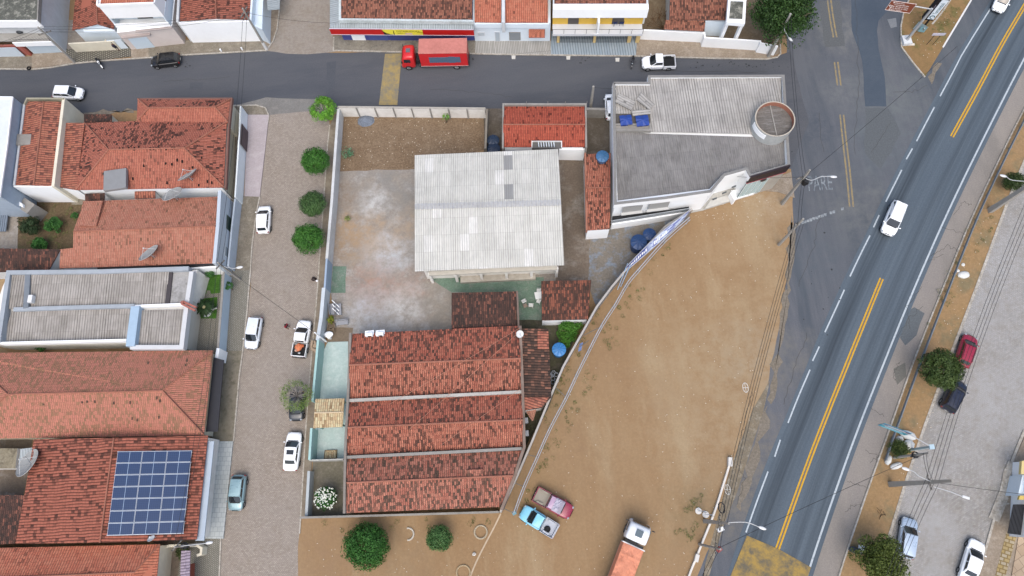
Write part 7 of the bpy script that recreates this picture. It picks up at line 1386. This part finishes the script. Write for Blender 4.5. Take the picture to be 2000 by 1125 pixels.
sp('', 'K', P(2080, 975, 4), 1, .6, 'thin service cable from the two-armed lamp pole to the house at the right edge'); sp('', 'B', 'N', 2, .9, 'power line above the left pavement from the corner pole down to the cable pole', .5); sp('', 'N', 'M', 2, 1.0, 'power line above the left street walls down to the solar house pole', .5); sp('', 'N', 'W', 1, .8, 'thin service cable crossing the left cobbled street to the white post'); sp('', 'B', P(660, 45, 4.6), 1, .5, 'thin cable from the corner pole to the red store'); sp('', 'B', 'A', 3, .9, 'power line along the white house fronts of the top street', .35); sp('', 'A', P(-100, 110, 7), 2, .4, 'power line leaving the transformer pole past the left edge'); sp('', 'C', P(1196, 173, 6.8), 1, .15, 'short cable from the short pole to the white office'); sp('', 'D', P(1245, 30, 6.5), 1, .9, 'thin cable from the lamp pole by the tall tree to the yellow house') if False else None
sp('', 'E', P(1870, 90, 7.0), 1, 1.1, 'thin cable crossing the junction from the office corner pole to the road island'); sp('', 'E', P(1440, 345, 5.5), 1, .3, 'thin cable from the office corner pole to the white entrance wall')
for a, c_, lb in (((800, 838, 4.6), (1010, 652, 5), 'pale thin cable sagging across the upper slopes of the long spotted roof'), ((760, 790, 4.6), (1016, 640, 5), 'pale thin cable crossing the first ridge of the long spotted roof'), ((860, 870, 4.6), (1016, 760, 4.6), 'pale thin cable over the lower slopes of the long spotted roof')): wire(lb, P(*a), P(*c_), .2, .018, paint('c08a72', .7, 0))
# ================================================================== signs
c = P(1768, 82); t = thing('gantry_sign', 'brown direction sign with white lettering hung from a grey post on the road island', 'road sign', (c.x, c.y, 0)); b = MB(); b.box((c.x, c.y, .3), (1.1, 1.3, .5)); b.build('foundation', LGREY, t); b = MB(); b.tube([c, c+Vector((0, 0, 6.6))], [.2, .14], 12); b.build('post', STEEL, t)
sA, sB, sC, sD = P(1728, 19, 5.0), P(1777, 26, 5.0), P(1786, 10, 6.9), P(1739, 2, 6.9); ux = (sB-sA); wS = ux.length; ux = ux.normalized(); nn = Vector((ux.y, -ux.x, 0)); zS = 5.0; hS = 1.75
b = MB(); b.tube([c+Vector((0, 0, 6.5)), sB+Vector((0, 0, 1.2))-nn*.1, sA.lerp(sB, .15)+Vector((0, 0, 1.2))-nn*.12], .08, 8); b.build('arm', STEEL, t)
M0 = Matrix(((ux.x, 0, nn.x, sA.x), (ux.y, 0, nn.y, sA.y), (0, 1, 0, zS), (0, 0, 0, 1)))
def onsign(parent, name, x0, x1, y0, y1, z, m, M=M0): b = MB(); b.box(((x0+x1)/2, (y0+y1)/2, z), (x1-x0, y1-y0, .03)); b.v = [M @ v for v in b.v]; return b.build(name, m, parent)
onsign(t, 'panel', 0, wS, 0, hS, 0, paint('8a4a33', .5, .1)); WL = paint('e8dcd6', .5, 0); b = MB()
for p, q in (((.03, .03), (wS-.03, .03)), ((wS-.03, .03), (wS-.03, hS-.03)), ((wS-.03, hS-.03), (.03, hS-.03)), ((.03, hS-.03), (.03, .03))): b.tube([M0 @ Vector((p[0], p[1], .02)), M0 @ Vector((q[0], q[1], .02))], .03, 4)
b.build('border', WL, t)
for i, (s_, x) in enumerate((('Casario Novo', .62), ('Comunidade Barreiras', .62), ('Igr. São João do Carmo', .62), ('Faz. São João do Cabugi', .62), ('Museu Histórico', .62))):
    y = hS-.28-i*.31; text(s_, .27, WL, t, M0 @ Matrix.Translation((x, y, .03)) @ Matrix.Diagonal(((wS-.9)/3.0, 1, 1, 1)), 'lettering', .003, .006)
    if i != 1: onsign(t, 'pictogram', .38, .56, y-.1, y+.1, .022, WL)
b = MB(); b.prism([M0 @ Vector(p) for p in ((.1, hS*.55, .03), (.3, hS*.68, .03), (.3, hS*.42, .03))], [0]*3) if False else b.face([M0 @ Vector(p) for p in ((.08, hS*.5, .03), (.3, hS*.36, .03), (.3, hS*.64, .03))]); b.build('arrow', WL, t)
# small panels behind the post
t = thing('poster_board', 'pale turquoise poster board leaning behind the post of the brown direction sign', 'sign', P(1795, 62)); b = MB(); q = [P(1783, 56, .6), P(1797, 62, .5), P(1812, 52, 2.4), P(1795, 42, 2.4)]; b.face(q); b.face([v-Vector((0, .0, .05)) for v in q][::-1]); b.build('board', paint('a8c0c4', .6, .3), t); b = MB(); q = [P(1792, 62, .7), P(1804, 64, .6), P(1812, 54, 2.0), P(1800, 52, 2.0)]; b.face([v+Vector((0, 0, .06)) for v in q]); b.build('poster', paint('8fc0cc', .5, .2), t); b = MB(); b.tube([P(1800, 63), P(1806, 55, 2.2)], .06, 6); b.build('leg', STEEL, t)
# billboard
q0, q1 = P(1803, 36, 2.4), P(1824, 38, 2.4); ux = (q1-q0); wB = ux.length; ux = ux.normalized(); nn = Vector((ux.y, -ux.x, 0)); t = thing('totem_sign', 'tall black advertising totem with a white panel lettered upwards, on the road island', 'sign', (q0.x, q0.y, 0)); M1 = Matrix(((ux.x, 0, nn.x, q0.x), (ux.y, 0, nn.y, q0.y), (0, 1, 0, 0), (0, 0, 0, 1)))
lo_, hi_ = 2.4, 6.0
for k in range(200):
    p = M1 @ Vector((.5, hi_, 0))
    if PX(p)[1] > 9: hi_ += .03
    else: break
b = MB(); b.box((wB/2, (lo_+hi_)/2+.5, -.3), (wB, hi_-lo_+1.6, .55)); b.box((wB/2+.5, hi_+1.0, -.3), (wB+.9, 1.3, .7)); b.v = [M1 @ v for v in b.v]; b.build('case', paint('1b171c', .5, .1), t)
onsign(t, 'white_panel', wB*.36, wB-.05, lo_, hi_, .0, paint('dfeaf2', .4, 0, k=.85), M1)
text('Tamanduá', .72, paint('4b6a70', .5, 0), t, M1 @ Matrix.Translation((wB*.68, lo_+.95, .03)) @ Matrix.Rotation(math.pi/2, 4, 'Z') @ Matrix.Diagonal(((hi_-lo_-1.2)/3.4, 1, 1, 1)), 'lettering', .003)
b = MB(); b.tube([M1 @ Vector((wB*.68+.26*math.cos(k*.314), lo_+.45+.26*math.sin(k*.314), .04)) for k in range(17)], .05, 5); b.build('ring_logo', paint('2f5a60', .5, 0), t); onsign(t, 'side_stripe', wB*.14, wB*.22, lo_+1.2, hi_-1.0, .0, paint('7d7682', .5, 0), M1)
for x in (.3, wB-.3): b = MB(); b.tube([M1 @ Vector((x, lo_, -.3)), (M1 @ Vector((x, 0, -.3))).xy.to_3d()], .12, 8); b.build('leg', DARKM, t)
t = thing('small_signboard', 'small white notice board on two thin dark legs on the road island', 'sign', P(1815, 88)); b = MB(); l1, l2 = P(1809, 88), P(1821, 88); b.tube([l1, l1+Vector((0, 0, 2.2))], .035, 5); b.tube([l2, l2+Vector((0, 0, 2.2))], .035, 5); b.build('leg', DARKM, t); b = MB(); m = (l1+l2)/2; d_ = (l2-l1).normalized(); b.box((m.x, m.y-.05, 2.3), (1.6, .05, .45), rz=math.atan2(d_.y, d_.x)); b.build('board', paint('c9c6d4', .6, .2), t); 
sqbox('kerb_block', 'white painted concrete block lying next to the foot of the brown sign post', 'block', (1781, 86), .25, (.75, .28, .22), -.1, 'e4ddd0')
# turquoise gantry sign
c = P(1776, 879); t = thing('gantry_sign', 'turquoise and white advert sign on a long arm above the median boulders', 'road sign', (c.x, c.y, 0)); b = MB(); b.tube([c, c+Vector((0, 0, 4.6))], [.16, .13], 10); b.build('post', paint('9fb4ba', .5, .2), t); q = c+Vector((0, 0, 4.6)); e0 = P(1776, 848, 4.7); e1_ = P(1723, 828, 4.7); b = MB(); b.tube([q, e0, e1_], .06, 6); b.build('arm', STEEL, t); b = MB(); b.box(q, (.5, .5, .2)); b.build('cap', paint('b9d2de', .5), t)
ux = (e0-e1_); wS = ux.length; ux = ux.normalized(); nn = Vector((ux.y, -ux.x, 0)); M2 = Matrix(((ux.x, 0, nn.x, e1_.x), (ux.y, 0, nn.y, e1_.y), (0, 1, 0, 3.7), (0, 0, 0, 1)))
b = MB(); b.box((wS/2, .75, 0), (wS, 1.5, .06)); b.v = [M2 @ v for v in b.v]; b.build('panel', paint('2f93ad', .4, .1), t); onsign(t, 'top_band', .2, wS-.1, 1.12, 1.5, .035, paint('7c6478', .5, .1), M2); onsign(t, 'lower_stripe', .3, wS-.3, .08, .3, .035, paint('6fc3d2', .5, .1), M2)
b = MB(); rn = random.Random(1)
for y_ in (1.3, .62):
    b = MB()
    for i in range(24): x = .5+i*(wS-1)/24; b.box((x, y_, .055), (.05+rn.random()*.08, .16, .01))
    b.v = [M2 @ v for v in b.v]; b.build('lettering', paint('d5e6ee', .5, 0), t)
for px_, f_, hz, lb in (((1364, 998), 2.9, 0, 'small round traffic sign on a white post by the white kerb, the upper of two'), ((1378, 1005), 2.7, 0, 'small round traffic sign on a white post by the white kerb, the lower of two')):
    q = P(*px_); t = thing('traffic_sign', lb, 'road sign', q); b = MB(); b.tube([q, q+Vector((0, 0, 3.0))], .05, 6); b.build('post', WHITE, t); b = MB(); b.tube([q, q+Vector((0, 0, .15))], .35, 16); b.build('base', WHITED, t); b = MB(); d_ = Vector((.35, 1, 0)).normalized(); cc = q+Vector((0, 0, 2.9)); b.tube([cc-d_*.07, cc-d_*.1], .32, 20); b.build('plate', paint('5c5f60', .5), t)
# white painted low wall along the lot
t = thing('low_kerb_wall', 'long narrow white painted kerb wall at the right side of the sand lot', 'kerb wall', P(1425, 900)); b = MB(); b.strip(cr(w3([(1425, 908), (1412, 950), (1396, 1000), (1374, 1055), (1360, 1090), (1346, 1125), (1320, 1200)], .35), 4), .2, .35, 0); b.build('kerb', paint('e6e2da', .8, .5), t); b = MB(); q = P(1426, 902, .4); b.box((q.x, q.y, .3), (.45, .95, .6), rz=-.2); q = P(1361, 1090, .4); b.box((q.x, q.y, .28), (.4, .8, .5), rz=-.4); b.build('block', paint('dcdad4', .8, .4), t)
for px_, s_ in (((1421, 956), 'left'), ((1456, 757), 'up')): 
    q = P(px_[0], px_[1], 6.6); t = thing('cable_reel', {'left': 'white wire hoop hanging on the cables above the white kerb wall', 'up': 'white wire hoop hanging on the cables at the right edge of the sand lot'}[s_], 'cable reel', q); b = MB(); b.tube([q+Vector((.28*math.cos(k*.314), .5*math.sin(k*.314), 0)) for k in range(21)], .035, 5); b.tube([q-Vector((.28, 0, 0)), q+Vector((.28, 0, 0))], .03, 4); b.tube([q-Vector((0, .5, 0)), q+Vector((0, .5, 0))], .03, 4); b.build('hoop', paint('d5d3cc', .6), t)
# ================================================================== tanks, dishes, AC
tank('dark blue ribbed tank lid beside the small tiled house, the upper of two', (963, 273), 1.6, .78, '2f4059', 1.4); tank('dark blue ribbed tank lid partly under the warehouse roof edge', (964, 289), 1.6, .82, '2b3a52', 1.4); tank('mid blue ribbed water tank on the top end of the tiled lean-to', (1177, 304), 4.7, .77, '41709a', 1.0)
tank('dark blue water tank by the banner wall, the larger lower one', (1248, 472), 2.2, .98, '23426f', 2.1); tank('dark blue water tank by the banner wall, the smaller upper one', (1269, 457), 1.7, .80, '27487a', 1.6); tank('light blue water tank in the narrow yard by the green bush', (1092, 682), 2.2, .80, '3f82bd', 1.9)
dish('large mesh satellite dish beside the beige flat roof at the left edge', (60, 907), 4.3, 1.55, .62, 2.4); dish('mesh satellite dish on the pink ridge roof, near its lower edge', (294, 498), 4.6, 1.3, .75, 2.2); dish('mesh satellite dish on the big hipped roof, near its lower right corner', (369, 346), 5.0, 1.25, .85, 2.1); dish('pale mesh satellite dish over the gap between the hipped roof and the pink ridge roof', (339, 383), 4.6, 1.25, .6, 2.0)
DW = paint('dfe1e0', .5, .1); dish('small white satellite dish at the right end of the long spotted roof', (1015, 652), 4.6, .42, .5, -1.2, DW, mesh=False); dish('small white satellite dish just below the solar array', (296, 1053), 4.9, .4, .8, 1.9, DW, mesh=False)
for i, p in enumerate(((720, 653), (741, 652))):
    q = P(p[0], p[1], 4.0); t = thing('air_conditioner', ['white air conditioner unit on the edge of the long spotted roof, the left one', 'white air conditioner unit on the edge of the long spotted roof, the right one'][i], 'air conditioner', (q.x, q.y, 3.3), 'roof air conditioners'); b = MB(); b.box((q.x, q.y, 3.75), (.85, .35, .6)); b.build('case', WHITE, t, bev=.03); b = MB(); b.box((q.x, q.y+.3, 3.5), (1.0, .5, .05)); b.build('shelf', WHITE, t); b = MB(); b.tube([(q.x+.05, q.y-.18, 3.78), (q.x+.05, q.y-.2, 3.78)], .22, 16); b.build('fan_grille', DARKM, t)
# green yard chairs and benches
CH = chair('white plastic chair on the green floor, the left one of the two together', (1023, 590), .02, 2.0, 'e4e6e2', 'plastic chairs on the green floor'); chair('white plastic chair on the green floor, the right one of the two together', (1037, 598), .02, 1.4, '', 'plastic chairs on the green floor', CH); chair('white plastic chair against the square dark shed, the lowest', (1052, 590), .02, 2.6, '', 'plastic chairs on the green floor', CH); chair('white plastic chair against the square dark shed, the highest', (1052, 570), .02, 3.0, '', 'plastic chairs on the green floor', CH)
def tbl(label, px, rz, hx, L=.9, W_=.9, h=.72):
    q = P(*px); t = thing('small_table', label, 'table', local=True); b = MB(); b.box((0, 0, h), (L, W_, .04)); b.build('tabletop', paint(hx, .5, .1), t, bev=.02)
    for sx in (-1, 1):
        for sy in (-1, 1): b = MB(); b.tube([(sx*L*.4, sy*W_*.4, h), (sx*L*.43, sy*W_*.43, 0)], .025, 5); b.build('leg', paint(hx, .5, .1), t)
    place(t, (q.x, q.y, .015), rz)
tbl('white plastic table against the square dark shed, between its chairs', (1052, 580), .1, 'e6e8e6'); tbl('small brown stool table between the plastic chairs on the green floor', (1026, 599), .4, '8a7a6c', .45, .45, .5)
def bench(label, px, rz, hx='9a9da3'):
    q = P(*px); t = thing('garden_bench', label, 'bench', local=True); m = paint(hx, .6, .3)
    b = MB(); b.box((0, 0, .42), (1.4, .5, .06)); b.build('seat', m, t); b = MB(); b.box((0, .26, .68), (1.4, .06, .45)); b.build('backrest', m, t)
    for sx in (-1, 1): b = MB(); b.box((sx*.55, 0, .2), (.1, .45, .4)); b.build('leg', m, t)
    place(t, (q.x, q.y, .015), rz)
bench('grey garden bench standing crosswise near the tiled roof edge', (670, 632), .03); bench('grey garden bench against the whitewashed wall, the left of the two parallel', (651, 606), 1.6); bench('grey garden bench parallel to the wall one, under the leaning white poles', (664, 606), 1.6)
for i in range(3): wire(['top', 'middle', 'lowest'][i]+' white pole of three leaning across the garden benches', P(648+i*.6, 586+i*8, 1.1), P(663-i*.5, 600+i*7, .55), 0, .05, WHITE)
for i, (p, lb) in enumerate((((649, 639), 'round clay flower pot by the whitewashed wall, the upper one'), ((648, 649), 'round clay flower pot by the whitewashed wall, the lower one'))):
    q = P(*p); t = thing('flower_pot', lb, 'flower pot', q); b = MB(); b.tube([q+Vector((.42*math.cos(k*.314), .42*math.sin(k*.314), .5)) for k in range(21)], .05, 6, cap=False); b.build('rim', paint('8c7b66', .9), t); b = MB(); b.tube([q, q+Vector((0, 0, .4))], [.3, .4], 18); b.build('pot', paint('6f6250', .9), t)
q = P(645, 656); t = thing('garden_sink', 'white stone basin beside the top of the turquoise terrace', 'basin', q); b = MB(); b.ball(q+Vector((0, 0, .75)), (.55, .38, .14), nu=16, nv=8); b.build('bowl', WHITE, t, smooth=True); b = MB(); b.box(q+Vector((0, -.25, .35)), (.35, .35, .7)); b.build('pedestal', WHITE, t)
for p, R_, lb, hx in (((797, 1043), .62, 'broken white ring planter between the two sand trees', 'cfc9bd'), ((939, 1039), .68, 'whole round concrete ring at the corner by the lot edge line', 'b7aa92'), ((905, 1118), .72, 'flat sandy concrete ring at the bottom edge below the small tree', 'b09c7c')):
    q = P(*p); t = thing('concrete_ring', lb, 'ring planter', q); n = 14 if 'broken' in lb else 25; b = MB(); b.tube([q+Vector((R_*math.cos(1.7-k*.262), R_*math.sin(1.7-k*.262), .08)) for k in range(n)], .1, 6); b.build('ring', paint(hx, .9, .4), t)
line('lot_edge_kerb', [(978, 1003), (965, 1030), (948, 1062), (930, 1098), (915, 1135)], .16, .02, paint('c7b49a', .9, .6, sc_=4))
# boulders on the median, bollards, bins
for i, (p, s_, lb) in enumerate((((1882, 537), (.72, .45, .25), 'flat white-painted boulder lying alone on the sandy median'), ((1871, 529), (.2, .2, .15), 'small white stone beside the lone flat boulder'), ((1881, 517), (.22, .22, .15), 'small white stone above the lone flat boulder'), ((1773, 850), (.95, .5, .5), 'white-painted boulder under the turquoise sign, the largest'), ((1757, 858), (.38, .4, .4), 'white-painted boulder left of the dark shrub group, the smallest rounded one'), ((1775, 868), (.55, .55, .55), 'squarish white-painted boulder right above the dark shrub'), ((1735, 898), (.6, .32, .4), 'white-painted boulder at the end of the guard rail'), ((1750, 910), (.34, .72, .35), 'leaning white-painted boulder below the coil pole'))):
    q = P(p[0], p[1], s_[2]*.6); b = MB(); b.ball((0, 0, 0), s_, nu=14, nv=9, lump=.16, seed=60+i); R_ = Matrix.Rotation(i*.7 if i != 3 else -.5, 3, 'Z'); b.v = [R_ @ v+q for v in b.v]; tag(b.build('boulder', paint('e2e4e0', .8, .25), smooth=True), lb, 'boulder')
t = thing('gravel_heap', 'blue-grey gravel heap against the northern compound wall', 'gravel heap', P(716, 238)); b = MB(); n = 18; vs = []; c = P(715, 236)
for i in range(n+1):
    for j in range(n+1): x, y = (i/n-.5)*2.2, (j/n-.5)*1.7; d_ = math.hypot(x/1.1, y/.85); vs.append(Vector((c.x+x, c.y+y, max(-.02, .55*(1-d_*d_))+(random.random()*.05 if d_ < 1 else 0))))
b.idx(vs, [(i*(n+1)+j, (i+1)*(n+1)+j, (i+1)*(n+1)+j+1, i*(n+1)+j+1) for i in range(n) for j in range(n)]); b.build('heap', gmat('gravel', '8892a0', '7a8390', None, 2, 6, 20, grit=.5), t)
t = thing('rubble_pile', 'broken tan bricks piled around a pavement post beside the orange-loaded white pickup', 'rubble', P(612, 677)); b = MB(); rn = random.Random(3)
for i in range(16): q = P(605+rn.random()*15, 668+rn.random()*18, .1+rn.random()*.35); b.box(q, (.45, .2, .15), rz=rn.random()*3)
b.build('bricks', paint('b5a08a', .9, .4), t)
t = thing('waste_bag', 'small black and white bag lying on the kerb of the left street above the pickup', 'bag', P(615, 546)); b = MB(); q = P(613, 545, .2); b.ball(q, (.3, .24, .2), nu=10, nv=7, lump=.5, seed=2); b.build('bag', paint('2e211d', .6), t, smooth=True); b = MB(); b.ball(q+Vector((.35, -.25, -.05)), (.16, .12, .12), nu=8, nv=6, lump=.4, seed=4); b.build('white_wrap', WHITE, t)
t = thing('waste_bin', 'white box bin with dark bags on the median by the bushy tree', 'bin', P(1682, 1074)); b = MB(); q = P(1684, 1073, .5); b.box(q, (.55, .75, .9), rz=-.4); b.build('box', WHITE, t); b = MB()
for i in range(3): b.ball(P(1665+i*7, 1073+i*2.5, .35), (.4, .3, .3), nu=10, nv=6, lump=.4, seed=i)
b.build('bag', paint('3c4550', .5), t)
for i, (p, hx, lb) in enumerate((((1141, 602), '5a3a80', 'purple cloth bundle at the corner of the square dark shed'), ((926, 1082), 'd8d4cc', 'small white litter sack near the ring at the lot edge'), ((1095, 640), '8a8f92', '')),):
    if not lb: continue
    q = P(p[0], p[1], .5 if i == 0 else .15); b = MB(); s_ = .55 if i == 0 else .2; b.ball(q, (s_, s_*.9, s_*.7), nu=14, nv=8, lump=.5, seed=i+70); tag(b.build('cloth_bundle', paint(hx, .7)), lb, 'bundle')
t = thing('scrap_frames', 'heap of white metal chair frames between the dark lean-to and the diagonal wall', 'scrap', P(1082, 737)); b = MB(); rn = random.Random(6)
for i in range(9):
    q = P(1074+rn.random()*16, 726+rn.random()*22, .7); b.tube([q+Vector((.25*math.cos(k*1.047+i), .25*math.sin(k*1.047+i), .1*rn.random())) for k in range(7)], .03, 4)
b.build('frames', paint('c2c8d0', .5), t)
t = thing('wooden_rack', 'pinkish wooden rack leaning in the narrow dark yard below the lean-to', 'rack', P(1036, 808)); b = MB(); q = w3([(1030, 795), (1049, 788), (1045, 806), (1040, 822), (1028, 803)], 1.9)
for i in range(5): b.tube([q[i], q[(i+1) % 5]], .06, 4)
for u in (.2, .4, .6, .8): b.tube([q[0].lerp(q[1], u), q[4].lerp(q[3], u)], .05, 4)
b.face([p-Vector((0, 0, .06)) for p in q]); b.build('slats', paint('b58470', .8, .3), t)
for i, p in enumerate(((1027, 821), (1028, 846))): sqbox('air_conditioner', ['grey air conditioner in the narrow dark yard, the upper one', 'grey air conditioner in the narrow dark yard, the lower one'][i], 'air conditioner', p, 2.2, (.5, .6, .6), 0, '9da0a2')
t = thing('fallen_branch', 'dark dry branches fallen inside the sandy roadside at the median', 'branches', P(1722, 1005)); b = MB(); rn = random.Random(12)
for i in range(8): q = P(1718+rn.random()*8, 998+rn.random()*10, .18); a = rn.random()*6; b.tube([q, q+Vector((math.cos(a)*.5, math.sin(a)*.5, .05))], .025, 4)
b.build('twigs', paint('5a4630', .9), t)
# litter, weeds and grass tufts as uncountable stuff
rg = np.random.default_rng(5); pts = []
def scat(poly, n, jit=0):
    xs = [p[0] for p in poly]; ys = [p[1] for p in poly]; out = []
    while len(out) < n:
        x, y = rg.uniform(min(xs), max(xs)), rg.uniform(min(ys), max(ys)); ins = False; j = len(poly)-1
        for i in range(len(poly)):
            if (poly[i][1] > y) != (poly[j][1] > y) and x < (poly[j][0]-poly[i][0])*(y-poly[i][1])/(poly[j][1]-poly[i][1])+poly[i][0]: ins = not ins
            j = i
        if ins: out.append((x, y))
    return out
lot = [(1360, 420), (1540, 380), (1520, 560), (1480, 760), (1425, 900), (1360, 1090), (1340, 1125), (590, 1125), (590, 1020), (990, 1010), (1110, 760), (1220, 560)]
b = MB()
for (x, y) in scat(lot, 340)+scat([(668, 232), (945, 232), (942, 290), (812, 330), (668, 332)], 180)+scat([(1350, 415), (1520, 372), (1530, 420), (1400, 470)], 60)+scat([(1770, 25), (1890, 0), (1810, 140)], 40)+scat([(1905, 430), (1955, 420), (1780, 950), (1745, 950)], 70):
    q = P(x, y, .03 if not 1745 < x else .13); s_ = rg.uniform(.025, .075); a = rg.uniform(0, 3); b.box((q.x, q.y, q.z+s_*.2), (s_*1.6, s_, s_*.6), rz=a)
tag(b.build('litter', paint('d3c8b4', .9, .3)), kind='stuff')
V = []; 
edge = [(1340, 440), (1265, 515), (1225, 560), (1180, 640), (1140, 720), (1100, 800), (1060, 880), (1010, 990), (1030, 1000), (1085, 900), (1130, 800), (1180, 720), (1240, 600), (1300, 500), (1350, 450)]
cen = scat(edge, 60)+scat([(1340, 980), (1375, 960), (1350, 1060), (1320, 1040)], 22)+scat([(1885, 440), (1950, 420), (1830, 640), (1800, 640)], 30)+scat([(1770, 30), (1880, 10), (1830, 70)], 26)+scat([(1165, 590), (1175, 600), (1070, 830), (1055, 820)], 30)+scat([(600, 1018), (960, 1010), (950, 1030), (600, 1040)], 16)+scat([(40, 400), (160, 390), (140, 500), (60, 500)], 30)+scat([(1010, 800), (1060, 800), (1000, 900)], 14)
allv = []
for (x, y) in cen:
    q = P(x, y, .05 if x < 1745 else .12); k = int(rg.integers(14, 40)); r_ = rg.uniform(.12, .4)
    for i in range(k):
        a = rg.uniform(0, 6.28); d_ = r_*rg.random()**.5; c = np.array([q.x+d_*math.cos(a), q.y+d_*math.sin(a), q.z+rg.uniform(0, .1)]); t1 = np.array([math.cos(a), math.sin(a), rg.uniform(.2, 1)])*rg.uniform(.05, .1); s1 = np.array([-math.sin(a), math.cos(a), 0])*.03
        allv += [c-s1, c+t1*.5+s1*.5, c+t1, c-s1*1.6+t1*.3]
w_ = mesh_quads('weeds', np.array(allv), len(allv)//4, leafmat('weed_leaf', '4f5a2c', '6a6b3c', '5d5a35'), None); tag(w_, kind='stuff')

# ------------------------------------------------------------------ tidy names and helper properties
for o in list(COL.objects):
    if '_org' in o.keys(): del o['_org']
    if '_L' in o.keys(): del o['_L']
    if o.parent is None and o.type in ('MESH', 'EMPTY') and not o.get('kind') and not o.get('label'): bpy.data.objects.remove(o)
